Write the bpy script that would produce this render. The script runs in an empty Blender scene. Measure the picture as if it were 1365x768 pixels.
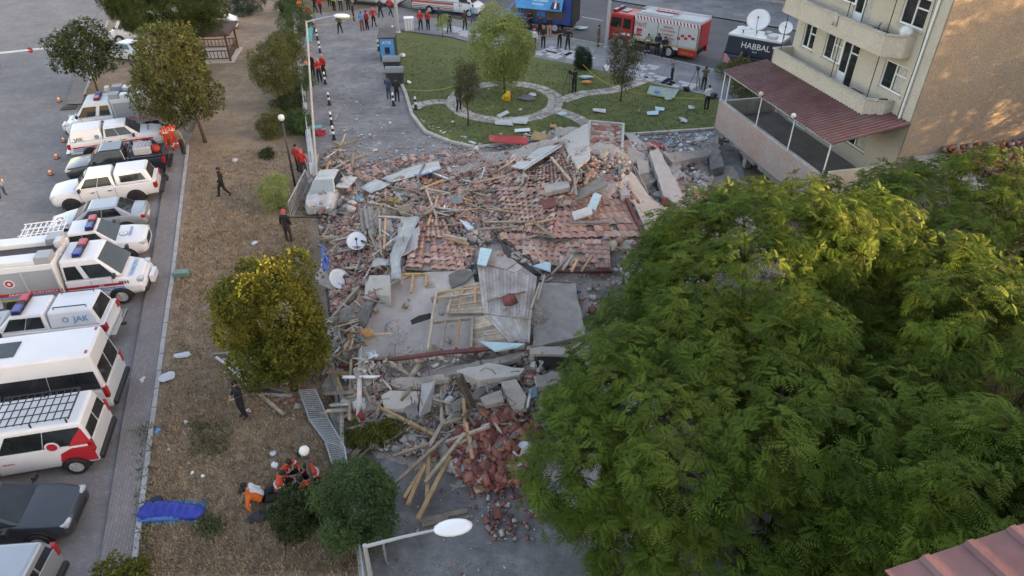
import bpy, bmesh, math, random
import numpy as np
from mathutils import Vector, Matrix
random.seed(7); RG = np.random.default_rng(7)
SC = bpy.context.scene; COL = SC.collection
R = math.radians
# ---------------------------------------------------------------- camera
CAM_H, PITCH, FPX = 17.5, R(35.7), 910.0
cam = bpy.data.objects.new('camera', bpy.data.cameras.new('camera')); COL.objects.link(cam)
cam.location = (0, 0, CAM_H); cam.rotation_euler = (math.pi/2 - PITCH, 0, 0)
cam.data.sensor_width = 36; cam.data.lens = 36*FPX/1365
cam.data.clip_start = .1; cam.data.clip_end = 3000
SC.camera = cam
# ---------------------------------------------------------------- sky, sun, exposure
SUN_EL, SUN_AZ = R(9), R(104)          # azimuth clockwise from +Y
w = bpy.data.worlds.new('World'); SC.world = w; w.use_nodes = True
nt = w.node_tree; bg = nt.nodes['Background']
sky = nt.nodes.new('ShaderNodeTexSky'); sky.sky_type = 'NISHITA'; sky.sun_disc = False
sky.sun_elevation = SUN_EL; sky.sun_rotation = SUN_AZ; sky.dust_density = 2.0
nt.links.new(sky.outputs[0], bg.inputs[0]); bg.inputs[1].default_value = .15
sun = bpy.data.objects.new('sun', bpy.data.lights.new('sun', 'SUN')); COL.objects.link(sun)
sun.data.energy = 4; sun.data.angle = R(.6); sun.data.color = (1, .70, .36)
SD = Vector((math.sin(SUN_AZ)*math.cos(SUN_EL), math.cos(SUN_AZ)*math.cos(SUN_EL), math.sin(SUN_EL)))
sun.rotation_euler = SD.to_track_quat('Z', 'Y').to_euler()
SC.view_settings.view_transform = 'Standard'; SC.view_settings.look = 'None'
SC.view_settings.exposure = 2.45; SC.view_settings.gamma = 1
SC.view_settings.use_white_balance = True; SC.view_settings.white_balance_temperature = 8000; SC.view_settings.white_balance_tint = 22
# ---------------------------------------------------------------- pixel <-> world (photo pixels 1365 x 768)
CP, SP = math.cos(PITCH), math.sin(PITCH)
def P(u, v, z=0.0):
    a = (u-682.5)/FPX; q = (v-384)/FPX; t = (CAM_H-z)/(SP+q*CP)
    return Vector((a*t, (CP-q*SP)*t, z))
def Pn(U, Vv, Z):
    a = (U-682.5)/FPX; q = (Vv-384)/FPX; t = (CAM_H-Z)/(SP+q*CP)
    return a*t, (CP-q*SP)*t
# ---------------------------------------------------------------- tags
def tag(o, label=None, cat=None, group=None, kind=None):
    if label: o['label'] = label
    if cat: o['category'] = cat
    if group: o['group'] = group
    if kind: o['kind'] = kind
    return o
def empty(name, loc, rz, label, cat, group=None):
    o = bpy.data.objects.new(name, None); COL.objects.link(o); o.empty_display_size = .1
    o.location = loc; o.rotation_euler = (0, 0, rz)
    return tag(o, label, cat, group)
def link(name, me, parent=None, M=None):
    o = bpy.data.objects.new(name, me); COL.objects.link(o)
    if parent: o.parent = parent
    if M is not None: o.matrix_basis = M
    return o
# ---------------------------------------------------------------- materials
_M = {}
def mat(name, col, rough=.75, var=.12, scale=3.0, bump=.0, metal=0.0, rnd=0.0, detail=6, col2=None, coat=0, bscale=None, attr=None, trans=0, spec=None, dirt=0):
    if name in _M: return _M[name]
    m = bpy.data.materials.new(name); m.use_nodes = True; n = m.node_tree; N = n.nodes; L = n.links
    b = N['Principled BSDF']; b.inputs['Roughness'].default_value = rough; b.inputs['Metallic'].default_value = metal
    if coat: b.inputs['Coat Weight'].default_value = coat; b.inputs['Coat Roughness'].default_value = .08
    if spec is not None: b.inputs['Specular IOR Level'].default_value = spec
    tc = N.new('ShaderNodeTexCoord'); no = N.new('ShaderNodeTexNoise'); no.inputs['Scale'].default_value = scale; no.inputs['Detail'].default_value = detail
    no.inputs['Roughness'].default_value = .65
    L.new(tc.outputs['Object'], no.inputs['Vector'])
    c1 = [max(0, c*(1-var)) for c in col]; c2 = list(col2) if col2 else [min(1, c*(1+var)) for c in col]
    r = N.new('ShaderNodeValToRGB'); r.color_ramp.elements[0].position = .33; r.color_ramp.elements[1].position = .67
    r.color_ramp.elements[0].color = (*c1, 1); r.color_ramp.elements[1].color = (*c2, 1)
    L.new(no.outputs[0], r.inputs[0]); out = r.outputs[0]
    if dirt:
        n3 = N.new('ShaderNodeTexNoise'); n3.inputs['Scale'].default_value = 1.3; n3.inputs['Detail'].default_value = 8
        L.new(tc.outputs['Object'], n3.inputs['Vector'])
        mr = N.new('ShaderNodeMapRange'); mr.inputs[1].default_value = .45; mr.inputs[2].default_value = .75; mr.inputs[4].default_value = dirt
        L.new(n3.outputs[0], mr.inputs[0]); mx = N.new('ShaderNodeMix'); mx.data_type = 'RGBA'
        L.new(mr.outputs[0], mx.inputs[0]); L.new(out, mx.inputs[6]); mx.inputs[7].default_value = (.22, .19, .16, 1); out = mx.outputs[2]
    src = None
    if rnd:
        oi = N.new('ShaderNodeObjectInfo'); src = oi.outputs['Random']; amt = rnd
    if attr:
        at = N.new('ShaderNodeAttribute'); at.attribute_name = 'rnd'; src = at.outputs['Fac']; amt = attr
    if src:
        mr = N.new('ShaderNodeMapRange'); mr.inputs[3].default_value = 1-amt; mr.inputs[4].default_value = 1+amt
        L.new(src, mr.inputs[0]); hs = N.new('ShaderNodeHueSaturation'); L.new(mr.outputs[0], hs.inputs['Value']); L.new(out, hs.inputs['Color']); out = hs.outputs[0]
        m2 = N.new('ShaderNodeMapRange'); m2.inputs[3].default_value = .5-amt*.05; m2.inputs[4].default_value = .5+amt*.03
        ml = N.new('ShaderNodeMath'); ml.operation = 'MULTIPLY'; ml.inputs[1].default_value = 7.31; L.new(src, ml.inputs[0])
        fr = N.new('ShaderNodeMath'); fr.operation = 'FRACT'; L.new(ml.outputs[0], fr.inputs[0]); L.new(fr.outputs[0], m2.inputs[0]); L.new(m2.outputs[0], hs.inputs['Hue'])
    L.new(out, b.inputs['Base Color'])
    if bump:
        n2 = N.new('ShaderNodeTexNoise'); n2.inputs['Scale'].default_value = bscale or scale*6; n2.inputs['Detail'].default_value = 5
        L.new(tc.outputs['Object'], n2.inputs['Vector']); bp = N.new('ShaderNodeBump'); bp.inputs['Strength'].default_value = min(1, bump*2); bp.inputs['Distance'].default_value = .03
        L.new(n2.outputs[0], bp.inputs['Height']); L.new(bp.outputs[0], b.inputs['Normal'])
    if trans:
        tr = N.new('ShaderNodeBsdfTranslucent'); L.new(out, tr.inputs[0]); ms = N.new('ShaderNodeMixShader'); ms.inputs[0].default_value = trans
        L.new(b.outputs[0], ms.inputs[1]); L.new(tr.outputs[0], ms.inputs[2]); L.new(ms.outputs[0], N['Material Output'].inputs[0])
    _M[name] = m; return m
def paver_mat(name, ca, cb, mortar, sc, bw=.5, rh=.25, off=.5, rot=0.0, stain=.5, joint=.02, seed=0):
    m = bpy.data.materials.new(name); m.use_nodes = True; n = m.node_tree; N = n.nodes; L = n.links; b = N['Principled BSDF']
    b.inputs['Roughness'].default_value = .85
    tc = N.new('ShaderNodeTexCoord'); mp = N.new('ShaderNodeMapping'); mp.inputs['Rotation'].default_value = (0, 0, rot); L.new(tc.outputs['Object'], mp.inputs[0])
    br = N.new('ShaderNodeTexBrick'); br.offset = off; br.inputs['Scale'].default_value = sc; br.inputs['Brick Width'].default_value = bw; br.inputs['Row Height'].default_value = rh
    br.inputs['Mortar Size'].default_value = joint; br.inputs['Color1'].default_value = (*ca, 1); br.inputs['Color2'].default_value = (*cb, 1); br.inputs['Mortar'].default_value = (*mortar, 1)
    L.new(mp.outputs[0], br.inputs['Vector'])
    def noise(s, d=6):
        x = N.new('ShaderNodeTexNoise'); x.inputs['Scale'].default_value = s; x.inputs['Detail'].default_value = d; x.inputs['Roughness'].default_value = .7; L.new(tc.outputs['Object'], x.inputs['Vector']); return x
    cur = br.outputs[0]
    for s, lo, hi, k in ((.35, .35, .65, stain), (2.2, .3, .7, stain*.7), (.9, .55, .72, stain*.6)):
        x = noise(s); mr = N.new('ShaderNodeMapRange'); mr.inputs[1].default_value = lo; mr.inputs[2].default_value = hi; mr.inputs[3].default_value = 1-k*.5; mr.inputs[4].default_value = 1+k*.25
        L.new(x.outputs[0], mr.inputs[0]); mx = N.new('ShaderNodeVectorMath'); mx.operation = 'MULTIPLY'; L.new(cur, mx.inputs[0])
        cc = N.new('ShaderNodeCombineXYZ'); [L.new(mr.outputs[0], cc.inputs[i]) for i in range(3)]; L.new(cc.outputs[0], mx.inputs[1]); cur = mx.outputs[0]
    L.new(cur, b.inputs['Base Color'])
    bp = N.new('ShaderNodeBump'); bp.inputs['Strength'].default_value = .5; bp.inputs['Distance'].default_value = .01; bp.invert = True
    L.new(br.outputs['Fac'], bp.inputs['Height']); L.new(bp.outputs[0], b.inputs['Normal'])
    _M[name] = m; return m
def ground_mat(name, cols, scales=(.25, 1.6, 9), fine=40, bump=.5):
    """several colours blended by noises of several sizes"""
    m = bpy.data.materials.new(name); m.use_nodes = True; n = m.node_tree; N = n.nodes; L = n.links; b = N['Principled BSDF']; b.inputs['Roughness'].default_value = .95
    tc = N.new('ShaderNodeTexCoord'); cur = None
    for i, s in enumerate(scales):
        x = N.new('ShaderNodeTexNoise'); x.inputs['Scale'].default_value = s; x.inputs['Detail'].default_value = 8; x.inputs['Roughness'].default_value = .7; x.inputs['Distortion'].default_value = .6
        L.new(tc.outputs['Object'], x.inputs['Vector']); mr = N.new('ShaderNodeMapRange'); mr.inputs[1].default_value = .4; mr.inputs[2].default_value = .62; L.new(x.outputs[0], mr.inputs[0])
        mx = N.new('ShaderNodeMix'); mx.data_type = 'RGBA'; L.new(mr.outputs[0], mx.inputs[0])
        if cur is None: mx.inputs[6].default_value = (*cols[0], 1)
        else: L.new(cur, mx.inputs[6])
        mx.inputs[7].default_value = (*cols[i+1], 1)
        if i: mr.inputs[4].default_value = .65
        cur = mx.outputs[2]
    x = N.new('ShaderNodeTexNoise'); x.inputs['Scale'].default_value = fine; x.inputs['Detail'].default_value = 4; L.new(tc.outputs['Object'], x.inputs['Vector'])
    mr = N.new('ShaderNodeMapRange'); mr.inputs[1].default_value = .3; mr.inputs[2].default_value = .7; mr.inputs[3].default_value = .65; mr.inputs[4].default_value = 1.35; L.new(x.outputs[0], mr.inputs[0])
    hs = N.new('ShaderNodeHueSaturation'); L.new(mr.outputs[0], hs.inputs['Value']); L.new(cur, hs.inputs['Color']); L.new(hs.outputs[0], b.inputs['Base Color'])
    bp = N.new('ShaderNodeBump'); bp.inputs['Strength'].default_value = bump; bp.inputs['Distance'].default_value = .04; L.new(x.outputs[0], bp.inputs['Height']); L.new(bp.outputs[0], b.inputs['Normal'])
    _M[name] = m; return m
# ---------------------------------------------------------------- mesh builder
class MB:
    def __init__(s): s.v = []; s.f = []; s.m = []
    def add(s, vs, fs, mi=0, M=None):
        o = len(s.v)
        s.v += [tuple(M @ Vector(p)) if M is not None else tuple(p) for p in vs]
        s.f += [tuple(i+o for i in f) for f in fs]; s.m += [mi]*len(fs); return s
    def hexa(s, p, mi=0, M=None):   # p: 4 bottom ccw, 4 top ccw
        return s.add(p, [(3, 2, 1, 0), (4, 5, 6, 7), (0, 1, 5, 4), (1, 2, 6, 5), (2, 3, 7, 6), (3, 0, 4, 7)], mi, M)
    def box(s, x0, x1, y0, y1, z0, z1, mi=0, M=None):
        return s.hexa([(x0, y0, z0), (x1, y0, z0), (x1, y1, z0), (x0, y1, z0), (x0, y0, z1), (x1, y0, z1), (x1, y1, z1), (x0, y1, z1)], mi, M)
    def bar(s, a, b, w, h, mi=0, up=(0, 0, 1)):
        a = Vector(a); b = Vector(b); d = (b-a).normalized(); sd = d.cross(Vector(up))
        if sd.length < .01: sd = d.cross(Vector((1, 0, 0)))
        sd.normalize(); u = sd.cross(d); q = [sd*x*w/2+u*y*h/2 for x, y in ((-1, -1), (1, -1), (1, 1), (-1, 1))]
        return s.add([a+k for k in q]+[b+k for k in q], [(0, 1, 2, 3), (7, 6, 5, 4), (1, 0, 4, 5), (2, 1, 5, 6), (3, 2, 6, 7), (0, 3, 7, 4)], mi)
    def tube(s, pts, rs, n=8, mi=0, cap=True):
        pts = [Vector(p) for p in pts]; rs = rs if isinstance(rs, (list, tuple)) else [rs]*len(pts); rings = []; vs = []; fs = []
        for i, p in enumerate(pts):
            d = (pts[min(i+1, len(pts)-1)]-pts[max(i-1, 0)]).normalized()
            a = d.orthogonal().normalized() if abs(d.z) < .95 else (Vector((1, 0, 0))-d*d.x).normalized()
            if abs(d.z) < .95: a = Vector((0, 0, 1)).cross(d).normalized()
            b = d.cross(a)
            for k in range(n): t = 2*math.pi*k/n; vs.append(p+(a*math.cos(t)+b*math.sin(t))*rs[i])
        for i in range(len(pts)-1):
            for k in range(n): fs.append((i*n+k, i*n+(k+1) % n, (i+1)*n+(k+1) % n, (i+1)*n+k))
        if cap: fs.append(tuple(range(n))[::-1]); fs.append(tuple((len(pts)-1)*n+k for k in range(n)))
        return s.add(vs, fs, mi)
    def cyl(s, a, b, r, n=14, mi=0, r2=None): return s.tube([a, b], [r, r if r2 is None else r2], n, mi)
    def lathe(s, prof, n=14, mi=0, M=None):
        vs = []; fs = []
        for r, z in prof:
            for k in range(n): t = 2*math.pi*k/n; vs.append((r*math.cos(t), r*math.sin(t), z))
        for i in range(len(prof)-1):
            for k in range(n): fs.append((i*n+k, i*n+(k+1) % n, (i+1)*n+(k+1) % n, (i+1)*n+k))
        fs.append(tuple(range(n))[::-1]); fs.append(tuple((len(prof)-1)*n+k for k in range(n)))
        return s.add(vs, fs, mi, M)
    def prism(s, pts, dz, mi=0):
        """pts: top outline (3-D, ccw from above), extruded down by dz"""
        n = len(pts); pts = [Vector(p) for p in pts]; vs = pts+[p-Vector((0, 0, dz)) for p in pts]
        return s.add(vs, [tuple(range(n)), tuple(range(2*n-1, n-1, -1))]+[(i, n+i, n+(i+1) % n, (i+1) % n) for i in range(n)], mi)
    def patch(s, q, u0, u1, v0, v1, off=.012, th=.01, mi=0):
        """thin plate lying on the quad q = (bl, br, tr, tl) between fractions u0..u1, v0..v1"""
        q = [Vector(p) for p in q]; nrm = (q[1]-q[0]).cross(q[3]-q[0]).normalized()
        def at(u, v): return (q[0]*(1-u)+q[1]*u)*(1-v)+(q[3]*(1-u)+q[2]*u)*v
        c = [at(u0, v0), at(u1, v0), at(u1, v1), at(u0, v1)]
        return s.hexa([p+nrm*(off-th) for p in c]+[p+nrm*off for p in c], mi)
    def build(s, name, mats, parent=None, smooth=False, bevel=0, seg=2, M=None):
        me = bpy.data.meshes.new(name); me.from_pydata([tuple(p) for p in s.v], [], s.f)
        if not isinstance(mats, (list, tuple)): mats = [mats]
        for m in mats: me.materials.append(m)
        if len(mats) > 1: me.polygons.foreach_set('material_index', s.m)
        if smooth or bevel: me.polygons.foreach_set('use_smooth', [True]*len(s.f))
        o = link(name, me, parent, M)
        if bevel:
            b = o.modifiers.new('bevel', 'BEVEL'); b.width = bevel; b.segments = seg; b.limit_method = 'ANGLE'; b.angle_limit = R(25); b.harden_normals = True
        elif smooth == 'angle': me.set_sharp_from_angle(angle=R(40))
        return o
def copy_tree(o, parent=None):
    c = o.copy(); COL.objects.link(c)
    if parent: c.parent = parent
    for ch in KIDS.get(o, []) or [x for x in o.children]: copy_tree(ch, c)
    return c
KIDS = {}
def np_mesh(name, V, F, mats, parent=None, mi=None, rnd=None, smooth=False):
    """V (n,3), F (m,4) numpy"""
    me = bpy.data.meshes.new(name); k = F.shape[1]
    me.vertices.add(len(V)); me.vertices.foreach_set('co', V.astype(np.float32).ravel())
    me.loops.add(F.size); me.loops.foreach_set('vertex_index', F.astype(np.int32).ravel())
    me.polygons.add(len(F)); me.polygons.foreach_set('loop_start', np.arange(0, F.size, k, dtype=np.int32))
    if not isinstance(mats, (list, tuple)): mats = [mats]
    for m in mats: me.materials.append(m)
    if mi is not None: me.polygons.foreach_set('material_index', mi.astype(np.int32))
    if smooth: me.polygons.foreach_set('use_smooth', np.ones(len(F), bool))
    me.update(calc_edges=True)
    if rnd is not None: a = me.attributes.new('rnd', 'FLOAT', 'POINT'); a.data.foreach_set('value', rnd.astype(np.float32))
    return link(name, me, parent)
def rotmats(n, tilt=math.pi):
    """n random rotation matrices: any spin about z, tilt up to `tilt`"""
    a = RG.uniform(0, 2*np.pi, n); t = RG.uniform(-tilt, tilt, n); u = RG.uniform(-tilt, tilt, n)
    c, s = np.cos, np.sin; Z = np.zeros(n); O = np.ones(n)
    Rz = np.stack([c(a), -s(a), Z, s(a), c(a), Z, Z, Z, O], 1).reshape(n, 3, 3)
    Rx = np.stack([O, Z, Z, Z, c(t), -s(t), Z, s(t), c(t)], 1).reshape(n, 3, 3)
    Ry = np.stack([c(u), Z, s(u), Z, O, Z, -s(u), Z, c(u)], 1).reshape(n, 3, 3)
    return Rz @ Rx @ Ry
BOXV = np.array([(-1, -1, -1), (1, -1, -1), (1, 1, -1), (-1, 1, -1), (-1, -1, 1), (1, -1, 1), (1, 1, 1), (-1, 1, 1)], float)/2
BOXF = np.array([(3, 2, 1, 0), (4, 5, 6, 7), (0, 1, 5, 4), (1, 2, 6, 5), (2, 3, 7, 6), (3, 0, 4, 7)])
def chunks(name, C, S, mats, mi, parent=None, tilt=.7, jit=.35, kind='stuff'):
    n = len(C); V = BOXV[None]*(1+RG.uniform(-jit, jit, (n, 8, 3))); V = V*S[:, None, :]
    V = np.einsum('nij,nkj->nki', rotmats(n, tilt), V)+C[:, None, :]
    F = (BOXF[None]+(np.arange(n)*8)[:, None, None]).reshape(-1, 4)
    o = np_mesh(name, V.reshape(-1, 3), F, mats, parent, np.repeat(mi, 6), np.repeat(RG.random(n), 8))
    if kind: o['kind'] = kind
    return o
def text(s, size, m, parent, origin, xdir, ydir, name='lettering', ext=.003, squash=1.0, align='LEFT'):
    cu = bpy.data.curves.new('font', 'FONT'); cu.body = s; cu.size = size; cu.extrude = ext; cu.resolution_u = 2; cu.align_x = align
    o = bpy.data.objects.new('font', cu); me = bpy.data.meshes.new_from_object(o); bpy.data.objects.remove(o)
    me.materials.clear(); me.materials.append(m)
    x = Vector(xdir).normalized(); y = Vector(ydir).normalized(); z = x.cross(y).normalized(); y = z.cross(x)
    Mx = Matrix((x*squash, y, z)).transposed().to_4x4(); Mx.translation = Vector(origin)+z*.004
    me.transform(Mx); return link(name, me, parent)
def inpoly(x, y, poly):
    ins = np.zeros(np.shape(x), bool); n = len(poly)
    for i in range(n):
        x1, y1 = poly[i]; x2, y2 = poly[(i+1) % n]
        if y1 == y2: continue
        ins ^= ((y1 > y) != (y2 > y)) & (x < (x2-x1)*(y-y1)/(y2-y1)+x1)
    return ins
def scatter(poly, n):
    xs = [p[0] for p in poly]; ys = [p[1] for p in poly]; X = RG.uniform(min(xs), max(xs), n*6); Y = RG.uniform(min(ys), max(ys), n*6)
    k = inpoly(X, Y, poly); return X[k][:n], Y[k][:n]
# ================================================================ materials of the setting
M_EARTH = ground_mat('earth', [(.13, .105, .075), (.17, .135, .09), (.10, .085, .06), (.2, .16, .1)], bump=.4)
M_DRY = ground_mat('dry_grass', [(.20, .145, .105), (.37, .275, .175), (.14, .098, .076), (.29, .215, .145)], scales=(.33, 1.3, 7), fine=45, bump=.9)
M_LAWN = ground_mat('lawn_grass', [(.055, .095, .018), (.115, .15, .032), (.11, .10, .042), (.15, .16, .055)], scales=(.3, 1.5, 8), fine=60, bump=.8)
M_PARK = paver_mat('parking_pavers', (.26, .25, .25), (.22, .21, .215), (.15, .145, .15), 4.0, .8, .4, .5, .29, stain=.45, joint=.012)
M_ROADP = paver_mat('road_pavers', (.325, .315, .31), (.28, .27, .27), (.20, .195, .195), 4.0, .8, .4, .5, .29, stain=.75, joint=.012)
M_BRICKW = paver_mat('footpath_bricks', (.27, .245, .24), (.23, .205, .20), (.13, .12, .12), 5.0, 1.0, .5, .5, 1.33, stain=.3, joint=.03)
M_TILEP = paver_mat('pavement_tiles', (.27, .28, .30), (.20, .21, .225), (.17, .175, .19), 1.0, 1.0, 1.0, 0, .22, stain=.4, joint=.01)
M_ASPH = mat('asphalt', (.115, .115, .12), .85, .16, .4, .3, detail=9, bscale=60)
M_KERB = mat('kerb_stone', (.34, .34, .34), .8, .15, 2.5, .2)
M_CONC = mat('concrete', (.35, .315, .29), .9, .25, 1.6, .5, detail=10, bscale=18, dirt=.35)
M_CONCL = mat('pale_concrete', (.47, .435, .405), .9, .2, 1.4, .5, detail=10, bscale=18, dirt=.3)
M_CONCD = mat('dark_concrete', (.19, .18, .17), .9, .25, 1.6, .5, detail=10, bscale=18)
M_WHITE = mat('white_paint', (.72, .74, .77), .35, .03, .7, coat=.3)
M_LINE = mat('road_paint', (.55, .55, .55), .7, .15, 4)
def sheet(name, pts, z, m):
    """flat ground sheet from a world outline"""
    me = MB(); me.add([(p[0], p[1], z) for p in pts], [tuple(range(len(pts)))]); o = me.build(name, m); o['kind'] = 'structure'
    if o.data.polygons[0].normal.z < 0: o.data.flip_normals()
    return o
def px(*pts): return [P(u, v) for u, v in pts]
sheet('ground', [(-700, -300), (700, -300), (700, 900), (-700, 900)], -.06, M_EARTH)
# park/fence line x = FX(y); sidewalk edges
def FX(y): return -4.2-.292*(y-10.7)
swl = [P(133, 761), P(163, 573), P(193, 403), P(198, 383), P(221, 229)]
swr = [P(180, 755), P(203, 573), P(226.5, 396), P(229, 383), P(251, 195), P(262, 165)]
def ext(a, b, y):            # extend line a-b to a given y
    t = (y-a.y)/(b.y-a.y); return a+(b-a)*t
s0 = ext(swl[0], swl[1], 2); s1 = ext(swr[0], swr[1], 2)
sheet('parking_pavement', [(-90, 2)]+[(s0.x+.1, s0.y)]+[(p.x+.1, p.y) for p in swl]+px((262, 150), (262, 128), (113, 128), (121, 107), (137, 57), (144, 29), (155, -10))+[(-60, 90), (-130, 90)], -.02, M_PARK)
FW = [s0]+swl[1:]+[P(228, 185), P(258, 178)]+swr[::-1][1:]+[s1]
sheet('footpath', [(p.x, p.y) for p in FW], .085, M_BRICKW)
sheet('footpath', [(p.x, p.y) for p in px((88.5, 140.6), (99, 107), (122, 50), (133, 16), (140, -5), (150, -5), (144, 29), (137, 57), (121, 107), (113, 127), (110, 140))], .085, M_BRICKW)
sheet('park_ground', [(p.x, p.y) for p in [s1]+swr]+[(p.x, p.y) for p in px((266, 128), (113, 128), (121, 107), (137, 57), (144, 29), (155, -6))]+[(FX(80)-6, 80), (FX(74), 74), (FX(2), 2)], .06, M_DRY)
# side road, main road, pavement with tiles
nk = [P(530, 18), P(650, 32), P(762, 53), P(807, 61), P(934, 90), P(960, 96)]
nd = (nk[4]-nk[1]).normalized(); a0 = nk[1]-nd*70; a1 = nk[4]+nd*60; up = Vector((-nd.y, nd.x, 0))
sheet('side_road', [(FX(2)+.2, 2), (8, 2), (14, 40), (16, 46), (-2, 62)]+[(a0+nd*58).xy, (FX(76)+.2, 70)], -.014, M_ROADP)
sheet('main_road', [a0.xy, a1.xy, (a1+up*15).xy, (a0+up*15).xy], -.006, M_ASPH)
sheet('far_pavement', [(a0+up*15).xy, (a1+up*15).xy, (a1+up*24).xy, (a0+up*24).xy], .09, M_TILEP)
pvl = px((540, 24), (650, 32), (762, 53), (807, 61), (934, 90), (962, 97))
sheet('pavement', [p.xy for p in pvl]+[(24, 45), (22, 38), (12.8, 40.2)]+[p.xy for p in px((958, 132), (890, 117), (856, 109), (765, 87), (704, 75.5), (640, 61), (600, 50), (528, 41))], .075, M_TILEP)
LAWN = px((528, 42), (600, 52), (640, 61), (704, 75.5), (765, 87), (856, 109), (890, 117), (958, 133), (952, 173), (848, 180), (760, 186), (700, 190), (632, 198), (601, 191), (567, 177), (549, 154), (541, 126), (534, 110))
sheet('lawn', [p.xy for p in LAWN], .07, M_LAWN)
def kerb(name, pts, w, h, m, lab, cat='kerb', top=None):
    """kerb made of separate stones"""
    rt = empty(name, pts[0], 0, lab, cat); k = 0; base = pts[0]
    pts = [Vector((p[0], p[1], 0)) for p in pts]
    for a, b in zip(pts, pts[1:]):
        L_ = (b-a).length; n = max(1, round(L_/1.0)); d = (b-a)/n
        for i in range(n):
            if k > 120: break
            q = MB(); p0 = a+d*(i+.012/1)-base+Vector((0, 0, h/2)); p1 = a+d*(i+.975)-base+Vector((0, 0, h/2+random.uniform(-.004, .004))); q.bar(p0, p1, w, h)
            q.build('kerb_stone', m, rt, bevel=.012, seg=1); k += 1
    return rt
kerb('kerb', swr[:5][::1], .16, .13, M_KERB, 'pale grey kerb stones between the brick footpath and the dry grass')
kerb('kerb', px((113, 127), (121, 107), (137, 57), (144, 29)), .16, .13, M_KERB, 'kerb stones beside the short brick footpath at the car park entrance')
kerb('kerb', [LAWN[-1], LAWN[-2], LAWN[-3], LAWN[-4], LAWN[-5], LAWN[-6]], .22, .17, M_CONCL, 'curved pale kerb round the near left corner of the lawn')
kerb('kerb', [LAWN[-6], LAWN[-7], LAWN[-8], LAWN[-9], LAWN[-10]], .2, .15, M_CONCL, 'straight kerb along the rubble side of the lawn')
kerb('kerb', pvl, .15, .12, M_KERB, 'kerb stones along the main road in front of the fire engine')
for k in range(9):
    c = nk[1]+nd*(8+k*5-6)+up*7.6; q = MB(); q.add([(c+nd*a+up*b).to_tuple() for a, b in ((-1.2, -.07), (1.2, -.07), (1.2, .07), (-1.2, .07))], [(0, 1, 2, 3)])
    for i in range(4): q.v[i] = (q.v[i][0], q.v[i][1], -.002)
    o = q.build('road_marking', M_LINE); o['kind'] = 'structure'
# pale squares in the pavement
M_PT = mat('pale_paving', (.42, .43, .45), .8, .12, 3); 
for k, (u, v) in enumerate([(600, 38), (626, 46), (662, 55), (732, 72), (745, 68), (770, 76), (848, 97), (880, 106), (905, 112), (855, 88)]):
    c = P(u, v, .079); q = MB(); x = nd; y = up
    for i in range(-2, 3):
        for j in range(-1, 2):
            if (i*7+j*3+k) % 4 == 0: continue
            cc = c+x*i*.52+y*j*.52
            q.add([cc-x*.25-y*.25, cc+x*.25-y*.25, cc+x*.25+y*.25, cc-x*.25+y*.25], [(0, 1, 2, 3)])
    q.build('pale_paving', M_PT)['kind'] = 'structure'
# flagstone paths on the lawn
M_MORT = mat('path_mortar', (.24, .22, .19), .9, .2, 5, .3); M_FLAG = mat('flagstone', (.36, .34, .30), .85, .15, 3, .3, rnd=.3)
RC = P(673, 136); RO, RI = 4.15, 3.05
def arc(c, r, a0, a1, n): return [c+Vector((math.cos(R(a0+(a1-a0)*i/n))*r, math.sin(R(a0+(a1-a0)*i/n))*r, 0)) for i in range(n+1)]
def spline(pts, step):
    o = []
    for i in range(len(pts)-1):
        p0 = pts[max(i-1, 0)]; p1 = pts[i]; p2 = pts[i+1]; p3 = pts[min(i+2, len(pts)-1)]; n = max(1, int((p2-p1).length/step))
        for k in range(n):
            t = k/n; o.append(.5*((2*p1)+(p2-p0)*t+(2*p0-5*p1+4*p2-p3)*t*t+(3*p1-p0-3*p2+p3)*t**3))
    return o+[pts[-1]]
paths = [('ring', arc(RC, (RO+RI)/2, 0, 360, 56), 1.1), ('arm to pavement', spline(px((748, 136), (775, 127), (815, 122), (845, 113), (862, 106)), .45), 1.15),
         ('arm to rubble', spline(px((738, 148), (760, 155), (775, 162), (786, 170)), .45), 1.05), ('arm to road', spline(px((603, 139), (585, 137), (565, 140), (551, 146)), .45), .9)]
flag_root = empty('flagstone_path', RC, 0, 'pale flagstone path with a ring and three arms across the lawn', 'path'); nst = 0
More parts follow.
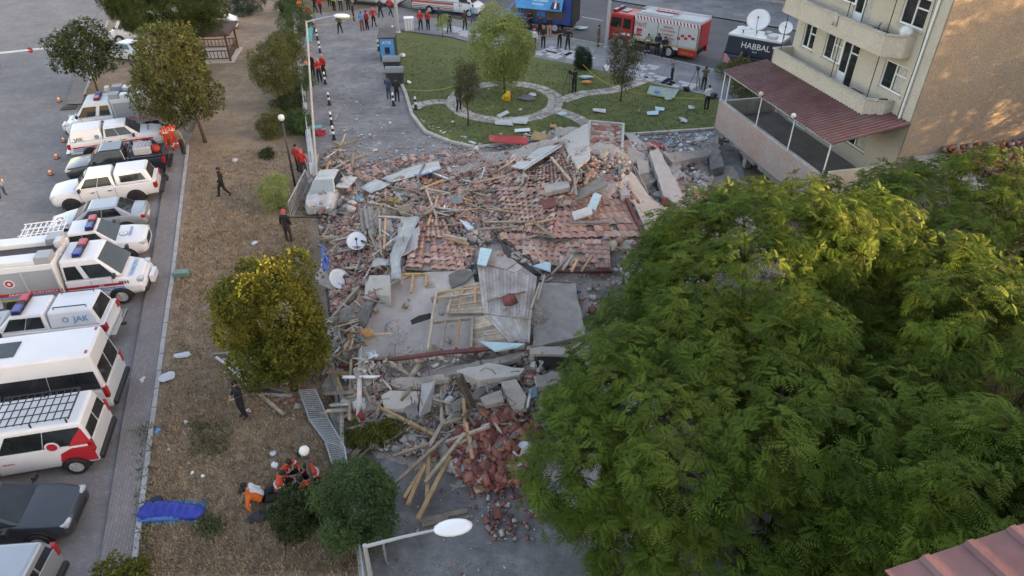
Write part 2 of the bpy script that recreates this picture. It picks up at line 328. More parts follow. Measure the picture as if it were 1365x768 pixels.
for nm, cl, wd in paths:
    q = MB(); L_ = []
    for i, p in enumerate(cl):
        d = (cl[min(i+1, len(cl)-1)]-cl[max(i-1, 0)]); 
        if nm == 'ring' and i in (0, len(cl)-1): d = cl[1]-cl[-2]
        s = Vector((-d.y, d.x, 0)).normalized(); L_.append((p, s))
    vs = [(p+s*x*wd/2-RC+Vector((0, 0, .078))) for p, s in L_ for x in (-1, 1)]
    q.add(vs, [(2*i, 2*i+1, 2*i+3, 2*i+2) for i in range(len(L_)-1)])
    q.build('path_bed', M_MORT, flag_root)
    rows = 2
    jt = {}
    for i in range(len(L_)):
        for j in range(rows+1): jt[i, j] = (random.uniform(-.13, .13), random.uniform(-.1, .1) if 0 < j < rows else random.uniform(-.05, .03))
    if nm == 'ring':
        for j in range(rows+1): jt[len(L_)-1, j] = jt[0, j]
    def pt(i, j):
        p, s = L_[i]; ta = Vector((s.y, -s.x, 0)); a, b = jt[i, j]; return p+s*((j/rows-.5)*wd+b)+ta*a-RC
    for i in range(len(L_)-1):
        for j in range(rows):
            c4 = [pt(i, j), pt(i+1, j), pt(i+1, j+1), pt(i, j+1)]; cc = sum(c4, Vector())/4; q = MB()
            c4 = [cc+(p-cc)*.87 for p in c4]; out = []
            for a, b in zip(c4, c4[1:]+c4[:1]): out += [a, (a+b)/2+(((a+b)/2-cc).normalized())*random.uniform(-.02, .05)]
            zt = .10+random.uniform(0, .015); out = [Vector((p.x, p.y, zt)) for p in out]
            if (out[2]-out[0]).cross(out[4]-out[0]).z < 0: out = out[::-1]
            q.prism(out, .03); q.build('flagstone', M_FLAG, flag_root); nst += 1
# grass tufts, stuff
def tufts(name, poly_px, n, hh, m, spread=.07, zz=.06, polyw=None):
    U, Vv = scatter(poly_px, n); X, Y = Pn(U, Vv, zz); n = len(X); nb = 5; X = np.repeat(X, nb)+RG.normal(0, spread, n*nb); Y = np.repeat(Y, nb)+RG.normal(0, spread, n*nb); N_ = n*nb
    a = RG.uniform(0, 2*np.pi, N_); h = RG.uniform(.4, 1.2, N_)*hh; wv = .012+.012*RG.random(N_); lx = RG.normal(0, .5, N_)*h; ly = RG.normal(0, .5, N_)*h
    z0 = np.full(N_, zz-.01); dx = np.cos(a)*wv; dy = np.sin(a)*wv
    V = np.stack([np.stack([X-dx, Y-dy, z0], 1), np.stack([X+dx, Y+dy, z0], 1), np.stack([X+dx*.3+lx, Y+dy*.3+ly, z0+h], 1), np.stack([X-dx*.3+lx, Y-dy*.3+ly, z0+h], 1)], 1).reshape(-1, 3)
    F = np.arange(N_*4).reshape(-1, 4); np_mesh(name, V, F, m, rnd=np.repeat(np.repeat(RG.random(n), nb), 4))['kind'] = 'stuff'
M_STRAW = mat('straw', (.33, .25, .155), .9, .2, 2, attr=.45); M_WEED = mat('weed_green', (.07, .10, .035), .9, .2, 2, attr=.4)
tufts('dry_grass', [(235, 400), (430, 400), (470, 640), (476, 768), (184, 768)], 9000, .09, M_STRAW)
tufts('dry_grass', [(262, 200), (400, 200), (425, 400), (232, 400)], 5000, .12, M_STRAW)
for pl in ([(255, 565), (310, 560), (300, 610), (260, 605)], [(188, 560), (205, 560), (200, 768), (182, 768)], [(330, 430), (440, 470), (430, 520), (340, 505)], [(270, 690), (300, 700), (285, 720), (262, 710)]):
    tufts('weeds', pl, 120, .17, M_WEED, .1)
tufts('lawn_tufts', [p for p in [(530, 50), (700, 78), (860, 112), (955, 135), (950, 172), (850, 180), (640, 195), (560, 170), (536, 120)]], 4500, .09, M_WEED, .12, .065)
# ================================================================ apartment building at the right
def plaster(name, c1, c2, c3):
    m = ground_mat(name, [c1, c2, c3, c1], scales=(.35, 1.1, 5), fine=26, bump=.35); return m
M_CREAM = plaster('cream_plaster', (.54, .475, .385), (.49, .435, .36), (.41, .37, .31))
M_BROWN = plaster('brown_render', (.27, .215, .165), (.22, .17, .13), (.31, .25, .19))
M_PVC = mat('white_pvc', (.75, .76, .76), .4, .04, 4)
M_GLASS = mat('dark_glass', (.02, .024, .028), .05, .5, .8, spec=.6)
M_CURT = mat('curtain', (.42, .40, .36), .9, .25, 6)
M_MARO = mat('maroon_metal', (.15, .062, .064), .5, .22, 1.5, .1, rnd=.12, dirt=.25)
M_STEEL = mat('grey_steel', (.42, .43, .44), .45, .1, 4, metal=.3)
M_DKMET = mat('dark_metal', (.035, .03, .028), .5, .2, 4)
M_BRICK = mat('brick_red', (.27, .10, .065), .9, .3, 3, .3, rnd=.35)
M_RAW = ground_mat('raw_parapet', [(.36, .29, .27), (.40, .20, .16), (.33, .29, .28), (.40, .34, .31)], scales=(.6, 1.4, 6), fine=30, bump=.7)
FB = Vector((-2.4, 10.4, 0)).normalized(); BO = Vector((18.6, 30.45, 0)); BRZ = math.atan2(FB.y, FB.x)
bld = empty('apartment_building', BO, BRZ, 'cream apartment building with balconies and bare brown side wall', 'building')
def wall_cells(mb, x0, x1, z0, z1, y0, y1, ops):
    xs = sorted({x0, x1, *[o[0] for o in ops], *[o[1] for o in ops]}); zs = sorted({z0, z1, *[o[2] for o in ops], *[o[3] for o in ops]})
    for a, b in zip(xs, xs[1:]):
        for c, d in zip(zs, zs[1:]):
            m = ((a+b)/2, (c+d)/2)
            if any(o[0] < m[0] < o[1] and o[2] < m[1] < o[3] for o in ops): continue
            mb.box(a, b, y0, y1, c, d)
LV = [1.95, 4.95, 7.95, 10.95]; ops = []
for z in LV[1:]: ops += [(6.0, 7.45, z+1.05, z+2.35, 'w'), (4.65, 6.0, z+.02, z+2.35, 'd'), (1.1, 2.7, z+1.05, z+2.35, 'w'), (8.4, 9.5, z+1.05, z+2.35, 'w')]
ops += [(7.2, 9.2, 1.8, 4.0, 'w'), (2.2, 4.0, 2.6, 4.0, 'w')]
q = MB(); wall_cells(q, 0, 10.25, 0, 14.2, -.25, 0, ops); q.build('facade_wall', M_CREAM, bld)
q = MB(); q.box(.0, 10.25, -13, -.26, 0, 14.2); q.build('inner_block', M_CREAM, bld)
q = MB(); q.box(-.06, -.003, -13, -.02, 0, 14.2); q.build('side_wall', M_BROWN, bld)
q = MB(); q.box(-.5, 10.8, -13.4, 1.5, 14.22, 14.5); q.build('roof', M_MARO, bld)
for a, b, c, d, k in ops:
    w_ = MB(); t = .07
    w_.box(a, b, -.16, -.06, c, c+t); w_.box(a, b, -.16, -.06, d-t, d); w_.box(a, a+t, -.16, -.06, c+t, d-t); w_.box(b-t, b, -.16, -.06, c+t, d-t)
    mid = (a+b)/2; w_.box(mid-.035, mid+.035, -.155, -.055, c+t, d-t); w_.box(a+t, mid-.035, -.155, -.065, d-.5, d-.44)
    fr = w_.build('window_frame' if k == 'w' else 'door_frame', M_PVC, bld)
    for x0, x1 in ((a+t, mid-.035), (mid+.035, b-t)):
        if k == 'd' and x0 > mid: q = MB(); q.box(x0, x1, -.13, -.09, c+t, c+.75); q.build('door_panel', M_PVC, fr)
        q = MB(); q.box(x0, x1, -.125, -.105, (c+.76) if (k == 'd' and x0 > mid) else c+t, d-t); q.build('pane', M_GLASS, fr)
    if k == 'w': q = MB(); q.box(a-.05, b+.05, .0, .07, c-.07, c-.005); q.build('window_sill', M_CONCL, bld)
    if random.random() < .6:
        q = MB(); q.box(a+.1, mid-.1, -.1, -.095, c+.1, d-.1); q.build('curtain', M_CURT, fr)
for z in LV[1:]:
    q = MB(); out = [(10.2, 0), (1.9, 0), (1.3, .35), (1.75, 1.2), (10.2, 1.2)]
    q.prism([(x, y+.003, z) for x, y in out][::1], .18); q.build('balcony_slab', M_CREAM, bld)
    q = MB(); t = .12
    seq = [(1.3, .004), (1.3, .45), (1.85, 1.2), (10.2, 1.2), (10.2, .004)]
    for (x0, y0), (x1, y1) in zip(seq, seq[1:]):
        d = Vector((x1-x0, y1-y0, 0)).normalized(); nn = Vector((-d.y, d.x, 0))*t
        a = Vector((x0, y0, 0)); b = Vector((x1, y1, 0)); zb, zt = z-.2, z+.78
        q.hexa([a-nn*0+Vector((0, 0, zb)), b+Vector((0, 0, zb)), b-nn+Vector((0, 0, zb)), a-nn+Vector((0, 0, zb)), a+Vector((0, 0, zt)), b+Vector((0, 0, zt)), b-nn+Vector((0, 0, zt)), a-nn+Vector((0, 0, zt))])
    par = q.build('balcony_parapet', M_CREAM, bld)
    q = MB()
    for (x0, y0), (x1, y1) in zip(seq[1:], seq[2:]): q.bar((x0, y0, z+.8), (x1, y1, z+.8), .2, .05)
    q.build('coping', M_CONCL, par)
    for s in (9.7, 4.9, 1.95): q = MB(); q.cyl((s, 1.08, z+.8), (s, 1.08, z+2.8), .022, 6); q.build('balcony_post', M_DKMET, bld)
q = MB(); q.cyl((.62, .08, 4.9), (.62, .08, 14.2), .055, 10); q.build('downpipe', M_PVC, bld)
# canopy roof over the terrace, panel by panel
def roofz(y): return 5.12-y*.16
for i in range(15):
    x0 = -.15+i*.72; q = MB(); n = 3; w_ = .71/n; y0 = .02; y1 = 3.95+random.uniform(-.03, .03); vs = []; fs = []
    prof = []
    for k in range(n): prof += [(x0+k*w_, 0), (x0+k*w_+w_*.6, 0), (x0+k*w_+w_*.7, .045), (x0+k*w_+w_*.9, .045)]
    prof.append((x0+.71, 0))
    if 1.3 < x0+.3 : y0 = 1.22 if x0 > 1.4 else .3
    for x, h in prof:
        for y in (y0, y1): vs += [(x, y, roofz(y)+h+.02), (x, y, roofz(y)+h)]
    m_ = len(prof)
    for k in range(m_-1): b = 4*k; fs += [(b, b+2, b+6, b+4), (b+1, b+5, b+7, b+3), (b+2, b+3, b+7, b+6), (b, b+4, b+5, b+1)]
    q.add(vs, [f[::-1] for f in fs]); q.build('roof_panel', M_MARO, bld)
q = MB(); q.bar((-.1, 3.85, roofz(3.85)-.06), (10.6, 3.85, roofz(3.85)-.06), .08, .1); q.bar((-.1, 2.2, roofz(2.2)-.06), (10.6, 2.2, roofz(2.2)-.06), .06, .1); q.build('roof_beam', M_STEEL, bld)
for s in (10.5, 9.9, 6.35, 3.15, .1): q = MB(); q.cyl((s, 3.82, 2.74), (s, 3.82, roofz(3.85)-.1), .035, 8); q.build('canopy_post', M_PVC, bld)
for s, r_, mm in ((6.25, .13, 'straw_hat'), (3.1, .13, 'lamp_globe')):
    q = MB(); q.lathe([(.02, -r_), (r_*.8, -r_*.6), (r_, 0), (r_*.8, r_*.6), (.02, r_)], 10, M=Matrix.Translation((s, 4.0, roofz(3.9)+.16))); q.build('lamp_globe', mat(mm, (.5, .45, .33) if mm == 'straw_hat' else (.7, .7, .68), .6), bld, smooth=True)
# terrace
q = MB(); q.box(-.2, 10.5, .01, 3.7, 1.55, 1.75); q.build('terrace_floor', mat('terrace_screed', (.17, .155, .145), .9, .2, 1.1, .2), bld)
q = MB(); q.box(-.2, 10.6, 3.702, 3.86, .98, 2.72); q.build('terrace_parapet', M_RAW, bld)
q = MB(); q.box(10.45, 10.6, .01, 3.70, 1.2, 2.7); q.build('terrace_parapet', M_CONCL, bld)
q = MB(); q.box(-.2, -.07, .03, 3.7, 0, 3.1); q.build('terrace_end_wall', M_CREAM, bld)
q = MB()
for i in range(26): x = -.2+i*.415; q.box(x, x+.43, 3.66, 3.91, .98-random.uniform(0, .3), .995+random.random()*.02)
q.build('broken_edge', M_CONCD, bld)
q = MB(); q.box(-.2, 10.6, 3.68, 3.88, 2.725, 2.78); q.build('coping', M_CONCL, bld)
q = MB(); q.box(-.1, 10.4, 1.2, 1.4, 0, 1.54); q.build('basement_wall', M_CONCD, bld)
for s in (10.4, 7, 3.5, 0): q = MB(); q.box(s-.2, s+.15, 3.3, 3.65, 0, 1.54); q.build('column', M_CONC, bld)
def bobj(name, mb, m, label, cat, **k):
    o = mb.build(name, m, **k); o.location = BO; o.rotation_euler = (0, 0, BRZ); return tag(o, label, cat)
def chair_at(name, x, y, z, rz, m, label):
    r = empty(name, (0, 0, 0), 0, label, 'chair'); T = Matrix.Translation(BO) @ Matrix.Rotation(BRZ, 4, 'Z') @ Matrix.Translation((x, y, z)) @ Matrix.Rotation(rz, 4, 'Z'); r.matrix_world = T
    q = MB(); q.box(-.24, .24, -.22, .24, .40, .44); q.build('seat', m, r, bevel=.01)
    q = MB(); q.hexa([(-.24, .2, .44), (.24, .2, .44), (.24, .25, .44), (-.24, .25, .44), (-.2, .34, .88), (.2, .34, .88), (.2, .38, .88), (-.2, .38, .88)]); q.build('backrest', m, r, bevel=.01)
    for a in (-1, 1):
        for b in (-1, 1): q = MB(); q.bar((a*.2, b*.19, .4), (a*.25, b*.24, 0), .035, .035); q.build('leg', m, r)
        q = MB(); q.box(a*.26-.025, a*.26+.025, -.2, .24, .62, .65); q.bar((a*.26, -.18, .42), (a*.26, -.18, .62), .03, .03); q.build('armrest', m, r)
chair_at('plastic_chair', 3.6, .6, 7.96, 2.2, mat('grey_plastic', (.25, .28, .33), .5), 'blue-grey plastic armchair on the upper balcony')
chair_at('dark_chair', 1.75, .45, 4.96, 1.2, mat('brown_wicker', (.07, .05, .04), .8), 'dark brown chair at the corner end of the lower balcony')
q = MB(); q.box(3.0, 3.7, .5, 1.0, 4.96, 5.5); q.box(2.95, 3.75, .45, 1.05, 5.502, 5.54); bobj('storage_box', q, mat('box_brown', (.09, .06, .045), .8), 'dark brown storage box on the lower balcony floor', 'box')
for i in range(3):
    q = MB(); a = 1.9+i*.6; q.lathe([(.22, 0), (.28, .3), (.26, .32), (.2, .3), (.18, .2)], 12, M=Matrix.Translation((a+.1, .75, 8.32))); q.box(a-.15, a+.35, .5, 1.0, 7.96, 8.31)
    bobj('basket_stack', q, mat('wicker', (.10, .055, .04), .9, .4, 20), ['rust brown basket next to the white bag on the upper balcony', 'middle rust brown basket on the upper balcony', 'rust brown basket nearest the plastic chair on the upper balcony'][i], 'basket')
def cloth(x, w_, z0, z1, m, label, name='towel'):
    q = MB(); n = 8; vs = []
    for i in range(n+1):
        for z, off in ((z0, .04), ((z0+z1)/2, .05), (z1-.02, .03), (z1, -.06), (z1-.25, -.17)):
            vs.append((x+w_*i/n+random.uniform(-.01, .01), 1.2+off+.03*math.sin(i*2.1), z+random.uniform(-.03, .03)))
    q.add(vs, [(i*5+j, i*5+j+1, i*5+j+6, i*5+j+5) for i in range(n) for j in range(4)])
    o = bobj(name, q, m, label, 'towel', smooth=True); s = o.modifiers.new('thick', 'SOLIDIFY'); s.thickness = .02
cloth(5.3, .42, 8.2, 8.80, mat('pale_cloth', (.5, .46, .42), .9, .3, 12), 'patterned towel hanging over the upper balcony parapet')
q = MB(); q.lathe([(.05, 0), (.24, .05), (.3, .25), (.2, .42), (.06, .5)], 9, M=Matrix.Translation((1.45, .5, 8.7))); bobj('white_bag', q, mat('white_cloth', (.6, .62, .66), .8, .2, 6), 'crumpled white bag on the corner of the upper balcony parapet', 'bag', smooth=True)
q = MB(); q.tube([(10.1, .05, 11), (8, .06, 10.7), (4.6, .05, 10.9), (.9, .05, 10.75), (.75, .05, 8), (.8, .05, 5.2)], .018, 5); q.build('cable', M_DKMET, bld)
# annex behind the big trees, its flat top covered in broken brick
ax = empty('low_annex', BO, BRZ, 'low flat-roofed annex covered in broken brick behind the tree tops', 'building')
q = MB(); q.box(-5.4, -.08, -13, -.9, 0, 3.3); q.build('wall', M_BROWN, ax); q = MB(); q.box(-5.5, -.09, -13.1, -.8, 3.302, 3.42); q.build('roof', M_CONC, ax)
n = 2600; C = np.stack([RG.uniform(-5.4, -.2, n), RG.uniform(-13, -2.2, n), 3.45+RG.random(n)*.35], 1)
chunks('broken_brick', C, RG.uniform(.06, .3, (n, 3))*[1.1, .9, .6], [M_BRICK, M_CONC], (RG.random(n) < .3).astype(int), ax)
q = MB(); q.cyl((-3.2, -5.2, 3.9), (-3.4, -8.6, 4.0), .13, 12); q.build('pipe', M_PVC, ax)
# neighbour house of the red roof at the lower right
hs = empty('red_roof_house', (0, 0, 0), 0, 'house at the lower right edge with a dark red ribbed metal roof', 'house')
A_ = P(1178, 762, 10.6); B_ = P(1368, 698, 10.6); dx = (B_-A_).normalized(); dy = Vector((-dx.y, dx.x, 0))
def HP(a, b, z): return A_+dx*a-dy*b+Vector((0, 0, z))
for i in range(30):
    a0_ = i*.62; q = MB(); pr = [(0, 0), (.46, 0), (.5, .05), (.58, .05), (.61, 0)]; vs = []; fs = []
    for a, h in pr:
        for b in (0, 9): vs += [HP(a0_+a, b, h+b*.12+.025), HP(a0_+a, b, h+b*.12)]
    for k in range(4): b = 4*k; fs += [(b, b+2, b+6, b+4), (b+1, b+5, b+7, b+3), (b+2, b+3, b+7, b+6), (b, b+4, b+5, b+1)]
    q.add(vs, fs); q.build('roof_panel', M_MARO, hs)
q = MB(); q.hexa([HP(.1, 9, -.04+1.0), HP(18.5, 9, -.04+1.0), HP(18.5, .1, -.04), HP(.1, .1, -.04), HP(.1, 9, -.01+1.0), HP(18.5, 9, -.01+1.0), HP(18.5, .1, -.01), HP(.1, .1, -.01)]); q.build('roof_underlay', M_STEEL, hs)
q = MB(); c = [HP(.5, 8.6, 0), HP(18, 8.6, 0), HP(18, .5, 0), HP(.5, .5, 0)]; q.hexa([Vector((p.x, p.y, -.05)) for p in c]+[Vector((p.x, p.y, 10.5)) for p in c]); q.build('wall', M_CREAM, hs)
# shops across the main road (only their feet show)
sh = empty('shop_row', a0+up*24, math.atan2(nd.y, nd.x), 'row of shopfronts with dark glass across the main road', 'shops')
q = MB(); q.box(20, 130, .5, 14, 0, 9); q.build('wall', M_CONCL, sh)
for i in range(22):
    x = 21+i*5; q = MB(); q.box(x, x+.45, .1, .495, 0, 4); q.build('pier', mat('rust_brown', (.16, .06, .04), .7), sh)
    q = MB(); q.box(x+.5, x+4.9, .42, .49, .35, 3.6); q.build('shop_window', M_GLASS, sh); q = MB(); q.box(x+.5, x+4.9, .3, .49, 0, .34); q.build('plinth', M_CONC, sh)

# added blocks, unseen right of the view, placed to keep low sun off the ground
for x0, x1, y0, y1, h_, lb in [(60, 72, -60, 11.8, 14.5, 'added long block out of view that blocks the low sun'), (60, 65, 12.3, 18.8, 24, 'added tall narrow block out of view that blocks the low sun'), (60, 72, 28, 110, 24, 'added tall long block out of view that shades the main road')]:
    r = empty('sun_block', (x0, y0, 0), 0, lb, 'building'); q = MB(); q.box(0, x1-x0, 0, y1-y0, 0, h_); q.build('wall', M_CREAM, r); q = MB(); q.box(-.4, x1-x0+.4, -.4, y1-y0+.4, h_+.01, h_+.3); q.build('roof', M_MARO, r)
    for z in range(int(h_//3)):
        for k in range(int((y1-y0)//4)): q = MB(); q.box(-.05, .02, 1.2+k*4, 2.8+k*4, z*3+1, z*3+2.4); q.build('window', M_GLASS, r)
# ================================================================ trees
def leafmat(name, c, c2, tr=.35): return mat(name, c, .7, spec=.18, var=0, scale=.55, col2=c2, attr=.38, trans=tr, detail=3)
def _x(name, c, c2, tr=.35): return mat(name, c, .55, .0, .55, col2=c2, attr=.38, trans=tr, detail=3)
M_BARK = mat('bark', (.085, .06, .042), .95, .3, 8, .6)
L_AIL = leafmat('locust_leaf', (.055, .102, .014), (.090, .135, .018), .3)
L_YEL = leafmat('yellow_green_leaf', (.10, .125, .024), (.19, .175, .03), .4)
L_DEC = leafmat('olive_leaf', (.10, .12, .04), (.15, .15, .055)); L_DRK = leafmat('dark_leaf', (.045, .075, .03), (.075, .10, .042))
L_BLU = leafmat('feathery_leaf', (.065, .115, .045), (.10, .16, .055)); L_WIL = leafmat('pale_willow_leaf', (.24, .30, .10), (.32, .37, .14), .45)
L_PIN = leafmat('pine_needle', (.035, .06, .015), (.06, .085, .022), .15); L_BRN = leafmat('brown_leaf', (.085, .09, .05), (.12, .115, .06)); L_FIR = leafmat('fir_needle', (.03, .055, .04), (.05, .075, .05), .1)
def frame_inst(name, Pt, Nr, tv, tf, S, m, parent, up=.5, jit=.5, out=False):
    """place template (tv,tf quads) at every point, its z along a blend of the normal, up and noise"""
    n = len(Pt); z = Nr*(1-up)+np.array([0, 0, up])+RG.normal(0, jit, (n, 3))*.6; z /= np.linalg.norm(z, axis=1)[:, None]
    a = RG.normal(0, 1, (n, 3)); x = np.cross(a, z)
    if out: b_ = Nr+RG.normal(0, .45, (n, 3)); x = b_-z*(b_*z).sum(1)[:, None]
    x /= np.linalg.norm(x, axis=1)[:, None]; y = np.cross(z, x); Rm = np.stack([x, y, z], 2)
    V = np.einsum('nij,kj->nki', Rm, tv)*S[:, None, None]+Pt[:, None, :]; k = len(tv)
    F = (tf[None]+(np.arange(n)*k)[:, None, None]).reshape(-1, 4)
    return V.reshape(-1, 3), F, np.repeat(RG.random(n), k)
def tmpl_leaves(nl, r, L_, W_, droop=.0, seed=1, flat=.6):
    """a clump of nl single leaves"""
    g = np.random.default_rng(seed); V = []; F = []
    for i in range(nl):
        d = g.normal(0, 1, 3); d[2] = abs(d[2])*flat; d /= np.linalg.norm(d); c = d*r*g.uniform(.3, 1); s = np.cross(d, g.normal(0, 1, 3)); s /= np.linalg.norm(s); l = L_*g.uniform(.7, 1.3); dn = np.array([0, 0, -droop*l])
        o = len(V); V += [c, c+d*l*.5+s*W_, c+d*l+dn, c+d*l*.5-s*W_]; F.append((o, o+1, o+2, o+3))
    return np.array(V), np.array(F)
def tmpl_fronds(nf, L_, seed=1, pairs=8, arc_=2*math.pi):
    """a rosette of drooping pinnate fronds"""
    g = np.random.default_rng(seed); V = []; F = []
    for i in range(nf):
        a = arc_*(i+.5)/nf-arc_/2+g.uniform(-.3, .3); el = g.uniform(-.25, .6); l = L_*g.uniform(.75, 1.2); h = np.array([np.cos(a), np.sin(a), 0]); s = np.array([-h[1], h[0], 0])
        def at(t): return h*l*t*np.cos(el)+np.array([0, 0, l*(t*np.sin(el)-.42*t*t)])
        for j in range(pairs):
            t = .22+.78*(j+.5)/pairs; c = at(t); w = l*.30*(1-.6*abs(t-.45))
            for sg in (-1, 1):
                d = s*sg*.93+h*.42; e = c+d*w+np.array([0, 0, -w*.35]); k = (h*.5)*w*.36; o = len(V); md = (c+e)/2
                V += [c, md+k, e, md-k]; F.append((o, o+1, o+2, o+3) if sg > 0 else (o, o+3, o+2, o+1))
        o = len(V); c = at(1.0); e = c+(at(1.)-at(.85))*.9; V += [c, (c+e)/2+s*l*.04, e, (c+e)/2-s*l*.04]; F.append((o, o+1, o+2, o+3))
    return np.array(V), np.array(F)
def blob_points(blobs, n, inner=.78, zmin=-9):
    B = np.array(blobs); ar = (B[:, 3]*B[:, 4]+B[:, 3]*B[:, 5]+B[:, 4]*B[:, 5]); i = RG.choice(len(B), n*3, p=ar/ar.sum())
    d = RG.normal(0, 1, (n*3, 3)); d /= np.linalg.norm(d, axis=1)[:, None]; rr = RG.uniform(.72, 1.07, n*3)*np.where(RG.random(n*3) < .1, RG.uniform(1.05, 1.3, n*3), 1); p = B[i, :3]+d*B[i, 3:]*rr[:, None]
    keep = np.ones(len(p), bool)
    for k in range(len(B)):
        q = np.linalg.norm((p-B[k, :3])/B[k, 3:], axis=1); keep &= (q > inner) | (i == k)
    keep &= p[:, 2] > zmin
    return p[keep][:n], d[keep][:n]
def tree(name, base, blobs, leaf, tm, n, scale, label, group=None, trunk_r=.12, up=.4, limbs=5, zmin=-9, jit=.5, out=False, inner=.72, parts=('trunk', 'crown'), cat='tree'):
    """base: world point; blobs: (dx,dy,z,rx,ry,rz) relative to the base"""
    r = empty(name, base, 0, label, cat, group)
    p, d = blob_points(blobs, n, inner, zmin); tms = tm if isinstance(tm, list) else [tm]; Vs = []; Fs = []; Rs = []; o = 0
    for j, t in enumerate(tms):
        s = slice(j, None, len(tms)); V, F, rn = frame_inst('c', p[s], d[s], t[0], t[1], RG.uniform(.75, 1.25, len(p[s]))*scale, None, None, up, jit, out); Vs.append(V); Fs.append(F+o); Rs.append(rn); o += len(V)
    np_mesh('crown', np.concatenate(Vs), np.concatenate(Fs), leaf, r, rnd=np.concatenate(Rs))
    q = MB(); cz = np.average([b[2] for b in blobs]); cx = np.average([b[0] for b in blobs]); cy = np.average([b[1] for b in blobs]); fk = Vector((cx*.3, cy*.3, cz*.5))
    q.tube([(0, 0, -.1), fk*.5+Vector((.03, .02, 0)), fk, Vector((cx, cy, cz))], [trunk_r*1.25, trunk_r, trunk_r*.8, trunk_r*.35], 8)
    for b in random.sample(list(blobs), min(limbs, len(blobs))):
        e = Vector(b[:3]); m = fk*.45+e*.55+Vector((random.uniform(-.1, .1),)*3); q.tube([fk*random.uniform(.85, 1.1), m, e], [trunk_r*.5, trunk_r*.32, trunk_r*.1], 6)
        for k in range(3): t = Vector(random.uniform(-.6, .6)*b[3+i] for i in range(3)); q.tube([m, e+t], [trunk_r*.2, trunk_r*.05], 5)
    q.build('trunk', M_BARK, r, smooth=True)
    return r
def crown_blobs(cx, cy, cz, rx, ry, rz, n, sub=.42, seed=0, core=.72):
    g = random.Random(seed); o = [(cx, cy, cz, rx*core, ry*core, rz*core)]
    for i in range(n):
        z = 1-2*(i+.5)/n; a = i*2.399+g.uniform(-.3, .3); s = math.sqrt(1-z*z); k = g.uniform(.5, .92); b = sub*g.uniform(.55, 1.3)
        o.append((cx+s*math.cos(a)*rx*k, cy+s*math.sin(a)*ry*k, cz+z*rz*k, rx*b, ry*b, rz*b))
    return o
FR = [tmpl_fronds(6, .36, s, 6, 3.6) for s in (1, 2, 3, 4)]
BIG = [(5.6, 11.4, 4.1, 4.7, 5.0, 3.5, 3), (7.9, 18.0, 4.7, 4.8, 4.7, 4.0, 4), (12.4, 12.2, 4.6, 4.9, 4.8, 3.7, 5), (14.9, 20.4, 4.2, 4.9, 4.6, 3.9, 6), (9.6, 7.9, 5.0, 3.4, 2.7, 3.8, 7), (19.8, 16.4, 3.9, 4.6, 5.2, 4.0, 8)]
BLAB = ['big green ash-leaved tree nearest the rubble pile, leftmost of the large trees', 'big green tree whose top reaches toward the broken slabs, beside the terrace', 'large full-crowned green tree in the middle of the right-hand grove', 'large green tree with sunlit yellow-green top in front of the brown side wall', 'large green tree beside the dark red roof at the lower right', 'large green tree at the right edge of the grove']
for (x, y, z, rx, ry, rz, sd), lb in zip(BIG, BLAB):
    tree('ash_leaved_tree', (x, y, 0), crown_blobs(0, 0, z, rx, ry, rz, 44, .25, sd, .76), L_AIL, FR, (3900 if sd < 5 else 3100) if sd != 8 else 2000, 1.0, lb, 'large trees at the right', .22, .62, 9, zmin=1.6, inner=.86, out=True, jit=.35)
T_S = [tmpl_leaves(14, .16, .13, .035, .3, s) for s in (1, 2, 3)]; T_F = [tmpl_leaves(16, .18, .16, .02, .5, s) for s in (4, 5)]
T_P = [tmpl_leaves(26, .12, .22, .009, 0, s, 1) for s in (6, 7)]; T_B = [tmpl_leaves(10, .2, .2, .06, .4, s) for s in (8, 9)]
def px_tree(name, u, v, h, w_, zc, leaf, tm, n, sc, label, group=None, nb=14, ry=None, rz=None, tr=.1, seed=1, lean=(0, 0), sub=.42, **k):
    b = P(u, v, .06); return tree(name, b, crown_blobs(lean[0], lean[1], zc, w_/2, (ry or w_/2), rz or (h-zc), nb, sub, seed), leaf, tm, n, sc, label, group, tr, **k)
px_tree('locust_tree', 394, 520, 5.6, 3.4, 3.05, L_YEL, T_S, 2200, 1.0, 'round tree with sun-lit yellow leaves between the dry grass and the rubble', seed=3, nb=20, rz=2.5, lean=(-.25, .2), sub=.36)
px_tree('broadleaf_tree', 274, 190, 6.3, 4.5, 3.9, L_DEC, T_S, 2000, 1.15, 'large olive green tree by the kerb beside the white and red pickup', seed=5, nb=18, rz=2.5, lean=(-.75, .3))
px_tree('young_tree', 131, 124, 4.9, 4.2, 3.1, L_DRK, T_B, 700, .95, 'small dark-leaved tree by the car park entrance beside the white sedan', seed=6, nb=12, rz=1.8, lean=(-.2, .2), tr=.07)
px_tree('pine_tree', 272, 98, 7.6, 9.5, 5.0, L_PIN, T_P, 3200, 1.3, 'broad pine tree over the gazebo at the top left', seed=7, nb=26, rz=2.2, ry=3.2, lean=(-1.5, 0), tr=.25, sub=.3)
px_tree('young_tree', 375, 142, 4.4, 2.9, 2.8, L_DEC, T_F, 850, 1.1, 'slender green tree leaning along the fence above the wall', seed=8, nb=14, rz=1.9, tr=.06)
px_tree('young_tree', 392, 100, 3.6, 2.6, 2.2, L_DEC, T_F, 500, 1.2, 'small green tree at the fence behind the red-jacketed group', seed=9, nb=10, tr=.06)
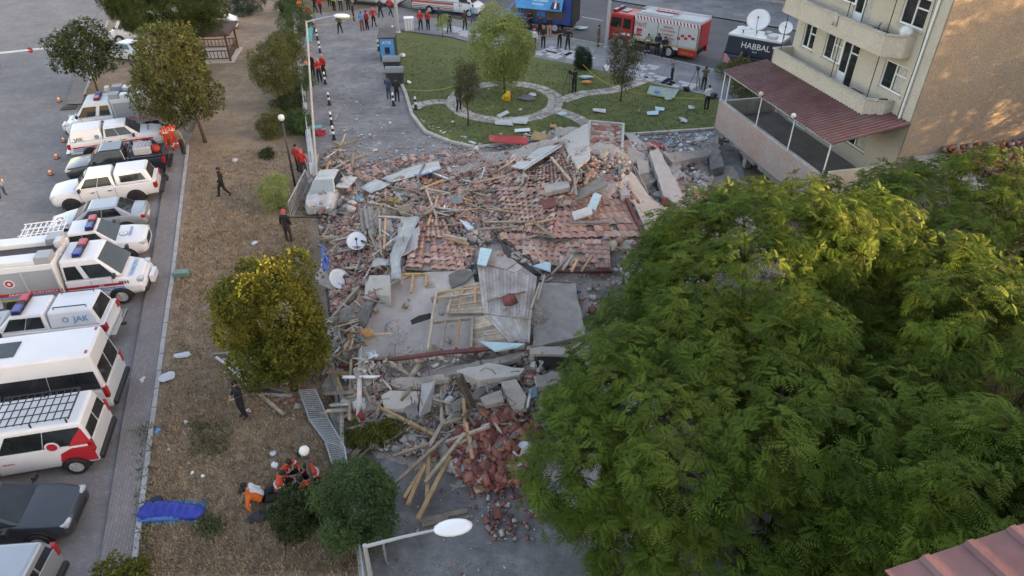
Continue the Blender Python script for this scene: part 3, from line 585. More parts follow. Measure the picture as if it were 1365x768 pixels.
for i, (u, v, w_, h, lf, lb) in enumerate([(396, 128, 2.4, 1.7, L_BLU, 'green bush on the fence line behind the tall street lamp'), (400, 176, 2.0, 1.3, L_BLU, 'low green bush at the fence by the red jackets'), (388, 148, 1.8, 1.2, L_DRK, 'dark bush in the dry grass beside the fence'), (363, 182, 1.7, 1.4, L_DEC, 'small yellowish bush left of the globe lamp'), (358, 210, .5, .5, L_DRK, 'tiny round dark bush in the dry grass'),
      (400, 45, 3.0, 2.2, L_BLU, 'bush at the top of the fence near the orange vest'), (330, 18, 3.4, 1.8, L_FIR, 'grey leafless-looking bush at the top of the park'), (385, 20, 2.2, 1.7, L_DRK, 'dark bush at the upper end of the fence')]):
    px_tree('bush', u, v, h, w_, h*.5, lf, T_F, int(180*w_), 1.0, lb, seed=20+i, nb=8, rz=h*.55, tr=.03, cat='bush')
px_tree('young_tree', 372, 278, 1.9, 1.8, 1.1, L_WIL, T_F, 330, .8, 'young pale green sapling on the dry grass beside the globe lamp post', seed=31, nb=9, rz=.95, tr=.03)
px_tree('round_bush', 402, 702, 1.05, 1.3, .55, L_DRK, T_S, 900, .62, 'dense round dark bush next to the seated rescuers', seed=33, nb=10, rz=.72, tr=.05, cat='bush')
px_tree('feathery_tree', 488, 716, 2.7, 2.2, 1.5, L_BLU, T_F, 1500, .72, 'feathery blue-green tree by the fence beside the near street lamp', seed=34, nb=16, rz=1.2, tr=.06)
px_tree('bush', 170, 790, .9, 1.6, .45, L_YEL, T_S, 350, .7, 'yellow-green bush at the bottom edge beside the kerb', seed=35, nb=7, tr=.03, cat='bush')
px_tree('low_bush', 500, 592, .8, 1.9, .4, L_YEL, T_F, 380, .7, 'crushed green bush at the foot of the rubble beside the fallen fence', seed=36, nb=7, ry=.5, tr=.03, cat='bush')
px_tree('willow_tree', 672, 124, 5.4, 4.2, 3.1, L_WIL, T_F, 1700, 1.3, 'pale green willow-like tree inside the ring path on the lawn', seed=40, nb=16, rz=2.4, tr=.08)
px_tree('grey_tree', 624, 168, 4.2, 1.6, 2.9, L_BRN, T_F, 260, 1.1, 'thin grey-brown small tree standing left of the ring path', seed=41, nb=10, rz=1.4, tr=.05)
px_tree('fir_tree', 777, 92, 1.7, 1.3, .75, L_FIR, T_P, 420, .9, 'small round blue-grey fir at the pavement edge of the lawn', seed=42, nb=7, rz=.95, tr=.05, cat='tree')
px_tree('brown_tree', 827, 135, 4.6, 1.9, 2.9, L_BRN, T_F, 330, 1.2, 'thin brown-leaved tree in front of the fire engine', seed=43, nb=12, rz=1.9, tr=.05)
px_tree('sapling', 590, 50, 1.9, 1.0, 1.3, L_WIL, T_F, 70, 1.0, 'little sapling on the lawn edge by the pavement', seed=44, nb=5, tr=.025)
px_tree('bush', 982, 105, 1.6, 2.6, .8, L_DEC, T_F, 300, 1.1, 'olive bush behind the terrace posts', seed=45, nb=8, tr=.03, cat='bush')
px_tree('ivy_bush', 995, 128, 1.4, 2.6, .7, L_DEC, T_F, 300, 1.1, 'climbing greenery at the end of the terrace', seed=46, nb=8, tr=.03, cat='bush')
for x, y, lb in [(33.5, 27.5, 'added leafy tree out of view that dapples sun on the brown side wall, nearer one'), (38, 30.5, 'added leafy tree out of view that dapples sun on the brown side wall, further one')]:  # added unseen trees, shaped to dapple the sun on the side wall
    tree('ash_leaved_tree', (x, y, 0), crown_blobs(0, 0, 8.6, 4.2, 3.8, 5.6, 22, .3, 50, .4), L_AIL, FR, 2000, 1.1, lb, None, .2, .5, 6, zmin=1.6, inner=.3)
# ================================================================ vehicles
M_TYRE = mat('tyre_rubber', (.018, .018, .018), .85, .2, 6); M_RIM = mat('alloy_rim', (.46, .47, .48), .45, .2, 6, metal=.1); M_BLKP = mat('black_plastic', (.022, .022, .024), .55, .2, 6)
M_CHR = mat('chrome', (.5, .5, .5), .25, .1, 5, metal=.9); M_HEADL = mat('headlight_lens', (.42, .45, .47), .12, .3, 8, coat=.5); M_TAIL = mat('taillight_red', (.32, .012, .012), .2, .2, 6, coat=.5)
M_WCAR = mat('white_car_paint', (.62, .64, .67), .3, .03, .8, coat=.5, dirt=.08); M_SILV = mat('silver_car_paint', (.34, .37, .40), .3, .04, .8, metal=.5, coat=.4); M_BLK = mat('black_car_paint', (.012, .018, .032), .25, .1, 1, coat=.7)
M_DGREY = mat('dark_grey_car_paint', (.045, .052, .062), .28, .08, 1, metal=.3, coat=.7); M_RED = mat('fire_red_paint', (.42, .018, .022), .35, .06, 1, coat=.4, dirt=.1); M_BLUE = mat('deep_blue_paint', (.02, .05, .24), .4, .08, 1, coat=.3)
M_GPAN = mat('grey_panel', (.33, .35, .38), .45, .05, 1, metal=.2); M_STR_R = mat('stripe_red', (.42, .02, .03), .45, .05, 3); M_STR_B = mat('stripe_blue', (.04, .14, .40), .45, .05, 3); M_SKYB = mat('sky_blue_print', (.05, .27, .55), .45, .1, 1)
M_YEL = mat('hi_vis_yellow', (.55, .35, .03), .5, .1, 4); M_LBR = mat('light_bar_red', (.38, .012, .03), .2, .1, 4, coat=.5); M_LBB = mat('light_bar_blue', (.015, .03, .22), .2, .1, 4, coat=.5); M_ALU = mat('aluminium', (.5, .52, .54), .45, .08, 3, metal=.35); M_NAVY = mat('navy_paint', (.016, .022, .045), .4, .1, 1, coat=.2)
_wheel = {}
def wheel_meshes(r, w, dark=False):
    k = (r, w, dark)
    if k in _wheel: return _wheel[k]
    q = MB(); q.lathe([(r*.62, -w/2), (r*.93, -w/2), (r, -w*.3), (r, w*.3), (r*.93, w/2), (r*.63, w/2), (r*.6, w*.2)], 22); t = q.build('tyre', M_TYRE, smooth='angle')
    q = MB(); q.lathe([(r*.2, w*.30), (r*.63, w*.36), (r*.63, w*.44), (r*.58, w*.46), (r*.56, w*.34), (r*.14, w*.36), (r*.12, w*.44), (.01, w*.44)], 18)
    for i in range(5):
        a = i*2*math.pi/5; c, s = math.cos(a), math.sin(a); q.bar((c*r*.1, s*r*.1, w*.40), (c*r*.58, s*r*.58, w*.42), r*.17, .03)
    m = q.build('rim', M_BLKP if dark else M_RIM, smooth='angle'); _wheel[k] = (t.data, m.data); bpy.data.objects.remove(t); bpy.data.objects.remove(m); return _wheel[k]
class Veh:
    """local frame: x forward, y left, z up; origin on the ground between the axles"""
    def __init__(s, name, label, cat, front, rear, wb, track, group=None, flip=False, z=0.0):
        a = P(front[0], front[1], z); b = P(rear[0], rear[1], z); d = (a-b).normalized(); nrm = Vector((-d.y, d.x, 0))
        if nrm.y < 0: nrm = -nrm
        c = (a+b)/2+nrm*track/2; s.near = -1 if (Vector((-d.y, d.x, 0)).y > 0) else 1
        s.root = empty(name, c, math.atan2(d.y, d.x), label, cat, group); s.wb = wb; s.tr = track
    def p(s, name, mb, m, parent=None, **k): return mb.build(name, m, parent or s.root, **k)
    def loft(s, st, name, m, bevel=.05):
        """st: (x, zb, zt, hw_bottom, hw_mid, hw_top[, z_mid])"""
        q = MB(); vs = []
        for t in st:
            x, zb, zt, a, b, c = t[:6]; zm = t[6] if len(t) > 6 else zb+(zt-zb)*.6
            vs += [(x, -a, zb), (x, -b, zb+(zt-zb)*.25), (x, -b, zm), (x, -c, zt-.015), (x, -c*.5, zt+.02), (x, c*.5, zt+.02), (x, c, zt-.015), (x, b, zm), (x, b, zb+(zt-zb)*.25), (x, a, zb)]
        n = 10; fs = [tuple(range(n)), tuple((len(st)-1)*n+k for k in range(n))[::-1]]
        for i in range(len(st)-1):
            for k in range(n): fs.append((i*n+k, (i+1)*n+k, (i+1)*n+(k+1) % n, i*n+(k+1) % n))
        q.add(vs, fs)
        if st[0][0] < st[-1][0]: q.f = [f[::-1] for f in q.f]
        return s.p(name, q, m, bevel=bevel)
    def cab(s, xr, xrt, xft, xf, zb, zt, wb, wt, name, m, bevel=.06, crown=.03):
        b = [(xr, -wb, zb), (xf, -wb, zb), (xf, wb, zb), (xr, wb, zb)]; t = [(xrt, -wt, zt), (xft, -wt, zt), (xft, wt, zt), (xrt, wt, zt)]
        q = MB(); q.hexa(b+t); o = s.p(name, q, m, bevel=bevel, seg=3)
        V = [Vector(p) for p in b+t]
        return {'o': o, 'R': (V[0], V[1], V[5], V[4]), 'L': (V[2], V[3], V[7], V[6]), 'F': (V[1], V[2], V[6], V[5]), 'B': (V[3], V[0], V[4], V[7]), 'T': (V[4], V[5], V[6], V[7])}
    def glass(s, q4, u0, u1, v0, v1, name='side_window', m=None, off=.014, par=None, th=.012):
        q = MB(); q.patch(q4, u0, u1, v0, v1, off, th); return s.p(name, q, m or M_GLASS, par)
    def glasspoly(s, q4, uv, name='side_window', m=None, off=.016, par=None):
        q4 = [Vector(p) for p in q4]; nrm = (q4[1]-q4[0]).cross(q4[3]-q4[0]).normalized()
        pts = [(q4[0]*(1-u)+q4[1]*u)*(1-v)+(q4[3]*(1-u)+q4[2]*u)*v for u, v in uv]; n = len(pts); q = MB()
        q.add([p+nrm*off for p in pts]+[p-nrm*.002 for p in pts], [tuple(range(n))]+[(i, n+i, n+(i+1) % n, (i+1) % n) for i in range(n)]); return s.p(name, q, m or M_GLASS, par)
    def wheels(s, r=.33, w=.22, xs=None, body_hw=.88, arch=True, dark=False):
        t, m = wheel_meshes(r, w, dark)
        for x in (xs or (s.wb/2, -s.wb/2)):
            for sd in (-1, 1):
                wr = bpy.data.objects.new('wheel', None); COL.objects.link(wr); wr.parent = s.root; wr.location = (x, sd*(body_hw-w/2+.06), r); wr.rotation_euler = (R(90)*-sd, random.uniform(0, 6), 0); wr.rotation_mode = 'XYZ'
                link('tyre', t, wr); link('rim', m, wr)
                if arch:
                    q = MB(); pts = []; n = 9
                    for i in range(n+1): a = math.pi*(-.06+1.12*i/n); pts.append((x+math.cos(a)*(r+.08), r+math.sin(a)*(r+.07)))
                    y0 = sd*(body_hw-.3); y1 = sd*(body_hw+.006); m_ = len(pts)
                    q.add([(a, y0, b) for a, b in pts]+[(a, y1, b) for a, b in pts], [tuple(range(m_)), tuple(range(2*m_-1, m_-1, -1))]+[(i, (i+1) % m_, m_+(i+1) % m_, m_+i) for i in range(m_)]); s.p('wheel_arch', q, M_BLKP)
    def box(s, name, m, x0, x1, y0, y1, z0, z1, bevel=.015, par=None):
        q = MB(); q.box(x0, x1, y0, y1, z0, z1); return s.p(name, q, m, par, bevel=bevel)
    def pair(s, name, m, x0, x1, y0, y1, z0, z1, bevel=.02):
        s.box(name, m, x0, x1, y0, y1, z0, z1, bevel); s.box(name, m, x0, x1, -y1, -y0, z0, z1, bevel)
    def mirrors(s, x, y, z):
        for sd in (-1, 1): q = MB(); q.box(x-.07, x+.05, sd*y-.11, sd*y+.11, z-.08, z+.1); q.bar((x, sd*(y-.2), z-.03), (x, sd*y, z-.03), .05, .05); s.p('wing_mirror', q, M_BLKP, bevel=.02)
    def lightbar(s, x, z, w=1.2, red_side=1, par=None):
        b = s.box('light_bar', M_BLKP, x-.17, x+.17, -w/2, w/2, z, z+.06)
        s.box('red_lens', M_LBR, x-.15, x+.15, *sorted((red_side*.12, red_side*w/2*.97)), z+.062, z+.17, .03, b); s.box('blue_lens', M_LBB, x-.15, x+.15, *sorted((-red_side*.12, -red_side*w/2*.97)), z+.062, z+.17, .03, b)
        s.box('siren_cover', M_BLKP, x-.14, x+.14, -.118, .118, z+.062, z+.15, .02, b)
    def stripes(s, y, x0, x1, z, items, name='side_stripe'):
        for dz, h, m in items: q = MB(); q.box(x0, x1, min(s.near*y, s.near*(y+.006)), max(s.near*y, s.near*(y+.006)), z+dz, z+dz+h); s.p(name, q, m)
    def txt(s, t, size, m, x, y, z, name='lettering', squash=1.0, align='CENTER'):
        """text on the near side, readable from outside"""
        xd = (1, 0, 0) if s.near < 0 else (-1, 0, 0); return text(t, size, m, s.root, (x, s.near*y, z), xd, (0, 0, 1), name, squash=squash, align=align)
    def disc(s, x, y, z, r, m, name='emblem', ring=None, axis='side', par=None):
        q = MB(); mats = [m]
        if axis == 'side': a, b = (x, s.near*y, z), (x, s.near*(y+.008), z)
        else: a, b = (x, y, z), (x, y, z+.008)
        q.cyl(a, b, r, 20); 
        if ring: 
            mats.append(ring); d = Vector(b)-Vector(a); q.cyl(Vector(a)+d*.2, Vector(b)+d*.6, r*.72, 18, 1); mats.append(m); q.cyl(Vector(a)+d*.3, Vector(b)+d*.9, r*.36, 5, 2)
        return s.p(name, q, mats, par)
def sedan(label, front, rear, paint, hw=.87, k=1.0, name='parked_car', **kw):
    v = Veh(name, label, 'car', front, rear, 2.65, 1.5, **kw)
    v.loft([(2.2, .3, .62, .55, .62, .5), (2.08, .22, .72, .72, .8, .7), (1.5, .2, .86, .8, hw, .78), (.95, .2, .95, .82, hw, .8), (0, .2, .96, .82, hw+.01, .8), (-1.3, .2, .98, .82, hw, .8), (-1.8, .22, 1.0, .8, hw-.02, .76), (-2.18, .3, .97, .7, .8, .66), (-2.26, .38, .86, .62, .72, .6)], 'body', paint)
    c = v.cab(-1.72, -1.05, .15, 1.0, .93, 1.42, .76, .57, 'cabin', paint, .07)
    v.glass(c['F'], .06, .94, .08, .93, 'windscreen'); v.glass(c['B'], .07, .93, .1, .92, 'rear_window')
    for sd in 'LR':
        if sd == 'R': v.glasspoly(c[sd], [(.16, .12), (.50, .12), (.50, .85), (.10, .85)]); v.glasspoly(c[sd], [(.52, .12), (.86, .12), (.90, .85), (.52, .85)])
        else: v.glasspoly(c[sd], [(.14, .12), (.48, .12), (.48, .85), (.10, .85)]); v.glasspoly(c[sd], [(.50, .12), (.84, .12), (.90, .85), (.50, .85)])
    v.wheels(.32, .21, body_hw=hw); v.pair('headlight', M_HEADL, 1.92, 2.16, .42, .74, .58, .72, .04); v.pair('taillight', M_TAIL, -2.24, -2.05, .42, .79, .72, .9, .04)
    v.box('grille', M_BLKP, 2.16, 2.215, -.4, .4, .38, .58); v.box('number_plate', M_WHITE, -2.285, -2.26, -.25, .25, .55, .67, .005); v.mirrors(.75, .98, .98)
    for x in (.85, -.15, -1.1): v.stripes(hw+.004, x, x+.012, .3, [(0, .58, M_BLKP)], 'door_gap')
    for x in (.05, -.95): v.box('door_handle', M_CHR if paint is M_DGREY else paint, x, x+.18, *sorted((v.near*(hw-.01), v.near*(hw+.03))), .76, .79, .005)
    return v
def pickup(label, front, rear, paint, canopy=True, name='pickup_truck', track=1.54, rack=False, **kw):
    v = Veh(name, label, 'pickup', front, rear, 3.05, track, **kw); hw = .93
    v.loft([(2.45, .45, .95, .6, .7, .55), (2.3, .38, 1.03, .75, .86, .76), (1.75, .35, 1.1, .85, hw, .84), (1.15, .35, 1.14, .86, hw, .86), (-.65, .35, 1.13, .86, hw, .87), (-1.6, .38, 1.14, .86, hw, .88), (-2.62, .45, 1.14, .84, hw-.02, .86)], 'body', paint)
    c = v.cab(-.72, -.58, .55, 1.3, 1.1, 1.76, .84, .64, 'cabin', paint, .08)
    v.glass(c['F'], .05, .95, .07, .92, 'windscreen'); 
    for sd in 'LR':
        if sd == 'R': v.glasspoly(c[sd], [(.08, .16), (.44, .16), (.44, .82), (.08, .82)]); v.glasspoly(c[sd], [(.46, .16), (.84, .16), (.9, .82), (.46, .82)])
        else: v.glasspoly(c[sd], [(.16, .16), (.54, .16), (.54, .82), (.10, .82)]); v.glasspoly(c[sd], [(.56, .16), (.92, .16), (.92, .82), (.56, .82)])
    if canopy:
        k = v.cab(-2.5, -2.28, -.74, -.74, 1.12, 1.78, .86, .67, 'canopy', paint, .09); v.glass(k['B'], .1, .9, .15, .88, 'rear_window')
        if canopy != 'plain':
            v.glasspoly(k['R'], [(.14, .24), (.84, .24), (.84, .74), (.18, .78)]); v.glasspoly(k['L'], [(.16, .24), (.86, .24), (.82, .78), (.16, .74)])
        v.k = k
    v.wheels(.39, .26, body_hw=hw, dark=paint is M_WCAR); v.pair('headlight', M_HEADL, 2.1, 2.43, .5, .82, .82, .98, .05); v.pair('taillight', M_TAIL, -2.66, -2.48, .66, .93, .78, 1.1, .03)
    v.box('grille', M_BLKP, 2.38, 2.47, -.42, .42, .62, .92); v.pair('wiper', M_BLKP, 1.1, 1.14, .1, .55, 1.15, 1.17, .002); v.box('bumper', M_CHR if canopy == 'plain' else M_BLKP, -2.86, -2.66, -.85, .85, .42, .56); v.mirrors(.95, 1.06, 1.2)
    for x in (1.0, .18, -.68): v.stripes(hw+.004, x, x+.014, .45, [(0, .65, M_BLKP)], 'door_gap')
    for x in (.3, -.5): v.box('door_handle', M_BLKP, x, x+.18, *sorted((v.near*(hw-.01), v.near*(hw+.03))), .95, .985, .005)
    v.c = c; return v
JAK = [(-.12, .09, M_STR_R), (-.19, .03, M_STR_B), (-.25, .03, M_SKYB), (-.31, .025, M_STR_B)]
# 1 white sedan by the entrance
sedan('white sedan with dark windows parked on the dry ground beside the pine', (142, 78), (183, 84), M_WCAR, group='parked cars')
# 3 white pickup, red and blue stripes
v = pickup('white pickup with closed canopy and red and blue side stripes beside two rescuers in red', (204, 200), (123, 212), M_WCAR, 'plain', group='white rescue pickups')
v.stripes(.935, -2.4, 1.9, .92, JAK); v.txt('JAK', .3, M_BLKP, -1.95, .89, 1.22); v.txt('ARAMA ve KURTARMA', .085, M_WHITE, -1.1, .942, .82, squash=1.6); v.txt('/////', .22, M_NAVY, 1.35, .93, .78); v.disc(-1.0, .845, 1.32, .13, M_GPAN, ring=M_SKYB)
text('JANDARMA', .17, M_STR_B, v.root, (1.65, .45, 1.165), (0, -1, 0), (1, 0, 0)); v.lightbar(.1, 1.78, 1.1) if False else None
# 4 black pickup with load
v = pickup('black pickup with an open bed holding a silver generator', (116, 246), (201, 235), M_BLK, False, group='parked pickups')
v.box('bed_liner', M_BLKP, -2.5, -.8, -.76, .76, 1.145, 1.17, .005); v.pair('bed_rail', M_BLK, -2.55, -.75, .78, .9, 1.172, 1.25, .02); v.box('tailgate', M_BLK, -2.62, -2.55, -.85, .85, 1.1, 1.26, .02); v.box('roll_bar', M_BLKP, -.98, -.86, -.8, .8, 1.6, 1.68, .03); v.pair('roll_bar_leg', M_BLKP, -.98, -.86, .72, .8, 1.17, 1.6, .02)
g0 = v.root.matrix_basis @ Vector((-1.55, 0, 1.19)); gr = empty('generator', g0, v.root.rotation_euler.z, 'silver-grey generator box in the bed of the black pickup', 'generator'); q = MB(); q.box(-.45, .45, -.5, .5, 0, .42); q.build('housing', M_ALU, gr, bevel=.04)
for i in range(5): q = MB(); q.box(-.42+i*.19, -.32+i*.19, -.45, .45, .422, .46); q.build('vent', M_GPAN, gr)
q = MB(); q.tube([(-.5, -.4, .1), (-.55, -.4, .5), (-.55, .4, .5), (-.5, .4, .1)], .02, 6); q.build('handle', M_BLKP, gr)
g0 = v.root.matrix_basis @ Vector((-2.2, .1, 1.19)); q = MB(); q.lathe([(.2, 0), (.26, .12), (.2, .3), (.08, .36)], 10); o = tag(q.build('red_kit_bag', mat('red_cloth', (.33, .03, .02), .8, .25, 5), smooth=True), 'red and black kit bag at the tail of the black pickup bed', 'bag'); o.location = g0
# 5 white pickup with glazed canopy
pickup('clean white pickup with glazed canopy between the black pickup and the silver sedan', (101, 282), (186, 270), M_WCAR, True, group='parked pickups')
# 6 silver sedan
v = sedan('silver sedan with a round red crescent badge on its bonnet', (100, 320), (168, 311), M_SILV, group='parked cars'); v.disc(1.62, .15, .9, .24, M_WHITE, ring=M_STR_R, axis='top')
# 7 white pickup with rack and light bar
v = pickup('white pickup with light bar and a white cargo rack over its bed', (166, 350), (84, 362), M_WCAR, False, group='white rescue pickups'); v.lightbar(.35, 1.79, 1.25)
v.box('bed_floor', M_GPAN, -2.5, -.8, -.8, .8, 1.145, 1.165, .005); text('JANDARMA', .17, M_STR_B, v.root, (1.75, .45, 1.165), (0, -1, 0), (1, 0, 0)); v.disc(1.5, -.1, 1.16, .2, M_GPAN, ring=M_WHITE, axis='top')
for i in range(9): q = MB(); x = -2.5+i*.21; q.box(x, x+.035, -.82, .82, 1.74, 1.775); v.p('rack_bar', q, M_WHITE)
for i in range(4): q = MB(); y = -.82+i*.533; q.box(-2.56, -.78, y, y+.04, 1.777, 1.81); v.p('rack_bar', q, M_WHITE)
for x in (-2.53, -1.65, -.82):
    for y in (-.84, .84): q = MB(); q.bar((x, y, 1.14), (x, y, 1.78), .04, .04, up=(1, 0, 0)); v.p('rack_leg', q, M_WHITE)
for z in (1.35, 1.55): q = MB(); q.bar((-2.53, -.84, z), (-.82, -.84, z), .03, .03); q.bar((-2.53, .84, z), (-.82, .84, z), .03, .03); q.bar((-2.53, -.84, z), (-2.53, .84, z), .03, .03); v.p('rack_rail', q, M_WHITE)
# 9 white pickup JAK
v = pickup('white pickup with blue letters on its canopy between rescue truck and minibus', (4, 477), (108, 465), M_WCAR, 'plain', group='white rescue pickups'); v.lightbar(.3, 1.79, 1.25, -1)
L_, R_ = v.k['L'], v.k['R']; qd = L_ if v.near > 0 else R_; n_ = (qd[1]-qd[0]).cross(qd[3]-qd[0]).normalized(); c_ = (qd[0]+qd[1]+qd[2]+qd[3])/4; ux = (qd[1]-qd[0]).normalized(); uy = n_.cross(ux)
text('JAK', .34, M_SKYB, v.root, c_+ux*.05-uy*.12+n_*.016, ux, uy, align='LEFT'); o = text('O', .3, M_SKYB, v.root, c_-ux*.35-uy*.1+n_*.016, ux, uy); o.name = 'emblem'
for y in (-.5, .5): q = MB(); q.tube([(-2.1, y, 1.78), (-2.1, y, 1.87), (-.95, y, 1.87), (-.95, y, 1.78)], .022, 6); v.p('roof_rail', q, M_BLKP)
v.disc(1.6, -.2, 1.165, .2, M_SKYB, ring=M_WHITE, axis='top'); v.box('tow_hitch', M_BLKP, -3.0, -2.86, -.07, .07, .4, .5)
# rescue trucks with equipment body
def rescue_truck(label, front, rear, wb=3.95, L_box=3.6, **kw):
    v = Veh('rescue_truck', label, 'rescue truck', front, rear, wb, 1.75, **kw); hw = 1.0; f = wb/2; xr = f-1.95
    v.loft([(f+.98, .42, .8, .7, .8, .65), (f+.85, .36, 1.02, .82, .93, .78), (f+.25, .36, 1.2, .9, hw, .84), (f-.2, .36, 1.34, .92, hw, .92), (xr, .4, 1.34, .92, hw, .94)], 'cab_body', M_WCAR)
    c = v.cab(xr, xr+.03, f-.55, f+.28, 1.32, 2.25, .95, .78, 'cabin', M_WCAR, .1); v.glass(c['F'], .05, .95, .06, .9, 'windscreen')
    for sd in 'RL':
        U = (lambda t: t) if sd == 'R' else (lambda t: 1-t)
        for uv in ([(.06, .08), (.36, .08), (.36, .7), (.08, .7)], [(.46, .08), (.90, .08), (.93, .7), (.48, .7)]):
            pts = [(U(a), b) for a, b in uv]; v.glasspoly(c[sd], pts if sd == 'R' else pts[::-1])
    v.lightbar(f-1.25, 2.27, 1.3); xb = xr-.08; x0 = xb-L_box
    v.box('equipment_body', M_WCAR, x0, xb, -1.06, 1.06, .75, 2.35, .04)
    for sd in (-1, 1):
        v.box('roof_locker', M_WCAR, x0+.02, xb-.6, *sorted((sd*.42, sd*1.03)), 2.352, 2.56, .03); v.box('roof_hatch', M_GPAN, xb-.58, xb-.02, *sorted((sd*.42, sd*1.03)), 2.352, 2.66, .02)
        n = 3
        for i in range(n):
            a = x0+.06+i*(L_box-.1)/n; v.box('shutter', M_GPAN, a, a+(L_box-.1)/n-.07, *sorted((sd*1.062, sd*1.075)), 1.15, 2.1, .004); v.box('shutter_post', M_ALU, a+(L_box-.1)/n-.065, a+(L_box-.1)/n-.005, *sorted((sd*1.062, sd*1.10)), .62, 2.15, .01)
        v.box('side_skirt', M_WCAR, x0, -wb/2-.55, *sorted((sd*.8, sd*1.04)), .45, .748, .02); v.box('side_skirt', M_WCAR, -wb/2+.55, xb, *sorted((sd*.8, sd*1.04)), .45, .748, .02)
        v.box('hazard_strip', M_YEL, x0, xb, *sorted((sd*1.062, sd*1.082)), .8, .87, .004)
    v.box('roof_walkway', M_DKMET, x0, xb-.1, -.4, .4, 2.352, 2.37, .004)
    q = MB(); q.tube([(xb+.15, -.35, 2.3), (xb+.1, -.35, 2.75), (xb+.1, .35, 2.75), (xb+.15, .35, 2.3)], .025, 6); q.box(xb, xb+.25, -.25, .25, 2.62, 2.85); v.p('light_mast', q, M_ALU)
    v.stripes(1.078, x0, xb, 1.02, [(-.02, .15, M_STR_R)]); v.stripes(1.078, x0, xb, .88, [(.0, .035, M_SKYB), (.06, .035, M_STR_B)]); v.stripes(1.006, xr, f+.25, 1.02, [(-.06, .11, M_STR_R), (-.16, .03, M_STR_B), (-.22, .03, M_SKYB), (-.29, .03, M_STR_B)])
    v.txt('ARAMA ve KURTARMA', .13, M_WHITE, (x0+xb)/2+.7, 1.08, 1.035, squash=1.4); v.txt('JANDARMA', .13, M_WHITE, x0+.7, 1.08, 1.035, squash=1.3); v.txt('JAK', .1, M_WHITE, f-.6, 1.01, .98, squash=1.3); v.disc(x0+L_box*.5, 1.076, 1.62, .2, M_WCAR, ring=M_STR_R); v.disc(x0+.55, 1.076, 1.6, .22, M_YEL, ring=M_STR_R)
    for i in range(4): v.box('bonnet_slash', M_NAVY, f+.1+i*.1, f+.15+i*.1, *sorted((v.near*.985, v.near*1.003)), .98, 1.12, .002)
    text('JANDARMA', .26, M_SKYB, v.root, (f+.42, .62, 1.215), (0, -1, 0), (.9, 0, -.25)); v.wheels(.38, .26, (f, -f), hw+.0); v.pair('headlight', M_HEADL, f+.7, f+.95, .55, .86, .88, 1.06, .05); v.box('front_bumper', M_BLKP, f+.85, f+1.03, -.85, .85, .4, .62, .04); v.box('winch_box', M_WCAR, f+1.04, f+1.22, -.38, .38, .5, .85, .03); v.mirrors(f+.05, 1.15, 1.5)
    for x in (f-.15, f-.95, f-1.9): v.stripes(1.004, x, x+.014, .5, [(0, .8, M_BLKP)], 'door_gap')
    return v
rescue_truck('white rescue truck with roof lockers half under the olive tree', (118, 185), (204, 175), group='rescue trucks')
rescue_truck('largest parked vehicle, a white rescue truck with grey shutters and blue bonnet lettering', (160, 403), (41, 417), group='rescue trucks')
# vans
def van(label, front, rear, L_=5.9, H_=2.5, wb=3.66, hw=.99, paint=None, glass=True, rear_g=True, name='van', cat='van', high=True, fo=.95, hood=.75, **kw):
    paint = paint or M_WCAR; v = Veh(name, label, cat, front, rear, wb, hw*1.75, **kw); f = wb/2+fo; r = f-L_; zb = 1.15
    v.loft([(f, .42, .72, .7*hw, .8*hw, .65*hw), (f-.12, .34, .92, .85*hw, .95*hw, .78*hw), (f-hood*.6, .34, 1.08, .92*hw, hw, .86*hw), (f-hood-.1, .34, 1.2, .93*hw, hw, .95*hw), (r+.06, .36, 1.2, .93*hw, hw, .97*hw), (r, .4, 1.2, .9*hw, .98*hw, .95*hw)], 'body', paint)
    c = v.cab(r+.005, r+.14, f-hood-.75, f-hood+.08, 1.19, H_, .965*hw, .80*hw, 'cabin', paint, .1); v.c = c; v.glass(c['F'], .05, .95, .05, .62 if H_ > 2.3 else .85, 'windscreen')
    vt = .55 if H_ > 2.3 else .8; tot = (f-hood)-r
    def side(ua, ub, nm='side_window', v1=vt, v0=.06):
        for sd in 'RL':
            uv = [(ua, v0), (ub, v0), (ub, v1), (ua, v1)]
            if sd == 'L': uv = [(1-b, d) for b, d in uv][::-1]
            v.glasspoly(c[sd], uv, nm)
    side(1-1.25/tot, 1-.32/tot)
    if glass:
        n = 3 if L_ > 5.5 else 2; w_ = (tot-1.5)/n
        for i in range(n): side((.12+i*w_)/tot, (.12+(i+1)*w_-.03)/tot)
    if rear_g: v.glass(c['B'], .08, .48, .1, .6, 'rear_window'); v.glass(c['B'], .52, .92, .1, .6, 'rear_window')
    v.wheels(.34, .23, body_hw=hw); v.pair('headlight', M_HEADL, f-.3, f-.03, .5, .86*hw, .74, .92, .05); v.pair('taillight', M_TAIL, r-.02, r+.12, .84*hw, 1.0*hw, .85, 1.3, .02); v.box('rear_bumper', M_BLKP, r-.12, r+.02, -.9*hw, .9*hw, .38, .58, .03); v.box('front_bumper', M_BLKP, f-.1, f+.03, -.75, .75, .36, .5, .03); v.mirrors(f-hood-.1, hw+.17, 1.35)
    for x in (f-hood-.15, f-hood-1.2): v.stripes(hw+.003, x, x+.014, .42, [(0, .75, M_BLKP)], 'door_gap')
    v.f, v.r, v.H, v.hw = f, r, H_, hw; return v
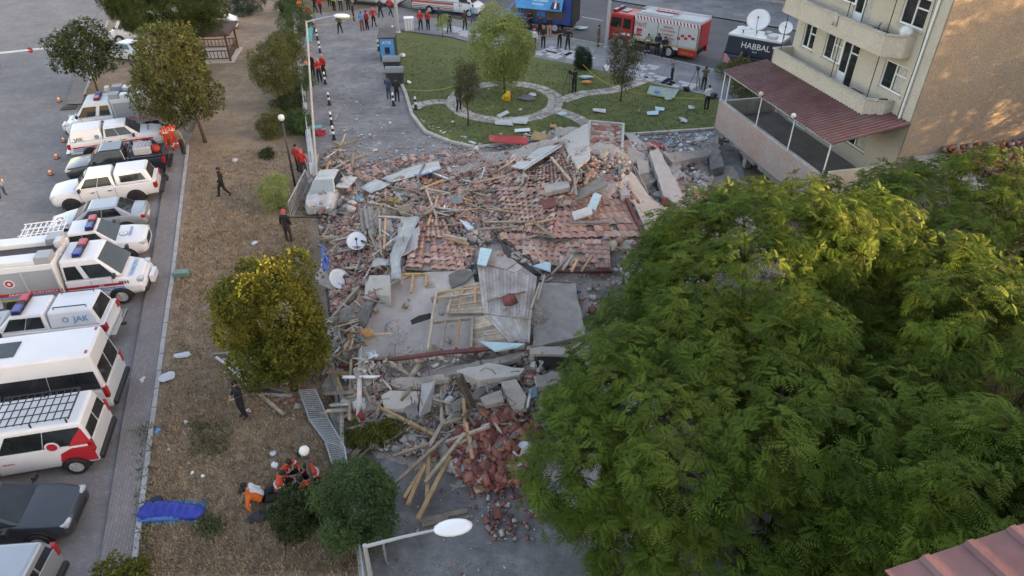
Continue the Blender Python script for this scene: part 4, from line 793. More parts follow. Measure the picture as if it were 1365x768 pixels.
# 10 white minibus
v = van('long white minibus with black side windows and a dark roof hatch', (-76, 584), (54, 565), 6.9, 2.62, 3.9, 1.02, group='parked vans', name='minibus', cat='minibus'); v.box('roof_hatch', M_GLASS, -1.5, -.75, -.4, .4, 2.625, 2.65, .01); v.box('roof_marker', M_TAIL, v.r+.22, v.r+.3, .55, .7, 2.62, 2.64, .004); v.box('roof_marker', M_TAIL, v.r+.22, v.r+.3, -.7, -.55, 2.62, 2.64, .004)
for x in (.2, 1.2): v.box('roof_seam', M_GPAN, x, x+.015, -.78, .78, 2.622, 2.63, .001)
# 11 white and red van with roof rack
v = van('white van with black roof rack grid and dark red rear corner', (-26, 649), (101, 628), 4.75, 1.98, 3.1, .95, group='parked vans'); v.lightbar(.95, 1.99, 1.2)
rk = v.box('roof_rack', M_BLKP, v.r+.4, v.r+.44, -.68, .68, 2.1, 2.13, .003)
for i in range(11): v.box('rack_bar', M_BLKP, v.r+.4+i*.215, v.r+.43+i*.215, -.68, .68, 2.131, 2.155, .003, rk)
for i in range(5): v.box('rack_bar', M_BLKP, v.r+.4, v.r+2.58, -.68+i*.332, -.655+i*.332, 2.157, 2.185, .003, rk)
for x in (v.r+.5, v.r+1.5, v.r+2.5):
    for y in (-.67, .67): v.box('rack_foot', M_BLKP, x-.02, x+.02, y-.02, y+.02, 1.97, 2.13, .003, rk)
cc = v.c['L'] if v.near > 0 else v.c['R']
def uvL(a, b): return (1-a, b) if v.near > 0 else (a, b)
def polyside(v, pts, m, name): 
    y = v.near*(v.hw+.006); q = MB(); n = len(pts); q.add([(x, y, z) for x, z in pts]+[(x, y-v.near*.02, z) for x, z in pts], [tuple(range(n))]+[(i, (i+1) % n, n+(i+1) % n, n+i) for i in range(n)]); v.p(name, q, m)
polyside(v, [(v.r+.01, .5), (v.r+.2, .5), (v.r+1.05, .62), (v.r+.95, .95), (v.r+.6, 1.12), (v.r+.01, 1.12)], M_STR_R, 'red_panel'); v.glasspoly(cc, [uvL(a, b) for a, b in ((.0, .02), (.16, .02), (.10, .4), (.02, .75))][:: (-1 if v.near > 0 else 1)], 'red_panel', M_STR_R, off=.022)
v.disc(v.r+1.1, v.hw-.03, 1.27, .21, M_WCAR, ring=M_STR_R); v.disc(v.r+1.1, v.hw-.01, 1.27, .12, M_STR_R)
for i in range(3): polyside(v, [(v.r+2.9+i*.16, .42), (v.r+2.98+i*.16, .42), (v.r+2.90+i*.16, .62), (v.r+2.82+i*.16, .62)], M_STR_R, 'red_slash')
v.txt('ARAMA', .1, M_STR_R, v.r+2.45, v.hw+.003, .82)
# 12 dark grey sedan, 13 grey vehicle
sedan('dark grey sedan with glossy bonnet facing the footpath at the bottom left', (56, 727), (-68, 742), M_DGREY, group='parked cars')
v = van('grey van at the bottom left corner, only its roof and dark rear showing', (-119, 851), (4, 841), 4.5, 1.62, 2.75, .88, paint=M_SILV, group='parked vans', hood=.9)
# top left vans behind the pine
van('white van behind the white sedan under the pine, cab toward the road', (163, 58), (215, 56), 5.6, 2.3, 3.4, .98, glass=False, group='white vans at the top left')
van('white van beyond the gazebo with its nose past the pine', (305, 42), (252, 46), 5.4, 2.3, 3.4, .98, glass=False, group='white vans at the top left')
# top: ambulances
OR_ = mat('orange_stripe', (.48, .10, .05), .5, .1, 3)
def ambulance(label, front, rear, L_=7.2):
    v = van(label, front, rear, L_, 2.75, 4.3, 1.0, glass=False, group='white vans on the main road', name='ambulance', cat='ambulance'); v.stripes(v.hw+.004, v.r+.1, v.f-2.6, .95, [(0, .2, OR_), (-.2, .06, M_STR_R), (.24, .05, M_STR_B), (-.36, .07, M_NAVY), (-.5, .05, M_NAVY)]); v.txt('/////', .3, M_STR_R, v.f-1.9, v.hw+.004, .9); v.lightbar(v.f-2.2, 2.77, 1.4)
    cc = v.c['R'] if v.near < 0 else v.c['L']; v.glass(cc, .06, .6, .12, .3, 'side_stripe', OR_) if v.near < 0 else None
    return v
ambulance('white ambulance with red and orange stripes and its nose behind the blue-shirted man', (630, 23), (570, 17))
ambulance('white ambulance with orange stripe behind the people at the top of the side road', (522, 10), (470, 5), 5.9)
van('white van at the very top beside the orange-striped ambulance', (437, 0), (385, -5), 5.9, 2.5, 3.6, glass=False, group='white vans on the main road')
sedan('dark car at the top edge between the ambulance and the blue truck', (662, -2), (630, -5), M_DGREY, group='cars on the main road')
# blue exhibition truck
v = Veh('blue_truck', 'blue exhibition truck with a raised sky-blue side flap', 'truck', (680, 37), (743, 44), 4.2, 1.9); f = 2.1
v.loft([(f+1.1, .45, .95, .75, .85, .7), (f+.9, .4, 1.15, .9, 1.0, .88), (f+.3, .4, 1.45, .95, 1.04, .95), (f-.9, .45, 1.5, .95, 1.04, 1.0)], 'cab_body', mat('bright_blue_paint', (.02, .16, .42), .4, .1, 1, coat=.4)); c = v.cab(f-.9, f-.88, f-.1, f+.62, 1.45, 2.35, 1.0, .85, 'cabin', _M['bright_blue_paint'], .1); v.glass(c['F'], .05, .95, .06, .9, 'windscreen'); v.glass(c['L' if v.near > 0 else 'R'], .2, .9, .08, .8, 'side_window')
bx = v.box('cargo_body', M_BLUE, -3.6, f-1.0, -1.15, 1.15, .8, 3.1, .03); sy = v.near
v.box('counter_opening', mat('brown_interior', (.10, .065, .045), .7, .3, 3), -2.9, f-1.3, *sorted((sy*1.152, sy*1.17)), 1.2, 2.1, .005); v.box('screen', M_STR_B, -1.2, -.4, *sorted((sy*1.172, sy*1.2)), 1.35, 1.95, .01); v.box('chassis', M_BLKP, -3.6, f, -.5, .5, .45, .79)
fy0, fz0, fy1, fz1 = sy*1.17, 3.02, sy*1.75, 2.05
q = MB(); q.hexa([(-2.9, fy0, fz0), (f-.6, fy0, fz0), (f-.6, fy1, fz1), (-2.9, fy1, fz1), (-2.9, fy0, fz0+.05), (f-.6, fy0, fz0+.05), (f-.6, fy1, fz1+.05), (-2.9, fy1, fz1+.05)]); fl = v.p('side_flap', q, mat('banner_blue', (.03, .24, .50), .5, .3, .8)); xd = Vector((-sy, 0, 0)); yd = Vector((0, fy0-fy1, fz0-fz1)).normalized(); o_ = Vector(((f-2.9-.6)/2, fy1, fz1+.055))
text('Her Zaman', .33, M_WHITE, v.root, o_+xd*-.7+yd*.68, xd, yd); text('Yanınızda', .3, M_WHITE, v.root, o_+xd*-.7+yd*.35, xd, yd)
def onflap(cx, cy, w_, h_, m, nm, z=.07, rot=0):
    q = MB(); a = xd*w_/2; b = yd*h_/2; nn = xd.cross(yd).normalized(); c_ = o_+xd*cx+yd*cy; q.hexa([c_-a-b, c_+a-b, c_+a*.7+b, c_-a*.7+b]+[p+nn*z*.15 for p in (c_-a-b, c_+a-b, c_+a*.7+b, c_-a*.7+b)]); v.p(nm, q, m)
onflap(1.55, .38, .95, .62, M_NAVY, 'printed_figure'); onflap(1.55, .42, .2, .5, M_WHITE, 'printed_figure', .1); onflap(1.55, .84, .26, .28, mat('skin_print', (.42, .25, .18), .6), 'printed_figure', .12); onflap(1.55, .96, .28, .08, M_DKMET, 'printed_figure', .13)
v.wheels(.45, .3, (f, -f), 1.04); q = MB(); q.box(-3.75, -3.61, -1.1, 1.1, .8, 3.0); v.p('open_rear_door', q, M_BLKP)
# fire engine
v = Veh('fire_engine', 'red and white fire engine on the main road', 'fire engine', (825, 64), (893, 77), 4.4, 2.1); f = 2.2; sy = v.near
c = v.cab(f-1.0, f-1.0, f+1.15, f+1.35, .65, 2.85, 1.2, 1.1, 'cabin', M_RED, .12); v.glass(c['F'], .06, .94, .42, .86, 'windscreen')
for sd in 'LR':
    for a, b in ((.1, .42), (.5, .92)):
        if sd == 'L': a, b = 1-b, 1-a
        v.glass(c[sd], a, b, .48, .84)
v.box('equipment_body', M_GPAN, -f-2.4, f-1.15, -1.22, 1.22, .95, 3.0, .03)
for sd in (-1, 1):
    for i, (a, b) in enumerate([(-f-2.3, -f-.72), (-f-.66, -f+1.1), (-f+1.16, f-1.2)]):
        v.box('shutter', M_ALU, a, b, *sorted((sd*1.222, sd*1.24)), 1.12, 2.62, .004); v.box('shutter_rail', M_CHR, a-.05, a-.01, *sorted((sd*1.222, sd*1.25)), 1.0, 2.7, .004)
    for i in range(19): x = -f-2.35+i*.29; q = MB(); y = sd*1.226; q.add([(x, y, 2.68), (x+.14, y, 2.68), (x+.24, y, 2.94), (x+.10, y, 2.94)], [(0, 1, 2, 3)]); v.p('hazard_stripe', q, M_STR_R)
    v.box('hazard_band', M_WHITE, -f-2.38, f-1.17, *sorted((sd*1.2, sd*1.224)), 2.66, 2.96, .003)
    v.box('yellow_line', M_YEL, -f-2.4, f-1.15, *sorted((sd*1.222, sd*1.236)), .96, 1.03, .003); v.box('rear_panel', M_RED, -f-2.38, -f-.85, *sorted((sd*1.0, sd*1.23)), .4, .93, .02); v.box('front_skirt', M_WCAR, f-1.2, f-.7, *sorted((sd*.9, sd*1.22)), .4, .94, .02); v.box('wheel_surround', M_WCAR, -f-.8, -f+.8, *sorted((sd*.9, sd*1.225)), .72, .94, .03)
v.txt('iTFAiYE', .5, M_STR_R, .55, 1.245, 2.1, squash=.75); v.box('number_badge', M_STR_R, .3, .8, *sorted((sy*1.236, sy*1.25)), 1.35, 1.95, .005); v.txt('112', .32, M_WHITE, .55, 1.255, 1.52)
for i, t in enumerate(['ARAMA', 'KURTARMA', 'YANGIN', 'SU BASKINI', 'HiZMETi']): v.txt(t, .27, M_STR_R, -1.95, 1.245, 2.3-.28*i, squash=.95)
for i in range(5): v.box('chequer', M_STR_R, -f-2.1+i*.3, -f-1.82+i*.3, *sorted((sy*1.236, sy*1.25)), 1.75+(i % 2)*.2-.04*i, 1.95+(i % 2)*.2-.04*i, .003)
v.txt('iTFAiYE 112', .22, M_YEL, -f-1.6, 1.238, .55); v.txt('iTFAiYE', .2, M_WHITE, f+.6, 1.2, 1.05); v.box('cab_stripe', M_WHITE, f-.8, f+.15, *sorted((sy*1.17, sy*1.205)), 1.2, 1.36, .003)
v.box('roof_deck', M_ALU, -f-2.3, f-1.25, -1.1, 1.1, 3.002, 3.05, .01); v.pair('roof_rail', M_ALU, -f-2.35, f-1.2, 1.1, 1.18, 3.0, 3.18, .02); v.box('hose_box', M_RED, -f+.2, -f+2.2, -.9, -.5, 3.05, 3.3, .03)
q = MB()
for y in (-.1, .35): q.cyl((-f-2.5, y, 3.38), (f-1.4, y, 3.38), .04, 6)
for i in range(12): x = -f-2.3+i*.42; q.cyl((x, -.1, 3.38), (x, .35, 3.38), .025, 6)
v.p('ladder', q, M_ALU); q = MB(); q.cyl((-f+.1, .8, 3.2), (f-1.5, .8, 3.2), .12, 8); v.p('suction_hose', q, M_ALU)
v.box('roof_hatch', M_GPAN, f-.1, f+.5, -.5, .5, 2.87, 2.93, .02); v.lightbar(f+.95, 2.87, 1.8, 1); v.box('front_bumper', M_WCAR, f+1.3, f+1.55, -1.2, 1.2, .4, .75, .05); v.pair('headlight', M_HEADL, f+1.5, f+1.57, .75, 1.1, .5, .68, .02); v.wheels(.5, .32, (f, -f), 1.2); v.mirrors(f+1.2, 1.38, 1.9); q = MB(); q.box(-f-2.45, -f-2.405, -1.0, 1.0, 1.0, 2.9); v.p('rear_shutter', q, M_RED); v.box('chassis', M_BLKP, -f-2.3, f+.6, -.6, .6, .5, .94)
# satellite van
v = Veh('satellite_van', 'dark navy broadcast van with big white lettering and white satellite dishes', 'broadcast van', (1041, 107), (981, 95), 3.66, 1.8); f = 1.83; sy = v.near
v.loft([(f+.95, .42, .8, .7, .8, .65), (f+.8, .36, 1.02, .85, .95, .8), (f+.2, .36, 1.25, .92, 1.0, .9), (-f-1.15, .4, 1.25, .92, 1.0, .98)], 'body', M_NAVY); c = v.cab(-f-1.15, -f-1.05, f-.55, f+.25, 1.24, 2.6, .97, .9, 'cabin', M_NAVY, .09); v.glass(c['F'], .05, .95, .06, .7, 'windscreen')
v.box('roof_deck', M_WCAR, -f-1.05, f-.6, -1.0, 1.0, 2.605, 2.78, .04); S_ = c['L' if sy > 0 else 'R']; nn = (S_[1]-S_[0]).cross(S_[3]-S_[0]).normalized(); ux = (S_[1]-S_[0]).normalized(); uy = nn.cross(ux); cc_ = (S_[0]+S_[1]+S_[2]+S_[3])/4
text('HABBAL', .62, M_WHITE, v.root, cc_-uy*.05+nn*.02, ux, uy, align='CENTER'); text('Ajansi', .16, M_WHITE, v.root, cc_-uy*.28+nn*.02, ux, uy, align='CENTER')
q = MB(); y = sy*1.008; q.add([(-f-1.1, y, .5), (-f-.2, y, .5), (-f-.95, y, 1.24), (-f-1.1, y, 1.24)], [(0, 1, 2, 3)]); v.p('pink_stripe', q, mat('pink_print', (.55, .25, .27), .5)); 
def dish(name, parent, c, r, aim, m, mount_to, smooth=True):
    a = Vector(aim).normalized(); q = MB(); M_ = a.to_track_quat('Z', 'Y').to_matrix().to_4x4(); M_.translation = Vector(c)
    q.lathe([(r*k/5, .28*r*(k/5)**2) for k in range(1, 6)]+[(r, .28*r+.03)]+[(r*k/5, .28*r*(k/5)**2+.03) for k in range(4, 0, -1)], 22, M=M_); o = q.build(name, m, parent, smooth=True)
    q = MB(); q.bar(M_ @ Vector((0, -r*.95, .25*r)), M_ @ Vector((0, -r*.15, r*.95)), .03, .03); q.box(-.05, .05, -.05-r*.15, .05-r*.15, r*.9, r*1.05, M=M_); q.build('feed_arm', M_BLKP, o if parent else o)
    if mount_to is not None: q = MB(); q.bar(Vector(c), Vector(mount_to), .07, .07); q.build('dish_mount', M_BLKP, o)
    return o
aimw = v.root.matrix_basis.to_3x3().inverted() @ Vector((-.35, -.8, .75))
dish('satellite_dish', v.root, (-1.1, 0, 3.7), .85, aimw, M_WHITE, (-1.1, .2, 2.78)); dish('satellite_dish', v.root, (1.0, .1, 3.45), .5, aimw, M_WHITE, (1.0, .1, 2.78)); dish('satellite_dish', v.root, (-2.0, -.3, 3.0), .5, (0, 0, 1), M_WHITE, (-2.0, -.3, 2.78))
v.box('roof_unit', M_ALU, .0, .7, -.8, -.2, 2.782, 3.0, .03); v.box('roof_unit', M_GPAN, -.5, -.1, .2, .8, 2.782, 2.95, .03); v.wheels(.35, .24, body_hw=1.0); v.pair('taillight', M_TAIL, -f-1.17, -f-1.1, .85, 1.0, .9, 1.4, .01); v.pair('headlight', M_HEADL, f+.7, f+.93, .5, .84, .78, .98, .04)
# ================================================================ people
def cloth_m(n, c): return mat(n, c, .85, .18, 9, .2)
K_BLACK = cloth_m('black_cloth', (.014, .014, .017)); K_NAVY = cloth_m('navy_cloth', (.02, .028, .055)); K_RED = cloth_m('red_jacket', (.42, .022, .022)); K_ORED = cloth_m('orange_red_suit', (.58, .055, .02)); K_ORA = cloth_m('orange_vest', (.68, .13, .02)); K_TAN = cloth_m('tan_vest', (.25, .2, .13)); K_LBL = cloth_m('light_blue_shirt', (.16, .30, .42)); K_BLUE = cloth_m('blue_shirt', (.04, .25, .50)); K_JEAN = cloth_m('jeans', (.05, .08, .13)); K_OLV = cloth_m('olive_cloth', (.09, .08, .04)); K_YG = cloth_m('yellow_green_vest', (.38, .52, .05)); K_GREY = cloth_m('grey_shirt', (.20, .21, .22)); K_WHT = cloth_m('white_shirt', (.6, .62, .64)); K_BRN = cloth_m('dark_brown_cloth', (.045, .032, .028)); K_DRED = cloth_m('dark_red_trousers', (.20, .04, .03)); K_MUST = cloth_m('mustard_jacket', (.2, .15, .05))
K_SKIN = mat('skin', (.40, .24, .17), .6, .08, 6); K_HAIR = mat('dark_hair', (.015, .012, .01), .8, .2, 20); K_SHOE = mat('shoe_leather', (.02, .018, .016), .6); K_REFL = mat('reflective_tape', (.6, .62, .6), .4); K_HRED = mat('red_helmet', (.5, .03, .02), .35, coat=.4); K_HORA = mat('orange_helmet', (.62, .14, .02), .35, coat=.4); K_EYE = mat('eye_dark', (.01, .01, .01), .3); K_LIP = mat('lip', (.3, .12, .1), .6)
def joints(pose):
    """joint positions (m), facing -Y (front), z up; right side x<0"""
    J = dict(pel=(0, 0, .95), wai=(0, .01, 1.1), che=(0, .0, 1.30), nec=(0, .005, 1.47), hd0=(0, -.01, 1.58), hd1=(0, -.015, 1.66))
    for s, n in ((-1, 'r'), (1, 'l')):
        J.update({n+'sh': (s*.185, .01, 1.42), n+'el': (s*.24, .03, 1.15), n+'wr': (s*.25, -.05, .90), n+'hip': (s*.095, 0, .90), n+'kn': (s*.11, -.02, .50), n+'an': (s*.115, .03, .09), n+'to': (s*.13, -.14, .04)})
    S = {k: Vector(v) for k, v in J.items()}
    def st(**k):
        for a, b in k.items(): S[a] = Vector(b)
    if pose == 'front': st(rel=(-.25, .02, 1.17), rwr=(-.10, -.22, 1.08), lel=(.25, .02, 1.17), lwr=(.10, -.22, 1.10))
    if pose == 'cross': st(rel=(-.24, -.05, 1.17), rwr=(.08, -.20, 1.22), lel=(.24, -.05, 1.17), lwr=(-.08, -.23, 1.18))
    if pose == 'hips': st(rel=(-.36, .08, 1.2), rwr=(-.19, -.06, 1.02), lel=(.36, .08, 1.2), lwr=(.19, -.06, 1.02), rhip=(-.1, 0, .9), ran=(-.18, .03, .09), lan=(.18, .03, .09), rto=(-.22, -.13, .04), lto=(.22, -.13, .04))
    if pose == 'photo': st(rel=(-.25, -.18, 1.28), rwr=(-.10, -.28, 1.52), lel=(.25, -.18, 1.28), lwr=(.10, -.30, 1.50))
    if pose == 'walk': st(rkn=(-.10, -.20, .52), ran=(-.1, -.28, .10), rto=(-.11, -.45, .07), lkn=(.1, .05, .50), lan=(.1, .30, .14), lto=(.11, .16, .03), rel=(-.25, .14, 1.17), rwr=(-.25, .12, .93), lel=(.25, -.08, 1.16), lwr=(.23, -.26, .98))
    if pose == 'step': st(rkn=(-.12, -.08, .5), ran=(-.2, -.05, .09), rto=(-.24, -.21, .04), lkn=(.14, .0, .5), lan=(.16, .12, .09), lto=(.18, -.05, .04), rel=(-.26, .0, 1.17), rwr=(-.18, -.22, 1.02))
    if pose == 'sit':
        dz = Vector((0, 0, -.72)); 
        for k in ('pel', 'wai', 'che', 'nec', 'hd0', 'hd1', 'rsh', 'lsh', 'rel', 'lel', 'rhip', 'lhip'): S[k] = S[k]+dz
        for k, y in (('wai', -.04), ('che', -.12), ('nec', -.2), ('hd0', -.25), ('hd1', -.28), ('rsh', -.15), ('lsh', -.15)): S[k].y += y
        st(rkn=(-.2, -.40, .42), ran=(-.17, -.62, .09), rto=(-.19, -.78, .05), lkn=(.2, -.38, .40), lan=(.2, -.64, .09), lto=(.22, -.80, .05), rel=(-.27, -.25, .48), rwr=(-.16, -.42, .50), lel=(.27, -.25, .48), lwr=(.17, -.42, .48))
    if pose == 'recline':
        dz = Vector((0, 0, -.80))
        for k in ('pel', 'wai', 'che', 'nec', 'hd0', 'hd1', 'rsh', 'lsh', 'rel', 'lel', 'rhip', 'lhip'): S[k] = S[k]+dz
        for k, y, z in (('wai', .1, -.05), ('che', .27, -.10), ('nec', .40, -.14), ('hd0', .47, -.13), ('hd1', .50, -.12), ('rsh', .36, -.12), ('lsh', .36, -.12)): S[k].y += y; S[k].z += z
        st(rkn=(-.12, -.42, .20), ran=(-.13, -.82, .09), rto=(-.18, -.90, .19), lkn=(.14, -.40, .36), lan=(.14, -.68, .08), lto=(.15, -.84, .05), rel=(-.27, .45, .25), rwr=(-.3, .38, .07), lel=(.3, .35, .28), lwr=(.2, .08, .25))
    return S
_pose = {}
def pose_mesh(pose):
    if pose in _pose: return _pose[pose]
    S = joints(pose); V = []; E = []; Rr = []; Z = []   # zone per vertex: 0 top 1 trousers 2 skin 3 shoe
    def v(p, r, z): V.append(Vector(p)); Rr.append(r if isinstance(r, tuple) else (r, r)); Z.append(z); return len(V)-1
    def e(a, b): E.append((a, b)); return b
    pel = v(S['pel'], (.185, .135), 1); wai = e(pel, v(S['wai'], (.175, .135), 0)); che = e(wai, v(S['che'], (.20, .15), 0)); up_ = e(che, v(S['che']*.35+S['nec']*.65, (.145, .105), 0)); nec = e(up_, v(S['nec'], .058, 2)); 
    h0 = e(nec, v(S['hd0'], (.075, .09), 2)); h1 = e(h0, v(S['hd1'], (.078, .092), 2)); h2 = e(h1, v(S['hd1']+(S['hd1']-S['hd0'])*.7, (.045, .055), 2))
    for s, n in ((-1, 'r'), (1, 'l')):
        sh = e(up_, v(S[n+'sh'], .09, 0)); a1 = e(sh, v(S[n+'sh']*.5+S[n+'el']*.5, .07, 0)); el = e(a1, v(S[n+'el'], .058, 0)); f1 = e(el, v(S[n+'el']*.35+S[n+'wr']*.65, .048, 0)); wr = e(f1, v(S[n+'wr'], .027, 2))
        d = (S[n+'wr']-S[n+'el']).normalized(); sd = Vector((0, 1, 0)).cross(d) if abs(d.y) < .8 else Vector((1, 0, 0)); sd = d.cross(Vector((s, 0, 0))).normalized() if d.cross(Vector((s, 0, 0))).length > .2 else Vector((0, 0, 1)); curl = Vector((-s, 0, 0)); curl = (curl-d*curl.dot(d)).normalized() if (curl-d*curl.dot(d)).length > .1 else Vector((0, -1, 0))
        palm = e(wr, v(S[n+'wr']+d*.06, (.032, .018), 2))
        for i, fl in enumerate((.070, .080, .075, .058)):
            b = S[n+'wr']+d*.085+sd*(.030-.02*i); k0 = e(palm, v(b, .009, 2)); k1 = e(k0, v(b+d*fl*.5+curl*fl*.12, .0085, 2)); e(k1, v(b+d*fl*.85+curl*fl*.45, .007, 2))
        t0 = e(palm, v(S[n+'wr']+d*.045+sd*.042+curl*.01, .011, 2)); e(t0, v(S[n+'wr']+d*.08+sd*.062+curl*.03, .009, 2))
        hp = e(pel, v(S[n+'hip'], .11, 1)); th = e(hp, v(S[n+'hip']*.5+S[n+'kn']*.5, .10, 1)); kn = e(th, v(S[n+'kn'], .08, 1)); cf = e(kn, v(S[n+'kn']*.6+S[n+'an']*.4, .075, 1)); an = e(cf, v(S[n+'an'], .06, 1)); hl = e(an, v(S[n+'an']*.75+S[n+'to']*.25+Vector((0, 0, -.03)), .045, 3)); e(hl, v(S[n+'to'], (.042, .030), 3))
    me = bpy.data.meshes.new('body'); me.from_pydata(V, E, []); o = bpy.data.objects.new('body', me); COL.objects.link(o)
    m = o.modifiers.new('skin', 'SKIN'); m.use_smooth_shade = True; m.branch_smoothing = .4
    sv = me.skin_vertices[0].data
    for i, r in enumerate(Rr): sv[i].radius = r; sv[i].use_root = (i == 0)
    sb = o.modifiers.new('sub', 'SUBSURF'); sb.levels = 1; dg = bpy.context.evaluated_depsgraph_get(); dg.update(); em = bpy.data.meshes.new_from_object(o.evaluated_get(dg)); bpy.data.objects.remove(o)
    P0 = np.array([V[a] for a, b in E]); P1 = np.array([V[b] for a, b in E]); c = np.array([p.center[:] for p in em.polygons]); D = P1-P0; L2 = (D*D).sum(1)+1e-9
    t = np.clip(((c[:, None]-P0)*D).sum(2)/L2, 0, 1); dist = np.linalg.norm(c[:, None]-(P0+t[..., None]*D), axis=2)-np.array([(max(Rr[a])+max(Rr[b]))/2 for a, b in E]); k = dist.argmin(1); tt = t[np.arange(len(k)), k]; za = np.array([Z[a] for a, b in E])[k]; zb = np.array([Z[b] for a, b in E])[k]
    mi = np.where(tt < .5, za, zb); em.materials.clear(); [em.materials.append(K_SKIN) for _ in range(4)]; em.polygons.foreach_set('material_index', mi.astype(np.int32)); em.polygons.foreach_set('use_smooth', np.ones(len(mi), bool)); _pose[pose] = (em, S); return _pose[pose]
def head_part(kind, S, m, parent):
    c = S['hd0']*.4+S['hd1']*.6; ax = (S['hd1']-S['hd0']).normalized(); fr = Vector((0, -1, 0)); fr = (fr-ax*fr.dot(ax)).normalized(); sd = ax.cross(fr); M_ = Matrix((sd, fr, ax)).transposed().to_4x4(); M_.translation = c
    q = MB()
    if kind == 'hair': q.lathe([(.098, -.03), (.102, .02), (.09, .075), (.055, .112), (.01, .122)], 12, M=M_ @ Matrix.Translation((0, -.018, 0)) @ Matrix.Diagonal((.86, 1.02, 1, 1)))
    if kind == 'helmet': q.lathe([(.145, .028), (.118, .04), (.118, .075), (.10, .115), (.06, .145), (.01, .152)], 14, M=M_ @ Matrix.Diagonal((.92, 1.08, 1, 1)))
    if kind == 'face':
        q.box(-.045, -.02, .082, .092, -.005, .008, M=M_); q.box(.02, .045, .082, .092, -.005, .008, M=M_); q.box(-.024, .024, .082, .093, -.062, -.052, 1, M=M_)
        q.hexa([(-.014, .08, -.032), (.014, .08, -.032), (.012, .112, -.03), (-.012, .112, -.03), (-.006, .08, .01), (.006, .08, .01), (.004, .09, .008), (-.004, .09, .008)], 2, M=M_)
        for s in (-1, 1): q.box(s*.078-.008, s*.078+.012, -.02, .012, -.03, .025, 2, M=M_)
        return q.build('face', [K_EYE, K_LIP, K_SKIN], parent)
    return q.build(kind, m, parent, smooth=True)
def person(u, v, face, pose, top, trou, label, group=None, helm=None, hair=True, stripes=False, z=None, w=None, h=1.0, skin=K_SKIN, cap=None, gloves=None, vest=None):
    """face: degrees, 0 = toward the camera (-Y), positive = turning to the person's left (counter-clockwise seen from above)"""
    b = w if w is not None else P(u, v, .07 if z is None else z); em, S = pose_mesh(pose)
    r = empty('person', b, R(face), label, 'person', group); r.scale = (h, h, h)
    me = em.copy()
    for k, m in enumerate((top, trou, skin, K_SHOE)): me.materials[k] = m
    link('body', me, r)
    head_part('face', S, None, r)
    if hair: head_part('hair', S, K_HAIR, r)
    if helm: head_part('helmet', S, helm, r)
    if stripes:
        for a, b_, rr in (('che', 'wai', .215),):
            c = S[a]*.55+S[b_]*.45; ax = (S[a]-S[b_]).normalized(); M_ = ax.to_track_quat('Z', 'Y').to_matrix().to_4x4(); M_.translation = c; q = MB(); q.lathe([(rr*.9, -.03), (rr*.95, 0), (rr*.9, .03)], 14, M=M_ @ Matrix.Diagonal((1.0, .76, 1, 1))); q.build('reflective_band', K_REFL, r)
        for n in 'rl':
            for a, b_, rr in ((n+'kn', n+'an', .088), (n+'sh', n+'el', .078)):
                c = S[a]*.6+S[b_]*.4; ax = (S[a]-S[b_]).normalized(); M_ = ax.to_track_quat('Z', 'Y').to_matrix().to_4x4(); M_.translation = c; q = MB(); q.lathe([(rr, -.028), (rr*1.04, 0), (rr, .028)], 10, M=M_); q.build('reflective_band', K_REFL, r)
        for s in (-1, 1):
            q = MB(); q.bar(S['che']+Vector((s*.08, -.135, -.12)), S['nec']+Vector((s*.07, -.09, -.06)), .04, .012, up=(0, 1, 0)); q.bar(S['che']+Vector((s*.08, .13, -.12)), S['nec']+Vector((s*.07, .09, -.06)), .04, .012, up=(0, 1, 0)); q.build('reflective_band', K_REFL, r)
    return r
GT = 'people along the main road'; GS = 'people at the top of the side road'
